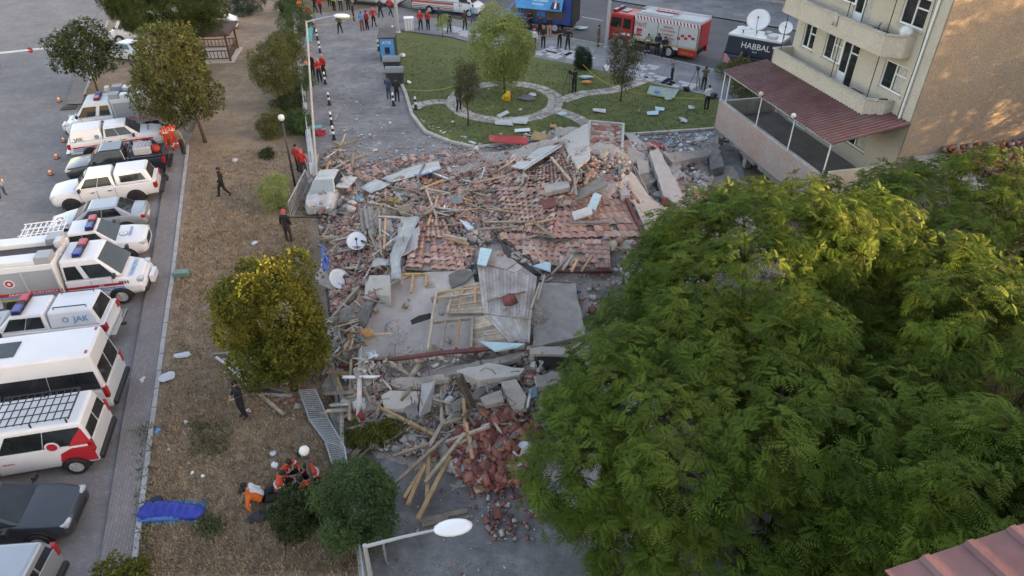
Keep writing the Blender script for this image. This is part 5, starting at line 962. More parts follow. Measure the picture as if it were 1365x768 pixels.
PE = [ # u v face pose top trousers label group helmet stripes
 (5, 262, 60, 'step', K_BRN, K_JEAN, 'man at the left edge of the car park in brown top and jeans', None, None, 0),
 (228, 202, 20, 'step', K_ORED, K_ORED, 'rescuer in orange-red suit nearest the bonnet of the striped pickup', 'rescuers in orange-red suits', None, 1),
 (236, 198, 200, 'cross', K_ORED, K_ORED, 'rescuer in orange-red suit under the olive tree, back to the camera', 'rescuers in orange-red suits', None, 1),
 (246, 206, 150, 'stand', K_TAN, K_BRN, 'person in tan vest and dark trousers at the end of the parked pickups', None, None, 0),
 (170, 213, 80, 'sit', K_BRN, K_BLACK, 'person crouching between the striped pickup and the black pickup', None, None, 0),
 (300, 262, -60, 'walk', K_BLACK, K_BLACK, 'person in black standing alone on the dry grass above the middle', None, None, 0),
 (326, 556, -40, 'front', K_BLACK, K_BLACK, 'person in black on the dry grass left of the fallen planks', None, None, 0),
 (386, 322, 170, 'stand', K_BLACK, K_BRN, 'worker in black with red helmet at the end of the bent iron pole', None, K_HRED, 0),
 (407, 237, 185, 'stand', K_RED, K_BRN, 'red-jacketed rescuer nearer the camera at the fence by the globe lamp', 'red-jacketed pair at the fence', K_HRED, 0),
 (400, 230, 150, 'stand', K_RED, K_BLACK, 'red-jacketed rescuer further back at the fence by the globe lamp', 'red-jacketed pair at the fence', None, 0),
 (427, 110, 20, 'cross', K_RED, K_BLACK, 'orange-helmeted rescuer in red and black at the front of the bollard group', 'rescuers by the tall lamp', K_HORA, 0),
 (433, 104, -30, 'stand', K_RED, K_BLACK, 'orange-helmeted rescuer furthest from the fence, by the bollards', 'rescuers by the tall lamp', K_HORA, 0),
 (418, 103, 160, 'stand', K_BLACK, K_BLACK, 'rescuer in black with orange helmet at the back of the bollard group', 'rescuers by the tall lamp', K_HORA, 0),
 (412, 113, 60, 'stand', K_NAVY, K_BLACK, 'rescuer in navy with orange helmet behind the tall lamp post', 'rescuers by the tall lamp', K_HORA, 0),
 (402, 24, 30, 'stand', K_ORA, K_BLACK, 'person in orange vest at the top of the fence', GS, None, 0),
 (413, 33, -20, 'stand', K_RED, K_NAVY, 'person in red jacket by the first bollards', GS, K_HRED, 0),
 (404, 12, 90, 'stand', K_BLACK, K_BLACK, 'person in black behind the orange vest at the top edge', GS, None, 0),
 (421, 17, -40, 'step', K_BRN, K_BLACK, 'person in dark brown at the top left of the side road', GS, None, 0), (428, 19, 40, 'walk', K_RED, K_BLACK, 'walker in red and black at the top left of the side road', GS, None, 0),
 (454, 45, -10, 'step', K_OLV, K_BLACK, 'person in olive top under the white lamp head', GS, None, 0),
 (446, 15, 150, 'stand', K_YG, K_BLACK, 'person in yellow-green vest, left of the pair at the ambulance', GS, None, 0), (455, 15, 180, 'stand', K_YG, K_NAVY, 'person in yellow-green vest, right of the pair at the ambulance', GS, None, 0),
 (465, 14, 200, 'stand', K_BLACK, K_BLACK, 'person in black between the vests and the ambulance', GS, None, 0), (472, 28, 100, 'stand', K_BLACK, K_BLACK, 'person in black left of the blue shirt on the side road', GS, None, 0),
 (483.5, 42, 10, 'cross', K_BLUE, K_DRED, 'man in bright blue shirt and dark red trousers on the side road', GS, None, 0), (490, 40, -30, 'stand', K_RED, K_BLACK, 'rescuer in red and black beside the blue shirt', GS, None, 0),
 (499, 36, 0, 'hips', K_RED, K_BLACK, 'rescuer with red helmet standing hands on hips on the side road', GS, K_HRED, 0), (521, 22, 60, 'walk', K_RED, K_NAVY, 'walker in red and navy in front of the ambulance nose', GS, None, 0),
 (561, 40, 20, 'step', K_RED, K_BLACK, 'rescuer in red and black beside the white crate', GT, K_HRED, 0), (571, 40.5, -20, 'stand', K_RED, K_BLACK, 'rescuer with dark top and red shoulders, second from the white crate', GT, K_HRED, 0),
 (599, 44, 15, 'step', K_BLACK, K_BLACK, 'man in black beside the sapling on the pavement', GT, None, 0), (620, 40, 20, 'step', K_BRN, K_BLACK, 'man in dark brown between the sapling and the ambulance nose', GT, None, 0),
 (631, 33, 0, 'hips', K_LBL, K_JEAN, 'man in light blue shirt at the ambulance nose', GT, None, 0), (663, 38, -30, 'stand', K_LBL, K_JEAN, 'man in light blue shirt at the cab of the blue truck', GT, None, 0),
 (706, 41, 10, 'cross', K_BLACK, K_BLACK, 'person in black under the raised flap of the blue truck', GT, None, 0), (712, 66, -15, 'stand', K_WHT, K_NAVY, 'person in white top with red helmet on the pavement', GT, K_HRED, 0),
 (724, 64, 0, 'front', K_BLACK, K_BLACK, 'person in black with red helmet on the pavement', GT, K_HRED, 0), (732, 49, 180, 'stand', K_BLACK, K_SKIN, 'person in black shorts facing the blue truck', GT, None, 0),
 (745.6, 64, 0, 'cross', K_BLACK, K_BLACK, 'man in black with crossed arms, left of the pair behind the blue truck', GT, None, 0), (756.5, 67, -15, 'hips', K_BLACK, K_BLACK, 'man in black with hands on hips, right of the pair behind the blue truck', GT, None, 0),
 (797, 62, 70, 'stand', K_OLV, K_OLV, 'person in dark olive left of the fire engine cab', GT, None, 0), (862, 73, 0, 'hips', K_MUST, K_BLACK, 'firefighter in mustard jacket leaning at the fire engine side', GT, None, 1), (875, 74, -10, 'front', K_NAVY, K_BLACK, 'person in navy beside the firefighter at the fire engine', GT, None, 0),
 (895, 108, -120, 'photo', K_GREY, K_NAVY, 'man in grey shirt filming in front of the fire engine rear', 'camera crews', None, 0), (937, 120, 160, 'photo', K_OLV, K_BRN, 'camera operator in dark clothes behind a tripod on the pavement', 'camera crews', None, 0),
 (941, 146, 190, 'front', K_WHT, K_BLACK, 'man in white shirt and dark trousers at the lawn corner', 'camera crews', None, 0), (765, 124, 200, 'photo', K_BLACK, K_BLACK, 'photographer in black with tripod on the upper lawn', 'camera crews', None, 0),
 (612, 148, 30, 'step', K_BRN, K_BLACK, 'person in black beside the thin grey-brown tree', None, None, 0), (519, 133, 160, 'front', K_JEAN, K_JEAN, 'person in blue denim at the nearer grey dumpster', 'pair by the dumpsters', None, 0), (530, 136, 170, 'front', K_BLACK, K_BLACK, 'person in black at the nearer grey dumpster', 'pair by the dumpsters', None, 0),
 (983, 98, 60, 'stand', K_OLV, K_OLV, 'person in olive beside the broadcast van', None, None, 0)]
PE += [(440, 9, 30, 'stand', K_BLACK, K_BLACK, 'person in black left of the yellow-green vests at the top edge', GS, None, 0), (508, 24, -20, 'step', K_BRN, K_BLACK, 'person in brown between the red helmet and the ambulance nose', GS, None, 0), (586, 35, 10, 'hips', K_NAVY, K_BLACK, 'person in navy left of the man by the sapling', GT, None, 0), (690, 47, -10, 'cross', K_BLACK, K_NAVY, 'person in black left of the truck flap', GT, None, 0), (719, 47, 20, 'stand', K_NAVY, K_BLACK, 'person in navy under the truck flap', GT, None, 0), (884, 77, 0, 'front', K_BLACK, K_BLACK, 'person in black at the rear wheel of the fire engine', GT, None, 0), (395, 8, 0, 'stand', K_RED, K_BLACK, 'person in red at the very top of the fence', GS, None, 0)]
for u, v_, fc, po, tp, tr_, lb, gr_, hl, stp in PE: person(u, v_, fc, po, tp, tr_, lb, gr_, hl, not hl, stp, h=random.uniform(.97, 1.04))
G = 'rescuers resting on the grass'
person(384, 637, 60, 'sit', K_ORED, K_BLACK, 'seated rescuer in orange-red jacket with reflective bands beside the black bag', G, stripes=True)
person(372, 660, 110, 'sit', K_ORED, K_BLACK, 'seated rescuer in orange-red jacket in the middle of the resting group', G, stripes=True)
person(354, 664, 100, 'recline', K_WHT, K_BLACK, 'reclining rescuer in white top at the left of the resting group', G)
person(426, 642, -60, 'sit', K_ORED, K_BLACK, 'seated rescuer in orange-red jacket right of the globe lamp post', G, stripes=True)
person(416, 670, -120, 'sit', K_ORED, K_BLACK, 'seated rescuer in orange-red half hidden by the round bush', G, stripes=True)
person(352, 668, 110, 'recline', K_ORA, K_BLACK, 'rescuer with orange trousers lying against the round bush', G)
# ================================================================ the collapsed building
CTL = [  # photo u, v and height of the rubble surface there
 (425, 300, 0), (418, 350, 0), (425, 420, 0), (438, 480, 0), (445, 545, 0), (462, 600, 0), (520, 660, 0), (560, 700, -.1), (640, 670, 0), (700, 660, 0), (750, 600, 0.2), (480, 205, 0), (440, 225, .1), (560, 195, 0), (620, 192, .1), (700, 185, .2), (760, 172, .6), (860, 178, .1), (950, 182, .1), (960, 240, .2), (950, 300, .3), (900, 360, .6), (840, 420, 1.0),
 (460, 255, .5), (520, 225, .3), (580, 215, .5), (640, 210, .9), (480, 290, .9), (455, 340, .9), (470, 390, .9), (450, 440, .6), (455, 500, .5), (500, 300, 1.5), (520, 270, 1.1), (560, 250, 1.3), (600, 235, 1.2), (540, 310, 2.3), (590, 290, 2.4), (560, 350, 2.3), (620, 340, 2.5),
 (660, 250, 2.0), (690, 225, 2.2), (735, 195, 2.0), (720, 235, 2.6), (690, 280, 2.2), (640, 280, 1.9), (670, 310, 2.4), (740, 250, 3.2), (765, 255, 3.4), (790, 215, 3.4), (808, 195, 3.5), (810, 240, 3.7), (835, 270, 3.0), (856, 311, 2.3), (800, 300, 3.1), (745, 310, 2.9), (700, 330, 2.6), (735, 357, 2.3), (812, 357, 2.2), (812, 322, 2.8),
 (850, 200, 1.8), (880, 220, 1.2), (870, 260, 1.4), (900, 250, 1.2), (900, 290, 1.4), (930, 240, .7), (870, 300, 1.8),
 (520, 380, 2.2), (500, 400, 1.9), (485, 430, 1.6), (540, 420, 2.1), (600, 400, 2.2), (640, 380, 2.5), (660, 345, 2.9), (700, 400, 3.0), (680, 430, 2.7), (620, 440, 2.2), (560, 460, 2.1), (490, 482, 1.9), (600, 468, 2.1), (700, 455, 2.3), (740, 400, 2.2), (770, 400, 2.1), (775, 450, 2.0), (720, 462, 2.1), (800, 430, 1.6),
 (500, 510, 1.3), (560, 500, 1.5), (640, 495, 1.7), (700, 490, 1.6), (500, 540, .7), (560, 540, .8), (620, 530, 1.1), (680, 520, 1.2), (740, 500, 1.2), (760, 540, .7), (520, 580, .3), (580, 580, .4), (640, 570, .8), (680, 590, .7), (710, 570, .5), (640, 620, .35), (690, 630, .25), (600, 620, .15)]
_c = np.array(CTL, float); _cx, _cy = Pn(_c[:, 0], _c[:, 1], _c[:, 2]); _cz = _c[:, 2]
_fl = np.array([(-11.5, 24), (-12.5, 30), (-14, 38), (-9, 42), (-2, 44), (6, 42), (14, 40), (14, 32), (-9, 17), (-8, 13), (-3, 9), (2, 9), (7, 12), (9, 18), (10, 24)], float)
_fp = np.array([(402, 262), (398, 300), (392, 350), (396, 400), (400, 450), (405, 500), (415, 550), (432, 610), (450, 660), (350, 350), (340, 430), (350, 520), (380, 600), (300, 400), (560, 178), (610, 180), (650, 178), (700, 172), (735, 160), (760, 150), (800, 140), (850, 160), (900, 165), (500, 190), (450, 195), (500, 690), (480, 640)], float)
_fx, _fy = Pn(_fp[:, 0], _fp[:, 1], 0.); _fl = np.concatenate([_fl, np.stack([_fx, _fy], 1)])
_cx = np.append(_cx, _fl[:, 0]); _cy = np.append(_cy, _fl[:, 1]); _cz = np.append(_cz, np.full(len(_fl), -.3))
def H(x, y):
    x = np.atleast_1d(np.asarray(x, float)); y = np.atleast_1d(np.asarray(y, float)); sh_ = x.shape; x = x.ravel(); y = y.ravel(); d2 = (x[:, None]-_cx)**2+(y[:, None]-_cy)**2+.04
    w_ = d2**-2.2; return ((w_*_cz).sum(1)/w_.sum(1)).reshape(sh_)
def hitn(U, V_):
    U = np.asarray(U, float); V_ = np.asarray(V_, float); z = np.full(U.shape, 1.0)
    for i in range(14): x, y = Pn(U, V_, z); z = .5*z+.5*np.clip(H(x, y), -.02, 9)
    x, y = Pn(U, V_, z); return x, y, z
def hit(u, v, dz=0.0):
    x, y, z = hitn([u], [v]); z0 = max(float(z[0]), .0)+dz; return P(u, v, z0)
M_DUST = ground_mat('rubble_dust', [(.34, .305, .28), (.42, .385, .355), (.30, .21, .175), (.46, .43, .40)], scales=(.5, 1.8, 7), fine=22, bump=1.0)
M_TILE = mat('terracotta_tile', (.42, .235, .185), .85, .22, 2.5, .25, rnd=.30, dirt=.5); M_TILE2 = mat('dusty_tile', (.43, .30, .255), .9, .2, 3, .25, rnd=.3, dirt=.4); M_TILES = mat('tile_shards', (.40, .245, .205), .9, .25, 3, attr=.4)
M_BRK2 = mat('brick_shards', (.31, .125, .095), .9, .3, 4, attr=.4); M_CSH = mat('concrete_shards', (.42, .39, .365), .9, .2, 4, attr=.3); M_WOOD = mat('weathered_timber', (.34, .275, .21), .85, .3, 3, .3, rnd=.3); M_WOODY = mat('fresh_timber', (.40, .26, .13), .8, .25, 3, .3, rnd=.25); M_WOODG = mat('grey_timber', (.25, .225, .20), .9, .25, 3, .3, rnd=.3); M_WSH = mat('wood_splinters', (.36, .29, .22), .9, .25, 4, attr=.35); M_WHSH = mat('white_scraps', (.6, .62, .64), .7, .1, 4, attr=.2); M_BLSH = mat('blue_scraps', (.16, .28, .36), .7, .2, 4, attr=.3)
M_SHADE = mat('void_shade', (.02, .018, .016), .95, .3, 3); M_SHEET = mat('pale_blue_sheet', (.36, .52, .58), .5, .12, 3, dirt=.15); M_WSHEET = mat('white_sheet', (.50, .51, .51), .6, .1, 2, dirt=.6); M_ZINC = mat('zinc_sheet', (.33, .34, .35), .45, .2, 2.5, .15, metal=.2, dirt=.3); M_DGUT = mat('maroon_gutter', (.13, .035, .035), .5, .2, 3)  # near-black colour painted for shade inside holes, gaps, brick hollows, drain pit
M_ROOFBD = mat('stained_roof_boards', (.46, .45, .44), .85, .1, 1.6, .3, col2=(.25, .20, .165), rnd=.15, dirt=.2); M_CARD = mat('cardboard', (.38, .23, .11), .85, .15, 4)
EXC = [[(522, 362), (632, 360), (645, 420), (704, 455), (480, 486), (484, 428), (500, 400)], [(717, 375), (770, 375), (782, 448), (708, 462)], [(636, 350), (664, 330), (718, 368), (706, 457), (683, 457), (644, 418)], [(748, 250), (814, 230), (864, 318), (736, 319)], [(662, 312), (812, 322), (814, 358), (724, 354)], [(716, 188), (750, 189), (770, 248), (692, 250)], [(664, 252), (746, 252), (736, 312), (688, 306)], [(560, 294), (596, 291), (624, 362), (538, 358)], [(594, 312), (632, 330), (628, 352), (622, 358)], [(470, 495), (704, 462), (690, 484), (560, 512)], [(784, 163), (833, 167), (830, 200), (784, 198)], [(506, 515), (558, 520), (556, 545), (510, 545)], [(606, 482), (702, 488), (696, 506), (612, 504)], [(486, 364), (522, 366), (519, 394), (486, 392)], [(415, 228), (465, 226), (462, 290), (415, 292)], [(668, 510), (688, 504), (702, 526), (698, 550), (684, 550)]]
# surface of the heap
gx = np.arange(-14, 13, .14); gy = np.arange(9, 44, .14); GX, GY = np.meshgrid(gx, gy); GZ = np.zeros(GX.shape)
for i in range(GX.shape[0]): GZ[i] = H(GX[i], GY[i])
def vnoise(shape, cell, amp):
    h_, w_ = shape; a = RG.random((h_//cell+3, w_//cell+3)); yy = np.arange(h_)/cell; xx = np.arange(w_)/cell; y0 = yy.astype(int); x0 = xx.astype(int); fy = (yy-y0)[:, None]; fx = (xx-x0)[None]; fy = fy*fy*(3-2*fy); fx = fx*fx*(3-2*fx)
    g = lambda i, j: a[np.ix_(y0+i, x0+j)]
    return ((g(0, 0)*(1-fx)+g(0, 1)*fx)*(1-fy)+(g(1, 0)*(1-fx)+g(1, 1)*fx)*fy-.5)*2*amp
GZ2 = GZ+(vnoise(GZ.shape, 9, .12)+vnoise(GZ.shape, 4, .10)+vnoise(GZ.shape, 2, .06)+RG.uniform(-.03, .03, GZ.shape))*np.clip(GZ*1.5, 0, 1)-.20
_d = GY*CP+(CAM_H-GZ)*SP; _pu = 682.5+FPX*GX/_d; _pv = 384+FPX*((CAM_H-GZ)*CP-GY*SP)/_d
for _p in EXC[:-2]: GZ2 -= inpoly(_pu, _pv, _p)*.14
V = np.stack([GX+RG.uniform(-.04, .04, GX.shape), GY+RG.uniform(-.04, .04, GX.shape), GZ2], 2).reshape(-1, 3); W_ = GX.shape[1]
ii = np.arange(GX.shape[0]-1)[:, None]*W_+np.arange(W_-1)[None]; F = np.stack([ii, ii+1, ii+W_+1, ii+W_], 2).reshape(-1, 4); F = F[(V[F][:, :, 2] > -.16).any(1)]
tag(np_mesh('rubble_mound', V, F, M_DUST), kind='stuff')
# stuff: shards by zone
def keepout(U, V_, k=.93):
    bad = np.zeros(len(U), bool)
    for p in EXC: bad |= inpoly(U, V_, p)
    ok = ~bad | (RG.random(len(U)) > k); return U[ok], V_[ok]
def zone(name, poly, n, size, mats, probs, lift=.06, tilt=.9, asp=(1, .7, .45), ground=False):
    U, V_ = scatter(poly, n); U, V_ = keepout(U, V_)
    if ground: x, y = Pn(U, V_, .03); z = np.zeros(len(x))
    else: x, y, z = hitn(U, V_)
    C = np.stack([x, y, z-.08+RG.random(len(x))*lift+(.09 if ground else 0)], 1); s = RG.gamma(2.2, size/2.2, (len(x), 1)).clip(size*.3, size*3.2)*np.array(asp)*RG.uniform(.6, 1.4, (len(x), 3))
    chunks(name, C, s, mats, RG.choice(len(mats), len(x), p=np.array(probs)/sum(probs)), tilt=tilt)
ALL = [(420, 300), (440, 240), (500, 215), (620, 195), (740, 170), (850, 185), (950, 190), (960, 300), (860, 380), (790, 460), (770, 560), (700, 620), (640, 650), (560, 610), (470, 590), (440, 480), (430, 380)]
SH = [M_CSH, M_TILES, M_WSH, M_WHSH, M_BRK2, M_BLSH]
zone('rubble_shards', ALL, 4200, .12, SH, (.5, .22, .15, .05, .06, .02), .14)
zone('rubble_shards', [(425, 300), (450, 270), (520, 240), (640, 225), (700, 230), (760, 260), (700, 320), (620, 320), (520, 330), (500, 400), (450, 390)], 5200, .15, SH, (.27, .46, .20, .02, .03, .02), .14, asp=(1, .65, .16))
zone('rubble_dust_chips', [(480, 470), (700, 465), (790, 470), (770, 560), (700, 620), (560, 610), (470, 590)], 5200, .10, SH, (.75, .04, .12, .03, .05, .01), .2)
zone('brick_heap', [(610, 580), (660, 545), (700, 550), (722, 580), (705, 640), (640, 655), (600, 620)], 2600, .14, SH, (.08, .05, .04, .01, .82, .0), .3, asp=(1.1, .7, .5))
zone('rubble_shards', [(430, 195), (600, 185), (650, 205), (560, 235), (440, 235)], 1500, .08, SH, (.2, .5, .15, .1, .0, .05), .05)
zone('rubble_shards', [(820, 190), (900, 200), (950, 240), (900, 320), (850, 300)], 2200, .16, SH, (.62, .12, .08, .08, .06, .04), .22)
zone('rubble_shards', [(600, 620), (710, 600), (715, 720), (660, 720)], 420, .07, SH, (.25, .05, .05, .02, .62, 0), ground=True)
zone('rubble_shards', [(560, 600), (700, 640), (720, 768), (500, 768)], 160, .045, SH, (.3, .05, .2, .05, .4, 0), ground=True)
zone('rubble_chips', [(280, 470), (390, 470), (430, 560), (330, 560)], 420, .09, SH, (.2, .35, .3, .1, .05, 0), ground=True)
zone('litter', [(440, 100), (540, 150), (640, 200), (600, 235), (440, 235), (425, 190)], 420, .08, SH, (.25, .1, .1, .5, 0, .05), ground=True, asp=(1, .8, .1), tilt=.3)
zone('litter', [(548, 150), (570, 178), (640, 200), (760, 190), (760, 172), (640, 185), (580, 170)], 260, .13, SH, (.2, .02, .1, .5, 0, .18), ground=True, asp=(1, .8, .15), tilt=.4)
zone('litter', [(745, 128), (860, 112), (955, 135), (950, 172), (850, 180), (770, 165)], 420, .095, [M_WHSH, M_YEL, M_BLSH], (.72, .2, .08), ground=True, asp=(1, .8, .12), tilt=.3, lift=.03)
zone('litter', [(565, 175), (600, 110), (760, 90), (760, 165), (700, 185), (600, 190)], 300, .10, SH, (.15, .0, .1, .6, 0, .15), ground=True, asp=(1, .8, .12), tilt=.3, lift=.03)
zone('litter', [(840, 182), (950, 175), (952, 200), (860, 205)], 260, .12, SH, (.35, .05, .05, .4, 0, .15), ground=True, tilt=.4, asp=(1, .8, .2))
zone('litter', [(200, 400), (330, 430), (350, 600), (190, 760)], 60, .05, SH, (.2, .1, .1, .6, 0, 0), ground=True, tilt=.3, asp=(1, .8, .2))
zone('litter', [(250, 210), (400, 240), (420, 330), (240, 390)], 60, .06, SH, (.3, .2, .1, .4, 0, 0), ground=True, tilt=.3, asp=(1, .8, .2))
zone('litter', [(500, 560), (860, 320), (900, 380), (760, 560)], 10, .05, SH, (.3, .2, .1, .4, 0, 0))
zone('tile_rubble', [(740, 190), (786, 172), (836, 196), (846, 240), (806, 238), (768, 254)], 1500, .12, SH, (.3, .45, .2, .03, .02, 0), .2, asp=(1, .65, .25))
SPW = [M_WSH, M_WHSH, M_CSH]
zone('wood_splinters', [(440, 300), (520, 250), (700, 215), (800, 230), (740, 320), (620, 320), (520, 400), (450, 400)], 650, .11, SPW, (.8, .08, .12), .35, asp=(6, .4, .28), tilt=.35)
zone('wood_splinters', [(440, 420), (500, 400), (520, 480), (700, 470), (720, 560), (620, 600), (480, 590)], 650, .11, SPW, (.75, .05, .2), .35, asp=(6, .4, .28), tilt=.4)
zone('wood_splinters', [(426, 200), (460, 195), (480, 240), (430, 245)], 150, .12, SPW, (.8, .1, .1), .4, asp=(6, .4, .3), tilt=.7)
zone('tile_rubble', [(425, 255), (436, 275), (470, 285), (480, 250), (470, 270), (440, 300)], 260, .13, SH, (.4, .4, .1, .1, 0, 0), .5)
zone('van_debris', [(416, 276), (446, 272), (450, 292), (418, 296)], 170, .12, SH, (.5, .2, .2, .1, 0, 0), .9)
zone('van_debris', [(446, 232), (470, 230), (466, 268), (448, 270)], 170, .14, SH, (.4, .3, .2, .1, 0, 0), .9)
# ---- helpers for pieces
def wpts(pts, dz=.05):
    return [hit(p[0], p[1], p[2] if len(p) > 2 else dz) for p in pts]
def slab(name, pts, th, m, label, cat='slab', dz=.08, jag=.0, group=None, bevel=0, seg=3, abs_z=False):
    w_ = [P(*p) for p in pts] if abs_z else wpts(pts, dz); c = sum(w_, Vector())/len(w_)
    if sum((a.x*b.y-b.x*a.y) for a, b in zip(w_, w_[1:]+w_[:1])) < 0: w_ = w_[::-1]
    out = []
    for a, b in zip(w_, w_[1:]+w_[:1]):
        out.append(a); n = max(1, int((b-a).length/.35)) if jag else 1
        for i in range(1, n): p = a.lerp(b, i/n); out.append(p+Vector((random.uniform(-jag, jag), random.uniform(-jag, jag), random.uniform(-jag, jag)*.15)))
    # fit a plane so that the slab is flat
    A = np.array([[p.x-c.x, p.y-c.y, 1] for p in w_]); sol = np.linalg.lstsq(A, np.array([p.z for p in w_]), rcond=None)[0]
    if len(w_) > 4 or jag: out = [Vector((p.x, p.y, sol[0]*(p.x-c.x)+sol[1]*(p.y-c.y)+sol[2]+(p.z-(sol[0]*(p.x-c.x)+sol[1]*(p.y-c.y)+sol[2]))*.25)) for p in out]
    q = MB(); q.prism([p-c for p in out], th); o = q.build(name, m, bevel=bevel or (.02 if th > .08 else 0)); o.location = c
    return tag(o, label, cat, group) if label else o
def beam(name, a, b, w_, h, m, label, cat='beam', group=None, da=.1, db=.1, parent=None):
    A = hit(a[0], a[1], a[2] if len(a) > 2 else da); B = hit(b[0], b[1], b[2] if len(b) > 2 else db); q = MB(); q.bar((0, 0, 0), B-A, w_, h)
    o = q.build(name, m, parent, bevel=.012 if min(w_, h) > .05 else 0, seg=1); o.location = A; return tag(o, label, cat, group) if label else o
# curved roof tile, shared by all roof sections
q = MB(); prof = [(-.5, .0), (-.36, .0), (-.24, .026), (-.05, .038), (.14, .026), (.26, .0), (.36, -.003), (.5, .008)]
vs = [(x, y, z+t) for y, t in ((-.5, .03), (.55, 0)) for x, z in prof]+[(x, -.5, z+.005) for x, z in prof]; n_ = len(prof)
q.add(vs, [(i, i+1, n_+i+1, n_+i) for i in range(n_-1)]+[(2*n_+i, 2*n_+i+1, i+1, i) for i in range(n_-1)]); _t = q.build('roof_tile', M_TILE, smooth=False); TILE = _t.data; bpy.data.objects.remove(_t); TILE2 = TILE.copy(); TILE2.materials[0] = M_TILE2
def roof(label, quad, tw=.27, tl=.36, drop=.06, rough=.04, m2=.35, dz=.16, board=True, cols_px=None):
    """quad px: top-left, top-right, bottom-right, bottom-left (tiles step down from top to bottom)"""
    Q = wpts(quad, dz); rt = empty('collapsed_roof', (Q[0]+Q[1]+Q[2]+Q[3])/4, 0, label, 'tiled roof'); c = rt.location.copy(); Q = [p-c for p in Q]
    nu = max(2, round(((Q[1]-Q[0]).length+(Q[2]-Q[3]).length)/2/tw)); nv = max(2, round(((Q[3]-Q[0]).length+(Q[2]-Q[1]).length)/2/tl))
    while nu*nv > 330: nu = int(nu*.95); nv = int(nv*.97)
    def at(u, v): return (Q[0]*(1-u)+Q[1]*u)*(1-v)+(Q[3]*(1-u)+Q[2]*u)*v
    if board:
        q = MB(); g = 5; vs = [at(i/g, j/g)-Vector((0, 0, .05)) for j in range(g+1) for i in range(g+1)]+[at(i/g, j/g)-Vector((0, 0, .13)) for j in range(g+1) for i in range(g+1)]; k = (g+1)**2; fs = []
        for j in range(g):
            for i in range(g): a = j*(g+1)+i; fs += [(a, a+g+1, a+g+2, a+1), (k+a, k+a+1, k+a+g+2, k+a+g+1)]
        for i in range(g): fs += [(i, i+1, k+i+1, k+i), (g*(g+1)+i+1, g*(g+1)+i, k+g*(g+1)+i, k+g*(g+1)+i+1)]; a = i*(g+1); b = a+g; fs += [(a, k+a, k+a+g+1, a+g+1), (b, b+g+1, k+b+g+1, k+b)]
        q.add(vs, fs); q.build('roof_deck', M_WOODG, rt)
    # holes where tiles slid away
    holes = [(random.random(), random.random(), random.uniform(.04, .09)) for _ in range(3)]
    for j in range(nv):
        for i in range(nu):
            u, v = (i+.5)/nu, (j+.5)/nv
            if random.random() < drop or any((u-a)**2+(v-b)**2 < r_*r_ for a, b, r_ in holes): continue
            p = at(u, v); x = (at(min(1, u+.5/nu), v)-at(u-.5/nu, v))*nu; x = at((i+1)/nu, v)-at(i/nu, v); y = at(u, j/nv)-at(u, (j+1)/nv); z = x.cross(y).normalized()
            if z.z < 0: z = -z
            e = .18 if random.random() < rough*2 else .03; ang = random.gauss(0, e); x2 = x*math.cos(ang)+z.cross(x)*math.sin(ang); y2 = y*math.cos(ang)+z.cross(y)*math.sin(ang); z2 = (z+x.normalized()*random.gauss(0, e)+y.normalized()*random.gauss(0, e)).normalized()
            M_ = Matrix(((x2.x*1.0, y2.x, z2.x, 0), (x2.y*1.0, y2.y, z2.y, 0), (x2.z*1.0, y2.z, z2.z, 0), (0, 0, 0, 1))); p2 = p+z*(random.uniform(0, .02)+(.05 if e > .1 else 0))+x*random.gauss(0, e*.3); M_.translation = p2
            link('roof_tile', TILE2 if random.random() < m2 else TILE, rt, M_)
    return rt
roof('large right-hand tiled roof slope with a bent blue-white sheet lying on it', [(748, 252), (814, 232), (862, 316), (736, 318)], tw=.30, tl=.38)
roof('tiled eave slope above the maroon gutter beside the big trees', [(662, 312), (812, 322), (814, 358), (724, 354)], tw=.27, tl=.36, rough=.03, drop=.04)
roof('upper tiled roof slope below the pale planks', [(716, 190), (748, 191), (770, 246), (692, 250)], tw=.28, tl=.38, dz=.22)
roof('broken tiled slope in the middle of the heap, tiles slipping', [(660, 250), (746, 252), (736, 314), (684, 308)], tw=.30, tl=.38, rough=.14, drop=.08)
roof('tiled slope on the upper left of the heap with scattered tiles', [(640, 222), (712, 214), (690, 248), (630, 256)], tw=.30, tl=.40, rough=.3, drop=.16)
roof('bright terracotta roof patch above the grey concrete floor', [(560, 296), (592, 293), (622, 362), (540, 356)], tw=.26, tl=.30, rough=.08, m2=.1, dz=.22)
roof('small tiled patch right of the bright terracotta patch', [(594, 312), (632, 330), (628, 352), (622, 358)], tw=.26, tl=.32, rough=.1, dz=.2)
# slipped tiles as loose individuals in heaps
def loose(label, poly, n, dz=.1, tilt=1.0, sc=(.27, .36, 1)):
    U, V_ = keepout(*scatter(poly, n), .8); x, y, z = hitn(U, V_); rt = empty('tile_heap', (float(x.mean()), float(y.mean()), 0), 0, label, 'roof tiles'); c = rt.location.copy(); Rm = rotmats(len(x), tilt)
    main = random.uniform(-.6, .6)
    for k in range(len(x)):
        M_ = Matrix(Rm[k].tolist()).to_4x4() @ Matrix.Diagonal((sc[0], sc[1]*random.uniform(.5, 1), 1, 1)); M_.translation = Vector((x[k], y[k], z[k]+dz*random.random()-.02))-c; link('roof_tile', TILE if random.random() < .5 else TILE2, rt, M_)
loose('long drift of slipped terracotta tiles at the left side of the heap', [(440, 300), (470, 268), (500, 290), (505, 335), (480, 390), (452, 360)], 300)
loose('drift of slipped tiles across the top of the heap', [(560, 260), (660, 215), (720, 210), (690, 250), (640, 300), (600, 290)], 280)
loose('loose tiles over the ridge between the two tiled slopes', [(640, 300), (720, 250), (770, 255), (750, 310), (680, 330)], 190)
loose('loose tiles at the far side of the heap near the side road', [(450, 225), (560, 205), (640, 205), (600, 240), (500, 250)], 170, tilt=.5)
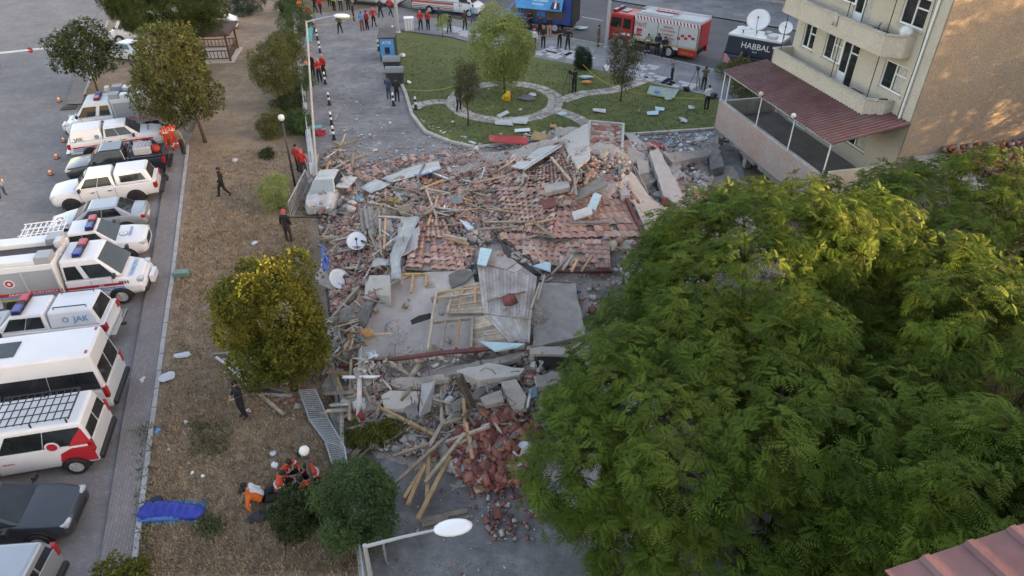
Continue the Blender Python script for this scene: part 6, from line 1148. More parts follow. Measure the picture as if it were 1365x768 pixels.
loose('slipped tiles beside the big yellow-leaved tree', [(438, 390), (480, 380), (490, 425), (452, 440)], 90)
LM = [(476, 323, 'the upper satellite dish'), (451, 374, 'the large satellite dish'), (503, 380, 'the square pale block'), (562, 425, 'the hole in the floor slab'), (600, 430, 'the rafter frame'), (675, 400, 'the stripped roof'), (745, 420, 'the smooth grey slab'), (580, 330, 'the bright tile patch'), (800, 285, 'the large tiled slope'), (770, 340, 'the tiled eave'), (735, 215, 'the upper tiled slope'), (808, 182, 'the brick wall fragment'), (440, 258, 'the crushed van'), (555, 235, 'the white signboard'), (532, 532, 'the pale thick block'), (622, 522, 'the rusty post'), (655, 495, 'the pale slab edge'), (685, 528, 'the rounded slab'), (660, 600, 'the brick heap'), (696, 598, 'the big plaster lump'), (604, 700, 'the lamp head'), (500, 592, 'the crushed bush'), (460, 489, 'the gutter end'), (870, 250, 'the right-hand slabs'), (365, 420, 'the yellow-leaved tree'), (793, 270, 'the blue-white sheet'), (680, 184, 'the red sheet'), (646, 342, 'the pale blue panel'), (418, 555, 'the fallen fence'), (495, 295, 'the splintered boards'), (490, 445, 'the orange board')]
_used = {}
def describe(kind, u, v, a=None, b=None, size=''):
    w_ = sorted(LM, key=lambda t: (t[0]-u)**2+(t[1]-v)**2)
    ori = ''
    if a:
        dx, dy = abs(a[0]-b[0]), abs(a[1]-b[1]); up = (a[0]-b[0])*(a[1]-b[1]) < 0
        ori = ' pointing up the picture' if dy > 2.5*dx else (' lying level' if dx > 2.5*dy else (' slanting up to the right' if up else ' slanting up to the left'))
        size = 'long ' if math.hypot(dx, dy) > 45 else ('short ' if math.hypot(dx, dy) < 26 else '')
    for lx, ly, ln in w_[:12]:
        dx, dy = u-lx, v-ly; far = math.hypot(dx, dy) > 22; rel = ('right of' if dx > 0 else 'left of') if abs(dx) > abs(dy) else ('below' if dy > 0 else 'above')
        lb = f'{size}{kind}{ori} {"" if far else "just "}{rel} {ln}'
        if lb not in _used: _used[lb] = 1; return lb
    return None
# ---- slabs and blocks of concrete
S_ = slab
S_('floor_slab', [(522, 366, .14), (628, 362, .12), (645, 420, .12), (700, 455, .16), (480, 484, .14), (486, 428, .14)], .3, mat('dusty_floor', (.40, .36, .34), .9, .16, 1.2, .3, detail=9, bscale=14), 'wide dusty grey floor slab at the front of the heap behind the maroon gutter', jag=.04)
S_('concrete_slab', [(717, 377, .12), (768, 377, .12), (780, 446, .12), (709, 462, .12)], .25, M_CONC, 'smooth grey concrete slab between the stripped roof and the big trees', jag=.05)
S_('concrete_slab', [(470, 497, .1), (612, 478, .1), (700, 466, .12), (690, 484, .12), (560, 512, .1), (480, 520, .05)], .2, M_CONC, 'long cracked slab below the maroon gutter', jag=.07)
S_('concrete_slab', [(608, 490, .35), (650, 483, .35), (700, 490, .35), (694, 500, .3), (640, 506, .3), (612, 502, .3)], .3, M_CONCL, 'pale thick slab edge jutting out under the stripped roof', jag=.05)
S_('concrete_slab', [(706, 462, .15), (790, 455, .1), (786, 474, .1), (706, 474, .15)], .28, M_CONCL, 'pale broken slab edge in front of the smooth grey slab', jag=.06)
S_('concrete_slab', [(508, 528, .35), (520, 518, .4), (560, 522, .4), (556, 545, .3), (512, 544, .3)], .45, M_CONCL, 'pale thick concrete block at the foot of the heap left of the dark post', jag=.03)
S_('concrete_slab', [(668, 510, .5), (688, 504, .5), (702, 526, .3), (698, 548, .2), (684, 550, .2)], .18, M_CONCL, 'rounded pale slab leaning above the brick heap', jag=.04)
S_('concrete_slab', [(600, 538, .25), (660, 505, .3), (664, 514, .3), (606, 550, .2)], .22, M_CONCD, 'dark grey slab leaning left of the rounded pale slab', jag=.04)
S_('concrete_slab', [(470, 530, .2), (500, 526, .2), (505, 545, .2), (476, 552, .1)], .25, M_CONC, 'concrete piece beside the white rubble block', jag=.04)
S_('concrete_block', [(466, 532, .35), (486, 528, .4), (488, 545, .3), (474, 552, .3)], .4, M_WSHEET, 'white concrete block at the lower left of the heap', 'block', jag=.04)
S_('concrete_slab', [(746, 184, .6), (784, 164, .7), (787, 206, .9), (770, 226, .8)], .15, M_CONCL, 'grey concave slab below the top fragment of the heap', jag=.03)
S_('concrete_slab', [(830, 176, .5), (846, 178, .5), (906, 236, .6), (888, 246, .6)], .35, M_CONCL, 'long pale slab strip running down from the top fragment', jag=.03)
S_('concrete_slab', [(826, 232, .5), (842, 232, .5), (868, 272, .4), (898, 276, .4), (896, 290, .3), (862, 302, .3)], .3, M_CONCL, 'pale slab edge beside the large tiled slope', jag=.04)
S_('concrete_beam', [(866, 200, .8), (878, 198, .8), (910, 258, .7), (904, 274, .6), (884, 262, .6)], .35, M_CONCL, 'pale broken beam between the collapsed floors at the right', 'beam', jag=.03)
S_('concrete_slab', [(884, 226, .4), (896, 216, .3), (915, 236, .3), (912, 250, .3), (898, 254, .3)], .16, M_ZINC, 'smooth grey panel near the right edge of the heap', jag=.02)
S_('concrete_slab', [(884, 204, .6), (952, 198, .5), (955, 206, .4), (896, 216, .5)], .3, M_CONC, 'long slab bridging to the terrace wall', jag=.04)
S_('concrete_slab', [(942, 196, .5), (958, 190, .6), (966, 222, .3), (948, 226, .3)], .5, M_CONCD, 'broken dark concrete corner under the terrace wall', jag=.07)
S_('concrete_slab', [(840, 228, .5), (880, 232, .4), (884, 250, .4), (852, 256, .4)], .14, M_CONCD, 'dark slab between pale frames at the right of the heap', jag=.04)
S_('concrete_slab', [(838, 196, .6), (862, 204, .6), (858, 220, .5), (836, 214, .5)], .12, M_CONC, 'grey panel under the long pale strip', jag=.04)
S_('wall_panel', [(848, 212, .9), (864, 214, .9), (866, 230, .7), (852, 232, .7)], .1, M_ZINC, 'blue-grey wall panel upright among the slabs', 'panel')
S_('floor_slab', [(520, 240, .1), (552, 240, .1), (560, 252, .1), (528, 262, .1)], .12, M_ZINC, 'grey flat panel behind the left tile drift', 'panel')
S_('concrete_slab', [(500, 298, .2), (520, 292, .2), (524, 306, .2), (505, 315, .2)], .3, M_CONC, 'grey curved concrete piece beside the splintered boards', jag=.05)
S_('concrete_slab', [(520, 508, .3), (590, 496, .35), (598, 508, .3), (530, 520, .25)], .16, M_CONC, 'second cracked slab tilted under the long one', jag=.06)
S_('dark_sheet', [(610, 506, .12), (690, 502, .12), (688, 514, .12), (616, 520, .12)], .05, M_SHADE, 'dark strip painted for the shade under the pale slab edge', 'gap', jag=.04); S_('dark_sheet', [(712, 476, .12), (784, 476, .12), (776, 488, .12), (716, 490, .12)], .05, M_SHADE, 'dark strip painted for the shade below the smooth grey slab', 'gap', jag=.04)  # near-black strips painted for the shade under the slab edges
S_('concrete_slab', [(640, 528, .5), (668, 520, .5), (672, 534, .4), (648, 542, .4)], .18, M_CONC, 'small tilted slab left of the rounded pale slab', jag=.05); S_('concrete_slab', [(712, 500, .4), (752, 496, .4), (748, 514, .3), (716, 518, .3)], .2, M_CONCL, 'tilted slab piece below the smooth grey slab near the trees', jag=.06); S_('concrete_slab', [(480, 560, .3), (508, 556, .3), (512, 568, .2), (486, 574, .2)], .2, M_CONC, 'tilted slab piece above the crushed bush', jag=.05)
# top fragment: brick wall panel lying face up with a concrete frame
fr_ = [hit(u, v, .35) for u, v in [(786, 163), (831, 167), (829, 200), (784, 196)]]; C0 = sum(fr_, Vector())/4
tf = empty('wall_fragment', C0, 0, 'red brick wall fragment in a concrete frame at the very top of the heap', 'wall'); q = MB(); q.prism([(p-C0)*1.0 for p in fr_[::-1]], .3); q.build('backing', M_CONC, tf)
def fat(u, v): return (fr_[0]*(1-u)+fr_[1]*u)*(1-v)+(fr_[3]*(1-u)+fr_[2]*u)*v-C0
for j in range(9):
    for i in range(7):
        if random.random() < .14: continue
        o_ = .5*(j % 2)/7; u0, u1 = max(.08, .08+(i-.45+.5*(j % 2))/7*.84), min(.93, .08+(i+.5+.5*(j % 2))/7*.84); v0, v1 = .05+j*.1, .05+j*.1+.09
        if u1-u0 < .04: continue
        up_ = Vector((0, 0, random.uniform(.03, .09))); q = MB(); a = [fat(u0, v1), fat(u1, v1), fat(u1, v0), fat(u0, v0)]
        if (a[1]-a[0]).cross(a[3]-a[0]).z < 0: a = a[::-1]
        q.hexa([p-Vector((0, 0, .02)) for p in a]+[p+up_ for p in a]); q.build('brick', M_BRICK if random.random() < .6 else M_TILE2, tf)
for a, b in ((0, 1), (1, 2), (3, 0)): q = MB(); q.bar(fr_[a]-C0+Vector((0, 0, .02)), fr_[b]-C0+Vector((0, 0, .02)), .16, .25); q.build('concrete_frame', M_CONCL, tf, bevel=.02)
beam('ridge_beam', (800, 196, .3), (834, 264, .25), .42, .3, M_CONCL, 'pale concrete ridge beam running down beside the large tiled slope')
beam('concrete_beam', (824, 198, .2), (826, 235, .5), .14, .3, M_CONCD, 'dark upright beam below the brick wall fragment')
beam('gutter', (835, 265, .25), (858, 316, .2), .16, .12, M_DGUT, 'maroon metal edge along the right side of the large tiled slope', 'gutter')
beam('fascia_board', (842, 262, .3), (864, 312, .25), .14, .16, M_CONCL, 'pale fascia board beside the maroon metal edge', 'board')
beam('concrete_beam', (846, 252, .6), (878, 240, .5), .35, .3, M_CONCD, 'dark grey beam end among the slabs at the right')
beam('steel_pipe', (846, 222, .9), (864, 258, .5), .07, .07, M_ZINC, 'thin grey pipe leaning among the slabs at the right', 'pipe'); beam('steel_pipe', (842, 218, .8), (860, 262, .5), .05, .05, M_ZINC, 'second thin grey pipe left of the first among the right slabs', 'pipe')
# maroon gutter along the front edge, kinked
gp = [hit(u, v, .22) for u, v in [(452, 489), (480, 487), (532, 478), (590, 470), (630, 467), (668, 463), (704, 452)]]; q = MB(); q.tube([p-gp[0] for p in gp], .085, 8); o = q.build('gutter', M_DGUT, smooth=True); o.location = gp[0]; tag(o, 'long kinked maroon gutter along the front edge of the collapsed floor', 'gutter')
gp = [hit(u, v, .15) for u, v in [(722, 361), (770, 362), (816, 362)]]; q = MB(); q.tube([p-gp[0] for p in gp], .08, 8); o = q.build('gutter', M_DGUT, smooth=True); o.location = gp[0]; tag(o, 'maroon gutter along the tiled eave beside the big trees', 'gutter')
# dark plates: painted shade of the floor hole, black sheet by the eave
S_('hole_shade', [(547, 427, .16), (558, 421, .16), (574, 417, .16), (577, 423, .16), (566, 427, .16), (549, 432, .16)], .03, M_SHADE, 'ragged dark patch painted for the shade in the floor slab hole', 'hole', jag=.04)  # flat plate, nothing cut; the hole's shade is put in as colour
S_('dark_sheet', [(662, 318, .1), (680, 330, .1), (706, 352, .1), (722, 366, .1), (706, 366, .1), (676, 340, .1)], .1, mat('black_sheet', (.03, .028, .027), .7, .3, 3), 'torn black sheet under the tiled eave', 'membrane', jag=.05)  # thin black sheet along the slope's lower edge
S_('membrane', [(598, 366, .3), (618, 358, .35), (632, 364, .35), (620, 376, .3), (602, 384, .3)], .05, mat('grey_membrane', (.12, .115, .105), .9, .3, 3), 'crumpled dark grey roofing felt beside the bright terracotta patch', 'felt', jag=.06)
# stripped roof: stained boards side by side
sr = [hit(u, v, dz) for u, v, dz in [(636, 350, .2), (664, 332, .2), (718, 370, .3), (706, 455, .25), (683, 457, .2), (644, 418, .25)]]; C1 = sum(sr, Vector())/6; st_ = empty('stripped_roof', C1, 0, 'stripped roof slope of grey stained boards, tiles gone', 'roof')
def strip_quad(a0, a1, b0, b1, n, rt, C, m, name='roof_board', gap=.1, nb=1):
    for i in range(n):
        t0, t1 = i/n, (i+1-gap)/n; p = [a0.lerp(a1, t0), a0.lerp(a1, t1), b0.lerp(b1, t1), b0.lerp(b1, t0)]; p = [x-C for x in p]; e = random.uniform(-.012, .025)
        if (p[1]-p[0]).cross(p[3]-p[0]).z < 0: p = p[::-1]
        k = random.uniform(0, .05); l = p[1]-p[0]
        q = MB(); q.hexa([x+Vector((0, 0, e-.05)) for x in p]+[x+Vector((0, 0, e)) for x in p]); q.build(name, m, rt)
hb = lambda u, v, d: hit(u, v, d)
strip_quad(hb(636, 350, .22), hb(716, 370, .32), hb(644, 418, .25), hb(708, 426, .32), 16, st_, C1, M_ROOFBD, gap=.05); strip_quad(hb(645, 419, .25), hb(708, 427, .32), hb(681, 457, .22), hb(706, 456, .27), 13, st_, C1, M_ROOFBD, gap=.05)
strip_quad(hb(664, 333, .22), hb(716, 369, .32), hb(640, 349, .22), hb(712, 371, .32), 6, st_, C1, M_ROOFBD, gap=.05)
beam('ridge_batten', (648, 400, .35), (700, 388, .4), .09, .07, M_WOOD, None, parent=None).parent = None
bpy.data.objects['ridge_batten']['label'] = 'long batten lying across the stripped roof boards'; bpy.data.objects['ridge_batten']['category'] = 'batten'
# planks and exposed rafters
pf = empty('plank_deck', hit(650, 440, 0), 0, 'fan of brown planks below the stripped roof boards', 'planks'); C2 = pf.location.copy()
strip_quad(hb(628, 427, .15), hb(628, 465, .12), hb(646, 420, .2), hb(684, 459, .2), 11, pf, C2, M_WOOD, 'plank', .08)
strip_quad(hb(594, 402, .2), hb(594, 418, .18), hb(648, 388, .25), hb(646, 417, .22), 6, pf, C2, M_WOOD, 'plank', .1); strip_quad(hb(618, 380, .2), hb(620, 395, .2), hb(640, 376, .25), hb(648, 390, .25), 4, pf, C2, M_WOOD, 'plank', .1)
strip_quad(hb(567, 368, .2), hb(567, 384, .2), hb(598, 366, .2), hb(600, 384, .2), 4, pf, C2, M_WOOD, 'plank', .16)
rf = empty('rafter_frame', hit(600, 430, 0), 0, 'exposed timber rafter frame standing over the dusty floor slab', 'rafters'); C3 = rf.location.copy()
for (a, b) in [((582, 390), (575, 430)), ((583, 391), (602, 388)), ((602, 388), (648, 384)), ((604, 388), (596, 418)), ((617, 386), (612, 412)), ((634, 384), (633, 405)), ((575, 430), (632, 424)), ((576, 430), (570, 468)), ((594, 428), (588, 466)), ((613, 426), (608, 464)), ((630, 424), (628, 464)), ((584, 398), (650, 390)), ((536, 366), (536, 380)), ((551, 366), (548, 390)), ((537, 366), (568, 366)), ((568, 366), (568, 382))]:
    A = hit(a[0], a[1], .22)-C3; B = hit(b[0], b[1], .22)-C3; q = MB(); q.bar(A, B, .08, .11); q.build('rafter', M_WOODY if random.random() < .4 else M_WOOD, rf)
# white concrete chimney block and draped metal
S_('chimney_block', [(488, 366, .55), (520, 367, .55), (519, 394, .5), (486, 392, .5)], .5, M_CONCL, 'square pale concrete block with a flat top left of the floor slab', 'block', jag=.015)
def drape(name, px_, m, label, cat='sheet', th=.015, amp=.05):
    """crumpled sheet through a grid of px rows: [(u,v,dz),...] per row"""
    g = [[hit(*p) for p in row] for row in px_]; c = g[0][0]; fine = []
    R_, C_ = len(g), len(g[0]); k = 4; q = MB(); nr, nc = (R_-1)*k+1, (C_-1)*k+1
    for i in range(nr):
        for j in range(nc):
            a, b = min(i//k, R_-2), min(j//k, C_-2); s, t = i/k-a, j/k-b; p = (g[a][b]*(1-t)+g[a][b+1]*t)*(1-s)+(g[a+1][b]*(1-t)+g[a+1][b+1]*t)*s
            q.v.append(tuple(p-c+Vector((random.uniform(-amp, amp)*.5, random.uniform(-amp, amp)*.5, random.uniform(-amp, amp)))))
    for i in range(nr-1):
        for j in range(nc-1): q.f.append((i*nc+j, (i+1)*nc+j, (i+1)*nc+j+1, i*nc+j+1)); q.m.append(0)
    o = q.build(name, m, smooth='angle'); o.location = c; s = o.modifiers.new('thick', 'SOLIDIFY'); s.thickness = th; return tag(o, label, cat)
drape('zinc_sheet', [[(535, 290, .9), (560, 288, .8)], [(528, 318, .6), (548, 314, .6)], [(520, 340, .5), (534, 344, .5)], [(522, 372, .4), (534, 374, .4)]], M_ZINC, 'long grey metal sheet draped over the rubble left of the bright tile patch')
drape('zinc_sheet', [[(536, 318, .5), (560, 300, .7)], [(532, 345, .3), (556, 330, .5)]], M_ZINC, 'crumpled grey metal sheet beside the draped one')
drape('zinc_sheet', [[(486, 368, .6), (500, 345, .5), (518, 344, .4)], [(484, 376, .7), (494, 356, .7), (520, 352, .6)]], M_ZINC, 'bent metal flashing arching above the pale square block')
drape('roof_felt', [[(455, 410, .3), (498, 402, .5)], [(450, 430, .2), (488, 436, .3)]], mat('dark_felt', (.16, .15, .14), .9, .3, 4), 'dusty dark felt slope left of the floor slab', 'felt')
drape('sign_board', [[(508, 238, .35), (548, 222, .5), (584, 214, .5)], [(523, 243, .3), (560, 233, .4), (588, 224, .4)]], M_WSHEET, 'long white signboard with faded blue lettering lying across the tiles at the back', 'signboard', amp=.012)
drape('blue_print', [[(552, 232, .47), (584, 222, .5)], [(556, 236, .47), (588, 226, .5)]], M_STR_B, 'blue lettering strip on the white signboard', 'sign print', amp=.008)
drape('dented_sheet', [[(480, 250, .3), (500, 238, .4)], [(494, 258, .4), (520, 246, .4)]], M_WSHEET, 'white dented panel between the crushed van and the signboard', 'panel', amp=.03)
for pts, lb, m in [([(640, 330), (656, 332), (648, 354), (636, 352)], 'pale blue panel on the ridge left of the stripped roof boards', M_SHEET), ([(792, 256), (802, 260), (794, 280), (783, 276)], 'upright half of the bent blue-white sheet on the large tiled slope', M_SHEET), ([(762, 283), (788, 274), (790, 285), (766, 293)], 'grey-white box lying beside the blue-white sheet', M_WSHEET),
                   ([(728, 349), (734, 350), (734, 362), (710, 354)], 'white triangular sheet under the tiled eave', M_SHEET), ([(612, 292), (622, 296), (632, 304), (624, 306)], 'white tray-like piece above the bright terracotta patch', M_SHEET), ([(640, 455), (690, 462), (700, 458), (660, 468)], 'pale sheet under the maroon gutter', M_SHEET)]:
    S_('metal_sheet', [(a, b, .38) for a, b in pts], .05, m, lb, 'sheet')
q_ = [(598, 282, 'dark cushion'),]
S_('wall_strip', [(724, 246, .4), (758, 240, .4), (760, 250, .4), (728, 256, .4)], .22, M_CONC, 'hollow grey lintel lying on the upper tiles', 'lintel', jag=.02); S_('broken_mat', [(718, 268, .3), (738, 262, .3), (744, 274, .3), (726, 278, .3)], .05, mat('dark_red_felt', (.16, .05, .05), .9, .2, 4), 'dark red mat on the broken tiles in the middle', 'mat', jag=.03)
S_('pale_planks', [(772, 254, .3), (804, 232, .5), (810, 246, .4), (766, 268, .3)], .08, M_WOODG, 'weathered board panel above the large tiled slope', 'panel')
plk = empty('white_boards', hit(710, 205, 0), 0, 'ribbed pale boards slid off the top left of the heap', 'boards'); strip_quad(hb(682, 222, .35), hb(700, 226, .4), hb(742, 182, .4), (hb(750, 194, .5)), 7, plk, plk.location.copy(), M_WSHEET, 'board', .15)
spl = empty('splintered_boards', hit(495, 300, 0), 0, 'bundle of splintered grey boards above the left tile drift', 'boards'); c = spl.location.copy()
for i in range(9): A = hit(480+i*3, 278+random.uniform(-3, 3), .45)-c; B = hit(484+i*3.2, 308+random.uniform(-5, 8), .4)-c; q = MB(); q.bar(A, B, .12, .035); q.build('board', M_WOODG, spl)
# bent reinforcing bars and torn cables: too many and too tangled to count
q = MB()
for poly, n in (([(480, 500), (760, 485), (760, 550), (620, 570), (490, 560)], 110), ([(840, 200), (905, 220), (925, 260), (870, 300)], 45), ([(440, 300), (640, 230), (700, 320), (500, 400)], 40), ([(930, 195), (965, 190), (965, 225), (930, 225)], 16)):
    for u, v in zip(*scatter(poly, n)):
        p = hit(float(u), float(v), random.uniform(.0, .35)); d = Vector((random.gauss(0, 1), random.gauss(0, 1), random.gauss(.3, .6))).normalized(); pts = [p]
        for _ in range(4): d = (d+Vector((random.gauss(0, .35), random.gauss(0, .35), random.gauss(-.25, .3)))).normalized(); pts.append(pts[-1]+d*random.uniform(.12, .35))
        q.tube(pts, random.choice((.010, .014)), 4)
q.build('bent_rebar', mat('rusty_rebar', (.13, .075, .055), .85, .3, 5))['kind'] = 'stuff'
for pr, m, lb in [([[(600, 262, .4), (616, 258, .4)], [(604, 272, .3), (618, 270, .3)]], K_GREY, 'crumpled grey blanket among the slipped tiles'), ([[(530, 276, .5), (544, 270, .6)], [(534, 288, .4), (546, 284, .5)]], K_TAN, 'crumpled beige cloth above the draped metal sheet'), ([[(488, 470, .3), (502, 466, .3)], [(492, 478, .3), (504, 476, .3)]], K_WHT, 'white cloth scrap on the floor slab near the gutter end'), ([[(562, 532, .4), (572, 528, .4)], [(566, 542, .3), (576, 540, .3)]], K_NAVY, 'dark cloth caught beside the folded steel plate'), ([[(706, 520, .4), (716, 516, .4)], [(708, 530, .3), (718, 528, .3)]], K_LBL, 'pale blue cloth right of the rounded pale slab'), ([[(880, 266, .6), (892, 262, .6)], [(884, 274, .5), (894, 272, .5)]], K_DRED, 'dark red cloth between the right-hand slabs')]:
    drape('cloth', pr, m, lb, 'cloth', amp=.09)
# ---- timbers
def tim(L_, m, labs, w_=.11, h=.09, dz=.25, group=None, name='timber'):
    for k, (a, b) in enumerate(L_):
        d = dz+(k % 4)*.07; mm = m if not isinstance(m, list) else m[k % len(m)]; lb = labs[k] if isinstance(labs, list) else (describe({'fresh_timber': 'yellow-brown timber', 'weathered_timber': 'brown timber', 'grey_timber': 'grey timber', 'white_sheet': 'white board'}[mm.name], (a[0]+b[0])/2, (a[1]+b[1])/2, a, b) or labs); beam(name, (a[0], a[1], d), (b[0], b[1], d), w_*random.uniform(.8, 1.2), h, m if not isinstance(m, list) else m[k % len(m)], lb, 'timber', group)
tim([((504, 542), (579, 580)), ((593, 559), (572, 596)), ((620, 577), (567, 643)), ((600, 608), (557, 692)), ((567, 619), (539, 664)), ((567, 619), (543, 674)), ((524, 608), (571, 592)), ((525, 646), (592, 585)), ((572, 591), (569, 674)), ((618, 531), (620, 570)), ((621, 563), (630, 612)), ((595, 589), (653, 568))],
    [M_WOODY, M_WOOD, M_WOOD, M_WOODY, M_WOODY], 'long timber from the criss-cross pile on the road at the foot of the heap', .13, .10, .3, 'timbers criss-crossed at the foot of the heap')
for a, b, lb in [((560, 695), (623, 680), 'timber lying flat on the road behind the lamp head'), ((562, 700), (598, 690), 'shorter timber beside the one behind the lamp head')]:
    A = P(*a, .06); B = P(*b, .06); q = MB(); q.bar((0, 0, 0), B-A, .13, .09); o = q.build('timber', M_WOOD, bevel=.01); o.location = A; tag(o, lb, 'timber')
G1 = 'timbers leaning at the left side of the heap'
tim([((433, 476), (462, 545)), ((438, 472), (470, 560)), ((444, 488), (452, 560)), ((468, 480), (466, 560)), ((430, 525), (474, 522)), ((432, 496), (468, 498)), ((450, 470), (430, 500)), ((478, 382), (444, 422)), ((482, 388), (468, 416)), ((470, 440), (448, 480)), ((456, 520), (456, 600)), ((500, 446), (522, 446)), ((486, 455), (500, 448)), ((440, 300), (428, 320)), ((412, 238), (402, 214)), ((418, 236), (424, 206)), ((436, 232), (410, 216)), ((440, 215), (432, 235))], [M_WOOD, M_WOODY, M_WOODG, M_WOOD], 'splintered timber leaning at the left side of the heap', .12, .09, .3, G1)
G2 = 'timbers tangled in the middle of the heap'
tim([((568, 252), (582, 290)), ((570, 300), (584, 262)), ((560, 290), (578, 272)), ((590, 313), (622, 320)), ((594, 318), (624, 326)), ((608, 292), (628, 276)), ((506, 292), (508, 338)), ((514, 292), (512, 332)), ((480, 330), (450, 336)), ((566, 251), (600, 258)), ((648, 278), (690, 284)), ((636, 306), (690, 302)), ((646, 296), (702, 296)), ((700, 300), (740, 292)), ((760, 297), (812, 297)), ((696, 245), (698, 230)), ((775, 362), (790, 340)), ((735, 366), (768, 334)), ((750, 360), (764, 340)), ((762, 362), (770, 346)), ((716, 402), (726, 368)), ((708, 412), (720, 378)), ((592, 240), (560, 252)), ((556, 240), (566, 218)), ((762, 258), (770, 238)), ((790, 225), (780, 246)), ((765, 232), (768, 260)), ((735, 210), (760, 240)), ((628, 268), (610, 262))], [M_WOOD, M_WOODY, M_WOODG], 'splintered timber tangled in the tiles', .10, .08, .35, G2)
tim([((714, 558), (770, 540)), ((700, 575), (724, 568)), ((660, 596), (690, 578))], M_WOODG, ['grey board at the foot of the big trees above the brick heap', 'short grey board right of the brick heap', 'plank lying over the brick heap'], .16, .05, .2)
tim([((285, 472), (308, 470)), ((288, 476), (330, 508)), ((312, 497), (378, 552)), ((330, 510), (384, 522)), ((345, 525), (390, 528)), ((300, 486), (340, 500))], [M_WOODG, M_WSHEET, M_WOOD], 'thin broken board on the dry grass below the yellow-leaved tree', .10, .05, .1, 'broken boards on the dry grass')
beam('steel_post', (612, 500, .9), (630, 543, .2), .22, .16, mat('rusty_brown', (.10, .07, .055), .8, .3, 4), 'dark rusty post hanging over the front edge of the heap', 'post'); beam('iron_pole', (372, 290, 1.0), (430, 289, 1.2), .06, .06, M_DKMET, 'dark bent iron pole sticking out left of the crushed van', 'pole')
S_('steel_plate', [(562, 512, .5), (580, 508, .6), (574, 548, .3), (558, 556, .3)], .03, M_ZINC, 'folded grey steel plate in front of the pale thick block', 'plate'); S_('steel_plate', [(536, 540, .3), (552, 530, .4), (558, 552, .3), (545, 560, .2)], .03, M_CONCD, 'dark folded plate left of the grey steel plate', 'plate')
# hollow bricks and blocks one can tell apart
BRL = 'hollow red brick on the brick heap at the foot of the rubble'
bk = [(645, 552, .5), (662, 565, .6), (655, 580, .5), (700, 572, .5), (715, 570, .45), (690, 600, .3), (630, 640, .1), (648, 645, .1), (658, 650, .1), (662, 684, .05), (676, 610, .3), (668, 622, .2)]
for u, v, dz in bk:
    p = hit(u, v, dz*.5); q = MB(); l, w_, h = .34, .2, .16; q.box(-l/2, l/2, -w_/2, w_/2, 0, h)
    for k in range(4): q.box(-l/2-.003, -l/2+.003, -w_/2+.02+k*.045, -w_/2+.045+k*.045, .03, h-.03, 1)
    o = q.build('hollow_brick', [M_BRICK, M_SHADE]); o.location = p; o.rotation_euler = (random.uniform(-.5, .5), random.uniform(-.5, .5), random.uniform(0, 6)); tag(o, describe('hollow red brick', u, v) or BRL, 'brick', 'hollow bricks on the brick heap')
def rockmesh(r, seed, squash=.6):
    bm = bmesh.new(); bmesh.ops.create_icosphere(bm, subdivisions=2, radius=1); g = random.Random(seed)
    pl = [(Vector((g.gauss(0, 1), g.gauss(0, 1), g.gauss(0, 1))).normalized(), g.uniform(.45, .8)) for _ in range(9)]
    for v_ in bm.verts:
        for n, d in pl:
            k = v_.co.dot(n)
            if k > d: v_.co -= n*(k-d)
        v_.co.z *= squash; v_.co *= r
    me = bpy.data.meshes.new('chunk'); bm.to_mesh(me); bm.free(); return me
RK = [rockmesh(1, s) for s in range(6)]
for m_ in RK: m_.materials.append(M_CONC)
RKW = rockmesh(1, 9); RKW.materials.append(M_WHSH)
def rocks(poly, n, lo, hi, label, group, me=None, dz=.1):
    U, V_ = keepout(*scatter(poly, n))
    for u, v in zip(U, V_):
        o = link('concrete_chunk', me or random.choice(RK)); o.location = hit(float(u), float(v), dz*random.random()); s = random.uniform(lo, hi); o.scale = (s, s*random.uniform(.6, 1.2), s*random.uniform(.6, 1)); o.rotation_euler = (random.uniform(-.6, .6), random.uniform(-.6, .6), random.uniform(0, 6)); tag(o, describe(label.split(' ')[0]+' '+('white lump' if me is RKW else 'insulation clump' if me else 'concrete chunk'), float(u), float(v), size='big ' if s > (lo+hi)/2 else 'small ') or label, 'concrete', group)
rocks([(480, 505), (620, 500), (620, 560), (560, 575), (490, 560)], 42, .10, .34, 'broken concrete chunk in the front left face of the heap', 'concrete chunks in the front left face of the heap')
rocks([(620, 505), (760, 480), (765, 545), (700, 560), (640, 560)], 40, .10, .34, 'broken concrete chunk in the front right face of the heap', 'concrete chunks in the front right face of the heap')
rocks([(840, 200), (900, 215), (930, 260), (880, 300), (850, 270)], 40, .10, .36, 'grey concrete chunk between the slabs at the right side', 'concrete chunks between the right slabs', dz=.4)
rocks([(485, 410), (530, 400), (540, 470), (490, 478)], 16, .06, .2, 'small concrete chunk on the left of the dusty floor slab', 'chunks on the floor slab', dz=.2)
rocks([(450, 480), (490, 500), (480, 590), (455, 560)], 18, .08, .25, 'concrete chunk among the leaning timbers', 'concrete chunks among the leaning timbers')
for u, v, s, lb in [(696, 598, .4, 'large white plaster lump at the right of the brick heap'), (597, 580, .15, 'small white block above the criss-cross timbers'), (690, 620, .18, 'white plaster lump below the large one'), (733, 498, .2, 'white lump in front of the pale slab edge'), (598, 532, .2, 'white block left of the rusty post')]:
    o = link('plaster_lump', RKW); o.location = hit(u, v, .2); o.scale = (s, s*.8, s); tag(o, lb, 'plaster')
for i, (u, v, r_, lb) in enumerate([(476, 323, .45, 'white satellite dish lying face up on the left tile drift'), (451, 374, .48, 'large white satellite dish half under tiles beside the yellow-leaved tree'), (652, 236, .3, 'small white dish among the tiles')]):
    if i == 2: continue
    o = dish('satellite_dish', None, (0, 0, 0), r_, (.1, -.5, .85) if i == 0 else (.6, -.3, .7), M_WHITE, None); o.location = hit(u, v, .35); tag(o, lb, 'satellite dish')
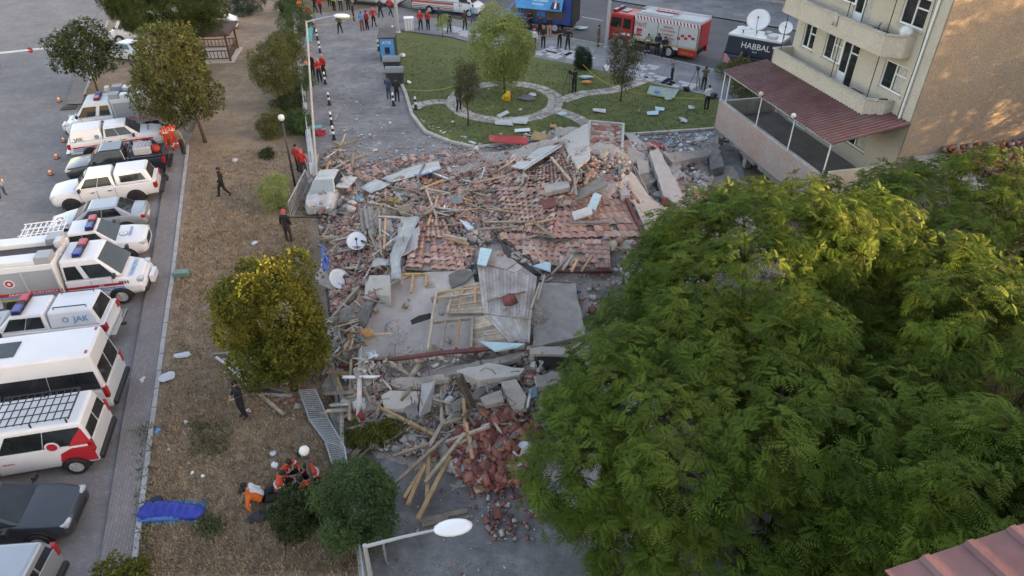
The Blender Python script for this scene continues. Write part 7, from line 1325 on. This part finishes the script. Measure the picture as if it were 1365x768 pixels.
drape('blue_tarp', [[(428, 328, .5), (434, 334, .7)], [(430, 350, .4), (438, 348, .7)], [(430, 362, .2), (436, 362, .5)]], mat('blue_tarp_cloth', (.03, .10, .38), .5, .2, 4), 'crumpled bright blue tarpaulin at the left edge of the heap', 'tarpaulin', amp=.09)
drape('red_sheet', [[(651, 180, .5), (704, 182, .5)], [(652, 189, .4), (703, 193, .4)]], mat('red_sheet_metal', (.42, .03, .03), .5, .12, 3), 'bright red sheet lying at the lawn edge behind the heap', 'sheet', amp=.03); drape('cardboard_sheet', [[(712, 174, .35), (732, 180, .35)], [(706, 186, .3), (726, 188, .3)]], M_CARD, 'brown cardboard sheet beside the red sheet', 'cardboard', amp=.02)
drape('red_cloth', [[(868, 188, .4), (882, 190, .4)], [(866, 196, .3), (886, 198, .3)]], mat('red_cloth2', (.33, .03, .04), .8, .2, 5), 'crumpled red cloth between the lawn kerb and the pale slabs', 'cloth', amp=.08); drape('orange_board', [[(478, 440, .5), (492, 436, .5)], [(486, 452, .4), (502, 446, .4)]], mat('orange_board', (.38, .2, .08), .7, .2, 3), 'small orange board on the left of the floor slab', 'board', amp=.01)
drape('red_bag', [[(472, 545, .4), (484, 552, .4)], [(474, 552, .3), (486, 562, .3)]], mat('red_plastic', (.30, .02, .04), .5, .2, 4), 'small crumpled red bag among the concrete at the lower left of the heap', 'bag', amp=.06)
# foam and insulation
rocks([(500, 265), (530, 262), (528, 295), (505, 290)], 10, .15, .35, 'yellow-brown clump of insulation beside the splintered boards', 'insulation clumps in the heap', me=(lambda m: (m.materials.append(mat('insulation', (.28, .22, .10), .95, .3, 6, .4)), m)[1])(rockmesh(1, 12, .8)), dz=.3)
# crushed van
cv = Veh('crushed_van', 'crushed white van buried at the left of the heap with a shattered windscreen', 'van', (428, 296), (440, 252), 2.6, 0.0); cv.root.location = P(436, 264, .2); cv.root.scale = (.88, .88, .88); d_ = (P(424, 290)-P(447, 236)); cv.root.rotation_euler = (.06, -.10, math.atan2(d_.y, d_.x)); 
cv.loft([(2.05, -.1, .35, .6, .7, .55), (1.8, -.2, .55, .75, .84, .7), (1.0, -.2, .72, .8, .87, .8), (-1.9, -.2, .70, .8, .85, .8)], 'body', M_WSHEET); c = cv.cab(-1.85, -1.7, .1, 1.05, .68, 1.25, .82, .62, 'cabin', M_WSHEET, .06)
for o in cv.root.children:
    for v_ in o.data.vertices: v_.co += Vector((random.uniform(-.06, .06), random.uniform(-.07, .07), random.uniform(-.07, .05)))
cv.glass(c['F'], .04, .96, .05, .95, 'shattered_windscreen', mat('shattered_glass', (.30, .36, .37), .5, .25, 14, .5)); cv.glass(c['L'], .1, .9, .1, .85, 'side_window'); cv.glass(c['R'], .1, .9, .1, .85, 'side_window')
beam('torn_panel', (455, 250, .5), (468, 236, .6), .7, .06, M_WSHEET, 'torn white metal panel leaning beside the crushed van', 'panel')
# ================================================================ street furniture and small things
def zat(b, v):     # height above base b that shows at photo row v
    k = (v-384)/FPX; return CAM_H-(k*b.y*CP+b.y*SP)/(CP-k*SP)
M_LAMP = mat('lamp_grey', (.36, .38, .40), .5, .08, 4, metal=.2); M_GLOBE = mat('globe_glass', (.60, .62, .62), .25, .06, 4, coat=.4)
def street_lamp(base, top, head, label, r=.055):
    rt = empty('street_lamp', base, 0, label, 'street lamp'); A = Vector((0, 0, 0)); B = top-base; C = head-base; q = MB(); q.tube([A, A.lerp(B, .5), B-Vector((0, 0, .1)), B], [r*1.35, r*1.1, r*.85, r*.85], 10); q.build('pole', M_LAMP, rt, smooth='angle')
    q = MB(); q.tube([B-Vector((0, 0, .05)), B.lerp(C, .5), C], [r*.75, r*.6, r*.5], 8); q.build('arm', M_LAMP, rt, smooth='angle'); d = (C-B); d.z = 0; d.normalize(); M_ = Matrix.Translation(C+d*.32) @ d.to_track_quat('X', 'Z').to_matrix().to_4x4() @ Matrix.Diagonal((2.0, 1, .62, 1))
    q = MB(); q.lathe([(.01, -.15), (.14, -.13), (.2, -.03), (.2, .03), (.15, .12), (.01, .16)], 16, M=M_); q.build('lamp_head', M_WHITE, rt, smooth=True); q = MB(); q.lathe([(.3, -.0), (.22, .12)], 12); q.build('base_plate', M_LAMP, rt)
street_lamp(P(424, 262), P(408, 28, 8.7), P(447, 21, 9.0), 'tall street lamp with white head beside the fence at the side road')
t0_ = P(486, 727, 5.2); street_lamp(Vector((t0_.x-.05, t0_.y, 0)), t0_, P(583, 706, 5.4), 'near street lamp with large white head at the bottom of the view')
for u, v, h_, lb in [(531, 44, 9, 'grey lighting pole at the top of the side road'), (808, 64, 9, 'pale pole in front of the fire engine cab')]:
    b = P(u, v); q = MB(); q.tube([(0, 0, 0), (0, 0, 4), (0, 0, h_)], [.17, .13, .09], 10); q.lathe([(.3, 0), (.2, .2)], 10); o = q.build('lighting_pole', M_LAMP, smooth='angle'); o.location = b; tag(o, lb, 'pole')
def globe_lamp(base, v_top, lean, label, k=1.0):
    rt = empty('globe_lamp', base, 0, label, 'lamp'); h_ = zat(base, v_top); B = Vector((lean, 0, h_)); q = MB(); q.tube([(0, 0, 0), B*.5, B-Vector((0, 0, .15))], [.065, .055, .05], 8); q.build('post', M_DKMET, rt, smooth=True)
    q = MB(); q.lathe([(.03, -.21), (.13, -.16), (.19, -.06), (.2, .03), (.16, .13), (.08, .19), (.01, .205)], 18, M=Matrix.Translation(B) @ Matrix.Scale(k, 4)); q.build('globe', M_GLOBE, rt, smooth=True); q = MB(); q.lathe([(.09, -.24), (.12, -.17), (.05, -.13)], 12, M=Matrix.Translation(B)); q.build('collar', M_DKMET, rt); return rt
globe_lamp(P(394, 250), 157, 0, 'globe lamp on a dark post beside the red jackets', .85); globe_lamp(P(434, 709), 601, 0, 'globe lamp on a dark post between the resting rescuers', .7)
q = MB(); q.cyl((0, 0, 0), (0, 0, 1.0), .04, 8); o = q.build('metal_post', M_LAMP); o.location = P(515, 748); tag(o, 'short thin metal post on the road behind the near street lamp', 'post')
# fence line: low wall and railing
wl = empty('low_wall', (FX(30), 30, 0), 0, 'low white-capped wall along the side road under the bushes', 'wall'); c = wl.location
for y0, y1 in [(34.5, 75)]:
    n = 12
    for i in range(n): a = y0+(y1-y0)*i/n; b = y0+(y1-y0)*(i+.985)/n; q = MB(); q.bar(Vector((FX(a)+.1, a, .22))-c, Vector((FX(b)+.1, b, .22))-c, .25, .44); q.build('wall_block', M_CONCL, wl, bevel=.01); q = MB(); q.bar(Vector((FX(a)+.1, a, .47))-c, Vector((FX(b)+.1, b, .47))-c, .32, .06); q.build('coping', M_WSHEET, wl)
wl2 = empty('low_wall', (FX(12), 12, 0), 0, 'low wall at the bottom edge beside the near street lamp', 'wall'); c = wl2.location
for a, b in [(4, 7.4), (7.4, 10.8), (10.8, 13.6)]: q = MB(); q.bar(Vector((FX(a)+.15, a+.02, .2))-c, Vector((FX(b)+.15, b-.02, .2))-c, .3, .4); q.build('wall_block', M_CONC, wl2, bevel=.015)
def fence_panel(a, b, c_, d, label, n=16, m=None, group=None):
    m = m or M_STEEL
    """a,b: ends of the lower rail, d,c_: ends of the upper rail (world points)"""
    rt = empty('fence_panel', a, 0, label, 'fence', group); a, b, c_, d = [p-a for p in (a, b, c_, d)]
    for p, q_ in ((a, b), (d, c_)): q = MB(); q.bar(p, q_, .05, .05); q.build('rail', m, rt)
    for i in range(n+1): t = i/n; p = a.lerp(b, t); q_ = d.lerp(c_, t); q = MB(); q.bar(p.lerp(q_, -.03), p.lerp(q_, 1.03), .028, .028); q.build('bar', m, rt)
    return rt
def fp(pts, zs, label, n, m=None, grp=None): w_ = [P(u, v, z) for (u, v), z in zip(pts, zs)]; return fence_panel(*w_, label, n, m, grp)
FG = 'fence panels torn down along the rubble'
fp([(399, 520), (412, 558), (437, 557), (420, 519)], (.35, .25, .45, .6), 'fallen white fence panel beside the fallen planks, uppermost of three', 15, grp=FG); fp([(412, 559), (434, 589), (458, 594), (437, 558)], (.2, .2, .5, .5), 'fallen white fence panel in the middle of three', 14, grp=FG)
fp([(434, 590), (447, 632), (465, 632), (459, 595)], (.2, .2, .6, .6), 'fallen white fence panel nearest the feathery tree', 15, grp=FG)
fp([(411, 246), (389, 292), (384, 270), (407, 226)], (.1, .05, .95, 1.0), 'leaning white fence panel below the tall street lamp', 16, grp=FG)
for i, (y0, y1) in enumerate([(11.0, 13.3), (8.5, 10.9), (6, 8.4)]):
    A = Vector((FX(y0)+.15, y0, .45)); B = Vector((FX(y1)+.15, y1, .45)); up1 = Vector((0, 0, .75)); fence_panel(A, B, B+up1, A+up1, ['white railing on the low wall next to the feathery tree', 'white railing on the low wall behind the near street lamp', 'white railing on the low wall at the bottom edge'][i], 14)
for i in range(5):
    y0 = 36+i*6; A = Vector((FX(y0)+.1, y0, .55)); B = Vector((FX(y0+5.8)+.1, y0+5.8, .55)); up1 = Vector((0, 0, .6)); fence_panel(A, B, B+up1, A+up1, 'white railing on the low wall behind the bushes, '+['nearest the rubble', 'second from the rubble', 'in the middle', 'second from the main road', 'nearest the main road'][i], 16)
S_('wall_strip', [(438, 548, .15), (446, 546, .15), (470, 600, .1), (460, 606, .1)], .3, M_CONCL, 'broken piece of pale wall between the fallen fence and the bush', 'wall', jag=.02); S_('wall_strip', [(402, 205, .4), (409, 205, .4), (417, 240, .3), (411, 244, .3)], .4, M_CONCL, 'cracked pale wall end at the foot of the tall street lamp', 'wall', jag=.03)
# bollards and cones
BL = [(426.8, 70, 'black and white bollard alone, third below the turquoise board'), (423.4, 53.4, 'bollard right beside the turquoise board'), (419.7, 41.7, 'bollard just above the turquoise board'), (417, 33, 'bollard furthest up at the fence side of the road'), (433.8, 112, 'bollard at the feet of the orange-helmeted group'), (439.3, 140, 'bollard below the orange-helmeted group'), (442.4, 166.7, 'bollard level with the red bag'), (445.5, 186, 'bollard nearest the rubble on the fence side'), (505, 67.7, 'bollard left of the blue kiosk'), (524.7, 140.6, 'bollard in front of the pair at the dumpsters'), (554.4, 146, 'bollard standing on the lawn at the stone path'), (524, 48, 'bollard behind the blue kiosk')]
def lathe_thing(name, parts, loc, label, cat, group):
    rt = empty(name, loc, 0, label, cat, group)
    for n, prof, m in parts: q = MB(); q.lathe(prof, 12); q.build(n, m, rt, smooth='angle')
    return rt
b0 = None
for u, v, lb in BL:
    if b0 is None: b0 = lathe_thing('bollard', [('foot', [(.15, 0), (.15, .05), (.09, .09)], M_BLKP), ('post', [(.09, .09), (.085, .38)], M_BLKP), ('white_band', [(.088, .38), (.086, .56)], M_WHITE), ('upper_post', [(.085, .56), (.08, .74)], M_BLKP), ('cap', [(.08, .74), (.078, .86), (.04, .92), (.005, .93)], M_WHITE)], P(u, v), lb, 'bollard', 'black and white bollards'); o = b0
    else: o = copy_tree(b0)
    o.location = P(u, v, .07 if u > 550 else 0); o['label'] = lb
CN = [(79.4, 135.4, 'orange traffic cone furthest up in the car park'), (86, 189, 'orange traffic cone at the tail of the striped pickup'), (76.3, 211, 'orange traffic cone left of the black pickup'), (68, 233, 'orange traffic cone nearest the glazed white pickup'), (150, 56, 'orange traffic cone between the white sedan and the white van')]; c0 = None
for u, v, lb in CN:
    if c0 is None: 
        c0 = lathe_thing('traffic_cone', [('cone', [(.17, .03), (.115, .28)], K_HORA), ('white_band', [(.118, .28), (.085, .44)], M_WHITE), ('tip', [(.085, .44), (.03, .70), (.005, .71)], K_HORA)], P(u, v), lb, 'traffic cone', 'orange traffic cones'); q = MB(); q.box(-.2, .2, -.2, .2, 0, .035); q.build('base', M_BLKP, c0); o = c0
    else: o = copy_tree(c0)
    o.location = P(u, v); o['label'] = lb; o.scale = (.68, .68, .68)
# barrier boom
A = P(-12, 72, 1.0); B = P(83, 62, 1.0); rt = empty('barrier', (A.x, A.y, 0), 0, 'white barrier boom with a red disc across the car park entrance', 'barrier'); c = rt.location; q = MB(); q.bar(A-c, B-c, .09, .12); q.build('boom', M_WHITE, rt); q = MB(); q.box(-.2, .2, -.2, .2, 0, 1.15); q.build('housing', M_STR_R, rt, bevel=.03)
m_ = A.lerp(B, .55)-c; q = MB(); q.cyl(m_+Vector((0, -.07, 0)), m_+Vector((0, -.09, 0)), .22, 16); q.cyl(m_+Vector((0, -.091, 0)), m_+Vector((0, -.095, 0)), .05, 4, 1); q.build('red_disc', [M_STR_R, M_WHITE], rt); q = MB(); q.bar(B-c-Vector((.1, 0, 0)), B-c-Vector((.1, 0, .95)), .06, .06); q.build('end_post', M_WHITE, rt)
# drain grate
rt = empty('drain_grate', P(92, 144), .2, 'rusty drain grate at the corner of the short footpath', 'drain'); q = MB(); q.box(-.5, .5, -.35, .35, -.01, .005); q.build('pit', M_SHADE, rt)
for i in range(8): q = MB(); q.box(-.48+i*.125, -.42+i*.125, -.34, .34, .006, .02); q.build('grate_bar', mat('rust', (.12, .07, .05), .8, .3, 5), rt)
# kiosk, dumpsters, crate
b = P(518, 84); rt = empty('recycling_kiosk', b, .08, 'dark-roofed recycling kiosk with a light blue front panel', 'kiosk'); q = MB(); q.box(-.62, .62, 0, 2.2, .1, 2.0); q.build('body', M_DKMET, rt, bevel=.02); q = MB(); q.hexa([(-.7, -.1, 1.98), (.7, -.1, 1.98), (.7, 2.3, 2.12), (-.7, 2.3, 2.12), (-.7, -.1, 2.04), (.7, -.1, 2.04), (.7, 2.3, 2.18), (-.7, 2.3, 2.18)]); q.build('roof', mat('brown_roof', (.10, .08, .075), .8, .2, 2), rt)
q = MB(); q.box(-.55, .58, -.03, -.004, .5, 1.9); f_ = q.build('front_panel', M_SKYB, rt); text('ATIK', .34, M_WHITE, rt, (.02, -.034, 1.5), (1, 0, 0), (0, 0, 1), align='CENTER'); q = MB(); q.box(-.2, .2, -.045, -.031, .75, 1.25); q.build('slot', M_NAVY, rt)
for (u, v, lb) in [(524, 98, 'grey dumpster behind, beside the recycling kiosk'), (528, 113, 'grey dumpster in front, nearest the standing pair')]:
    rt = empty('dumpster', P(u, v), .05, lb, 'dumpster', 'grey dumpsters'); q = MB(); q.hexa([(-.55, -.4, .2), (.55, -.4, .2), (.55, .4, .2), (-.55, .4, .2), (-.65, -.5, 1.05), (.65, -.5, 1.05), (.65, .5, 1.05), (-.65, .5, 1.05)]); q.build('bin', mat('bin_grey', (.035, .038, .042), .6, .1, 3), rt, bevel=.04)
    q = MB(); n = 7; pr = [(-.52*math.cos(math.pi*i/n), 1.06+.3*math.sin(math.pi*i/n)) for i in range(n+1)]; q.add([(x, y, z) for x in (-.68, .68) for y, z in pr], [(i+1, i, n+1+i, n+2+i) for i in range(n)]+[tuple(range(n+1)), tuple(range(2*n+1, n, -1))]); q.build('lid', mat('lid_grey', (.17, .18, .19), .5, .1, 3), rt, smooth='angle')
    for x in (-.45, .45):
        for y in (-.3, .3): q = MB(); q.cyl((x-.03, y, .1), (x+.03, y, .1), .1, 10); q.build('wheel', M_TYRE, rt)
b = P(546, 41); rt = empty('white_bin', b, .1, 'white lidded crate standing on the pavement corner', 'crate'); q = MB(); q.box(-.42, .42, -.35, .35, 0, 1.1); q.build('body', M_WSHEET, rt, bevel=.03); q = MB(); q.box(-.46, .46, -.39, .39, 1.102, 1.2); q.build('lid', M_WHITE, rt, bevel=.03)
for i in range(3): q = MB(); q.box(-.3+i*.25, -.22+i*.25, -.37, -.352, .15, .95); q.build('rib', M_WHITE, rt)
q = MB(); A = P(411, 56, .1); q.hexa([(-.28, 0, 0), (.28, 0, 0), (.28, .06, 0), (-.28, .06, 0), (-.10, .5, 1.05), (.45, .5, 1.05), (.45, .56, 1.05), (-.10, .56, 1.05)]); o = q.build('turquoise_board', mat('turquoise_paint', (.06, .38, .42), .5, .1, 3), bevel=.01); o.location = A; tag(o, 'turquoise board leaning at the fence behind the tall lamp', 'board')
q = MB(); q.box(-.55, .45, -.25, .25, .3, .38); q.box(-.5, -.4, -.2, .2, 0, .3); q.box(.3, .4, -.2, .2, 0, .3); o = q.build('blue_table', mat('turquoise2', (.08, .33, .38), .5), bevel=.01); o.location = P(421, 176); tag(o, 'low turquoise table by the foot of the tall lamp', 'table')
def lump(name, u, v, s, m, label, cat, z=0, seed=3, sq=.7): me = rockmesh(1, seed, sq); me.materials.append(m); [setattr(v_, 'co', v_.co+Vector((random.gauss(0, .13), random.gauss(0, .13), random.gauss(0, .13)))) for v_ in me.vertices]; o = link(name, me); b = P(u, v, z); o.location = b+Vector((0, 0, s[2]*.5)); o.scale = s; o.rotation_euler = (0, 0, random.uniform(0, 3)); return tag(o, label, cat)
lump('red_bag', 428, 180, (.35, .3, .35), mat('red_bagm', (.45, .02, .04), .6), 'bright red bag beside the low turquoise table', 'bag')
M_PBAG = mat('plastic_bag', (.46, .50, .54), .45, .15, 6, coat=.2); M_BBAG = mat('black_bag', (.018, .018, .02), .6, .2, 5)
for i, (u, v, s, m, lb) in enumerate([(242, 474, (.35, .2, .08), M_PBAG, 'clear plastic bag on the dry grass above the one at the kerb'), (223, 503, (.28, .3, .1), M_PBAG, 'clear plastic bag on the dry grass close to the kerb'), (190, 506, (.33, .15, .05), M_PBAG, 'flat plastic bag on the brick footpath behind the minibus'), (314, 216, (.2, .2, .18), M_PBAG, 'small grey stone-like bag near the person in black'), (340, 325, (.18, .15, .1), M_PBAG, 'pale bag left of the worker with the red helmet'), (248, 563, (.15, .08, .05), M_PBAG, 'crumpled plastic scrap on the dry grass below the bags'), (210, 576, (.12, .12, .12), M_SKYB, 'small light blue cup-like container at the kerb edge'),
     (405, 606, (.24, .2, .25), M_BBAG, 'small black bag beside the seated rescuer'), (346, 690, (.4, .25, .15), M_BBAG, 'black rucksack left of the round bush'), (222, 240, (.2, .3, .3), M_BBAG, 'black kit behind the glazed white pickup'), (915, 121, (.33, .3, .32), M_BBAG, 'black bag on the pavement left of the tripod'), (951, 131, (.4, .33, .32), M_BBAG, 'black bag right of the man in white shirt'),
     (364, 606, (.12, .12, .1), M_PBAG, 'white bottle-like scrap above the seated rescuers'), (367, 622, (.16, .14, .14), M_WHITE, 'white helmet beside the seated rescuers'), (256, 631, (.09, .07, .06), M_WHITE, 'white scrap on the dry grass above the sleeping bag, left one'), (270, 635, (.08, .07, .06), M_WHITE, 'white scrap on the dry grass above the sleeping bag, right one'), (537, 75, (.3, .25, .22), M_WHITE, 'white bag on the lawn right of the kiosk'), (545, 111, (.3, .2, .15), M_WHITE, 'white bag on the lawn edge beside the front dumpster'),
     (675, 134, (.35, .3, .7), mat('yellow_plastic', (.62, .36, .02), .5), 'bright yellow container at the foot of the willow-like tree'), (782, 112, (.45, .3, .25), mat('orange_plastic', (.6, .25, .05), .5), 'orange bag on the lawn beside the photographer'), (780, 105, (.6, .4, .2), M_SHEET, 'pale blue bag behind the orange one'), (700, 132, (.7, .45, .25), mat('grey_bundle', (.14, .14, .16), .8), 'grey bundle of clothes on the ring lawn'), (710, 128, (.4, .3, .2), M_PBAG, 'pale bundle beside the grey clothes'), (603, 163, (.1, .1, .1), M_WHITE, 'white base at the foot of the grey-brown tree'),
     (875, 126, (.55, .35, .15), M_STR_B, 'blue bag on the clear sheet at the lawn edge'), (891, 132, (.4, .3, .15), M_SHEET, 'pale blue bag right of the blue one'), (774, 38, (.7, .5, .2), M_SHEET, 'pale blue plastic heap on the road behind the blue truck'), (922, 145, (.35, .25, .2), M_PBAG, 'white bag on the lawn left of the man in white shirt'), (911, 162, (.5, .3, .15), M_PBAG, 'white bag on the lawn near the terrace wall'), (750, 152, (.4, .3, .1), M_SHEET, 'pale blue scrap on the ring path')]): lump('bag' if 'bag' in lb else ('bundle' if 'bundle' in lb else 'scrap'), u, v, s, m, lb, 'bag' if 'bag' in lb or 'rucksack' in lb else 'litter', .08 if v < 200 and u > 535 or u < 420 and u > 200 else .05, seed=i+30)
for i, (pts, m, lb) in enumerate([([(662, 155), (676, 148), (679, 151), (666, 158)], M_WSHEET, 'white board lying on the ring lawn'), ([(660, 160), (682, 160), (684, 168), (660, 166)], M_WSHEET, 'white sheet on the near side of the ring path'), ([(682, 158), (705, 156), (702, 166), (684, 165)], M_WSHEET, 'second white sheet on the near side of the ring path'), ([(686, 173), (706, 172), (707, 176), (686, 177)], M_WHITE, 'white foam plank below the ring path'),
        ([(790, 145), (808, 146), (807, 151), (790, 149)], M_WSHEET, 'white box lid on the right lawn'), ([(873, 142), (886, 144), (885, 148), (874, 147)], M_SHEET, 'pale blue box lid on the right lawn'), ([(862, 150), (878, 149), (877, 154), (863, 154)], M_SHEET, 'pale blue sheet on the right lawn'), ([(866, 115), (905, 120), (898, 132), (862, 126)], mat('clear_sheet', (.20, .28, .24), .4, .3, 3), 'clear plastic sheet spread at the lawn edge'), ([(749, 174), (757, 170), (758, 182), (748, 182)], M_WSHEET, 'white tray beyond the concave grey slab'), ([(804, 88), (812, 86), (814, 92), (808, 96)], M_WSHEET, 'white paper sheet on the pavement by the brown tree'), ([(733, 166), (742, 166), (742, 170), (733, 171)], M_CARD, 'piece of cardboard on the lawn')]):
    w_ = [P(a, b, .13) for a, b in pts]; c = sum(w_, Vector())/4; q = MB(); w_ = [Vector((p.x, p.y, .13+random.uniform(0, .1)))-c for p in w_]
    if (w_[1]-w_[0]).cross(w_[2]-w_[0]).z < 0: w_ = w_[::-1]
    q.prism(w_, .035); o = q.build('loose_sheet', m); o.location = c; tag(o, lb, 'sheet')
b = P(243, 368, .06); rt = empty('green_crate', b, .1, 'dusty green toolbox lying on the dry grass at the kerb', 'toolbox'); q = MB(); q.box(-.32, .32, -.18, .18, 0, .22); q.build('box', mat('green_plastic', (.13, .22, .19), .6, .15, 4), rt, bevel=.02); q = MB(); q.box(-.33, .33, -.19, .19, .222, .27); q.build('lid', _M['green_plastic'], rt, bevel=.02)
# tape
M_TAPE = mat('yellow_tape', (.42, .36, .07), .5)
def tape(pts, label, sag=.25):
    w_ = [P(*p) for p in pts]; full = []
    for a, b in zip(w_, w_[1:]):
        for i in range(8): t = i/8; full.append(a.lerp(b, t)-Vector((0, 0, sag*4*t*(1-t))))
    full.append(w_[-1]); c = full[0]; q = MB()
    for a, b in zip(full, full[1:]): q.bar(a-c, b-c, .01, .045)
    o = q.build('warning_tape', M_TAPE); o.location = c; tag(o, label, 'tape')
tape([(540, 119, .7), (612, 113, .8), (640, 108, .8)], 'yellow tape from the dumpsters to the grey-brown tree'); tape([(777, 86, .9), (824, 117, .9), (938, 131, .9)], 'yellow tape from the fir past the brown tree to the camera crew'); tape([(600, 24, .9), (663, 33, .9), (745, 50, .9), (807, 58, .9)], 'yellow tape along the main road kerb up to the pale pole'); tape([(420, 33, .9), (470, 22, .9), (530, 30, .9)], 'yellow tape across the top of the side road')
# tripods and cameras
def tripod(u, v, label, z=.08):
    rt = empty('tripod', P(u, v, z), 0, label, 'tripod')
    for k in range(3): a = k*2.1+.5; q = MB(); q.bar((.05*math.cos(a), .05*math.sin(a), 1.4), (.5*math.cos(a), .5*math.sin(a), 0), .035, .035); q.build('leg', M_BLKP, rt)
    q = MB(); q.box(-.1, .1, -.2, .2, 1.42, 1.62); q.cyl((0, .2, 1.52), (0, .36, 1.52), .06, 10); q.build('camera', M_BLKP, rt, bevel=.02)
tripod(926, 118, 'camera tripod on the pavement before the operator'); tripod(758, 122, 'camera tripod on the upper lawn beside the photographer')
# sleeping bag on its mat
b = P(227, 691, .06); rt = empty('sleeping_bag', b, .04, 'bright blue sleeping bag, occupied, on a lighter blue mat by the kerb', 'sleeping bag'); M_SB = mat('sleeping_bag_blue', (.012, .035, .30), .5, .2, 3, .25); M_SM = mat('mat_blue', (.02, .17, .33), .6, .1, 3)
q = MB(); q.box(-.95, .9, -.2, .62, 0, .02); q.build('mat', M_SM, rt); q = MB(); secs = 26; n = 14; vs = []
for i in range(secs+1):
    t = i/secs; x = -1.0+2.0*t; w_ = .36*(math.sin(math.pi*min(1, t*1.25+.06))**.35 if t < .7 else 1-.38*((t-.7)/.3)); w_ = max(.05, min(.38, .38-.14*t+(.03 if .55 < t < .62 else 0)))*(min(1, (t+.01)*9)**.5)*(min(1, (1.01-t)*9)**.5); hh = (.30-.1*t)*(min(1, (t+.01)*8)**.5)*(min(1, (1.01-t)*8)**.5)*(.85+.15*math.sin(i*2.1)); yc = .2+.06*math.sin(t*5)
    for k in range(n): a = 2*math.pi*k/n; z = math.sin(a)*hh; vs.append((x, yc+math.cos(a)*w_, .02+(z if z > 0 else 0)+.012*math.sin(i*3.1+k)))
q.add(vs, [(i*n+k, (i+1)*n+k, (i+1)*n+(k+1) % n, i*n+(k+1) % n) for i in range(secs) for k in range(n)]+[tuple(range(n)), tuple(secs*n+k for k in range(n))[::-1]]); q.build('bag', M_SB, rt, smooth=True)
q = MB(); q.lathe([(.02, 0), (.2, .04), (.22, .12), (.1, .2), (.02, .22)], 10, M=Matrix.Translation((-.6, .55, 0))); q.build('hood', K_NAVY, rt, smooth=True); q = MB(); q.hexa([(-.9, -.16, .03), (.3, -.12, .03), (.3, .02, .03), (-.9, -.05, .03), (-.9, -.14, .09), (.3, -.1, .1), (.3, 0, .14), (-.9, -.05, .14)]); q.build('lining', mat('lining_blue', (.03, .14, .38), .6, .1, 3), rt, bevel=.02)
# gazebo
b = P(284, 76); rt = empty('gazebo', b, .15, 'wooden gazebo with a dark brown roof under the pine tree', 'gazebo'); s = 1.75; MWB = mat('brown_wood', (.10, .045, .03), .7, .2, 4); MRB = mat('brown_shingle', (.055, .035, .032), .85, .2, 5)
q = MB(); q.box(-s-.3, s+.3, -s-.3, s+.3, 0, .12); q.build('floor', M_CONCL, rt)
for a, b_ in ((-1, -1), (1, -1), (1, 1), (-1, 1)): q = MB(); q.box(a*s-.07, a*s+.07, b_*s-.07, b_*s+.07, .12, 2.3); q.build('post', MWB, rt)
R4 = [(-s-.4, -s-.4, 2.25), (s+.4, -s-.4, 2.25), (s+.4, s+.4, 2.25), (-s-.4, s+.4, 2.25)]
for i in range(4): q = MB(); a, b_ = Vector(R4[i]), Vector(R4[(i+1) % 4]); t = Vector((0, 0, 3.1)); q.add([a, b_, t, a-Vector((0, 0, .08)), b_-Vector((0, 0, .08)), t-Vector((0, 0, .08))], [(0, 1, 2), (4, 3, 5), (0, 3, 4, 1), (1, 4, 5, 2), (2, 5, 3, 0)]); q.build('roof_face', MRB, rt)
for a, b_ in (((-s, -s), (s, -s)), ((s, -s), (s, s)), ((s, s), (-s, s))):
    for z in (.35, .95): q = MB(); q.bar((*a, z), (*b_, z), .06, .07); q.build('rail', MWB, rt)
    for k in range(1, 12): t = k/12; p = (a[0]+(b_[0]-a[0])*t, a[1]+(b_[1]-a[1])*t); q = MB(); q.bar((*p, .35), (*p, .95), .05, .03, up=(0, 1, 0)); q.build('baluster', MWB, rt)
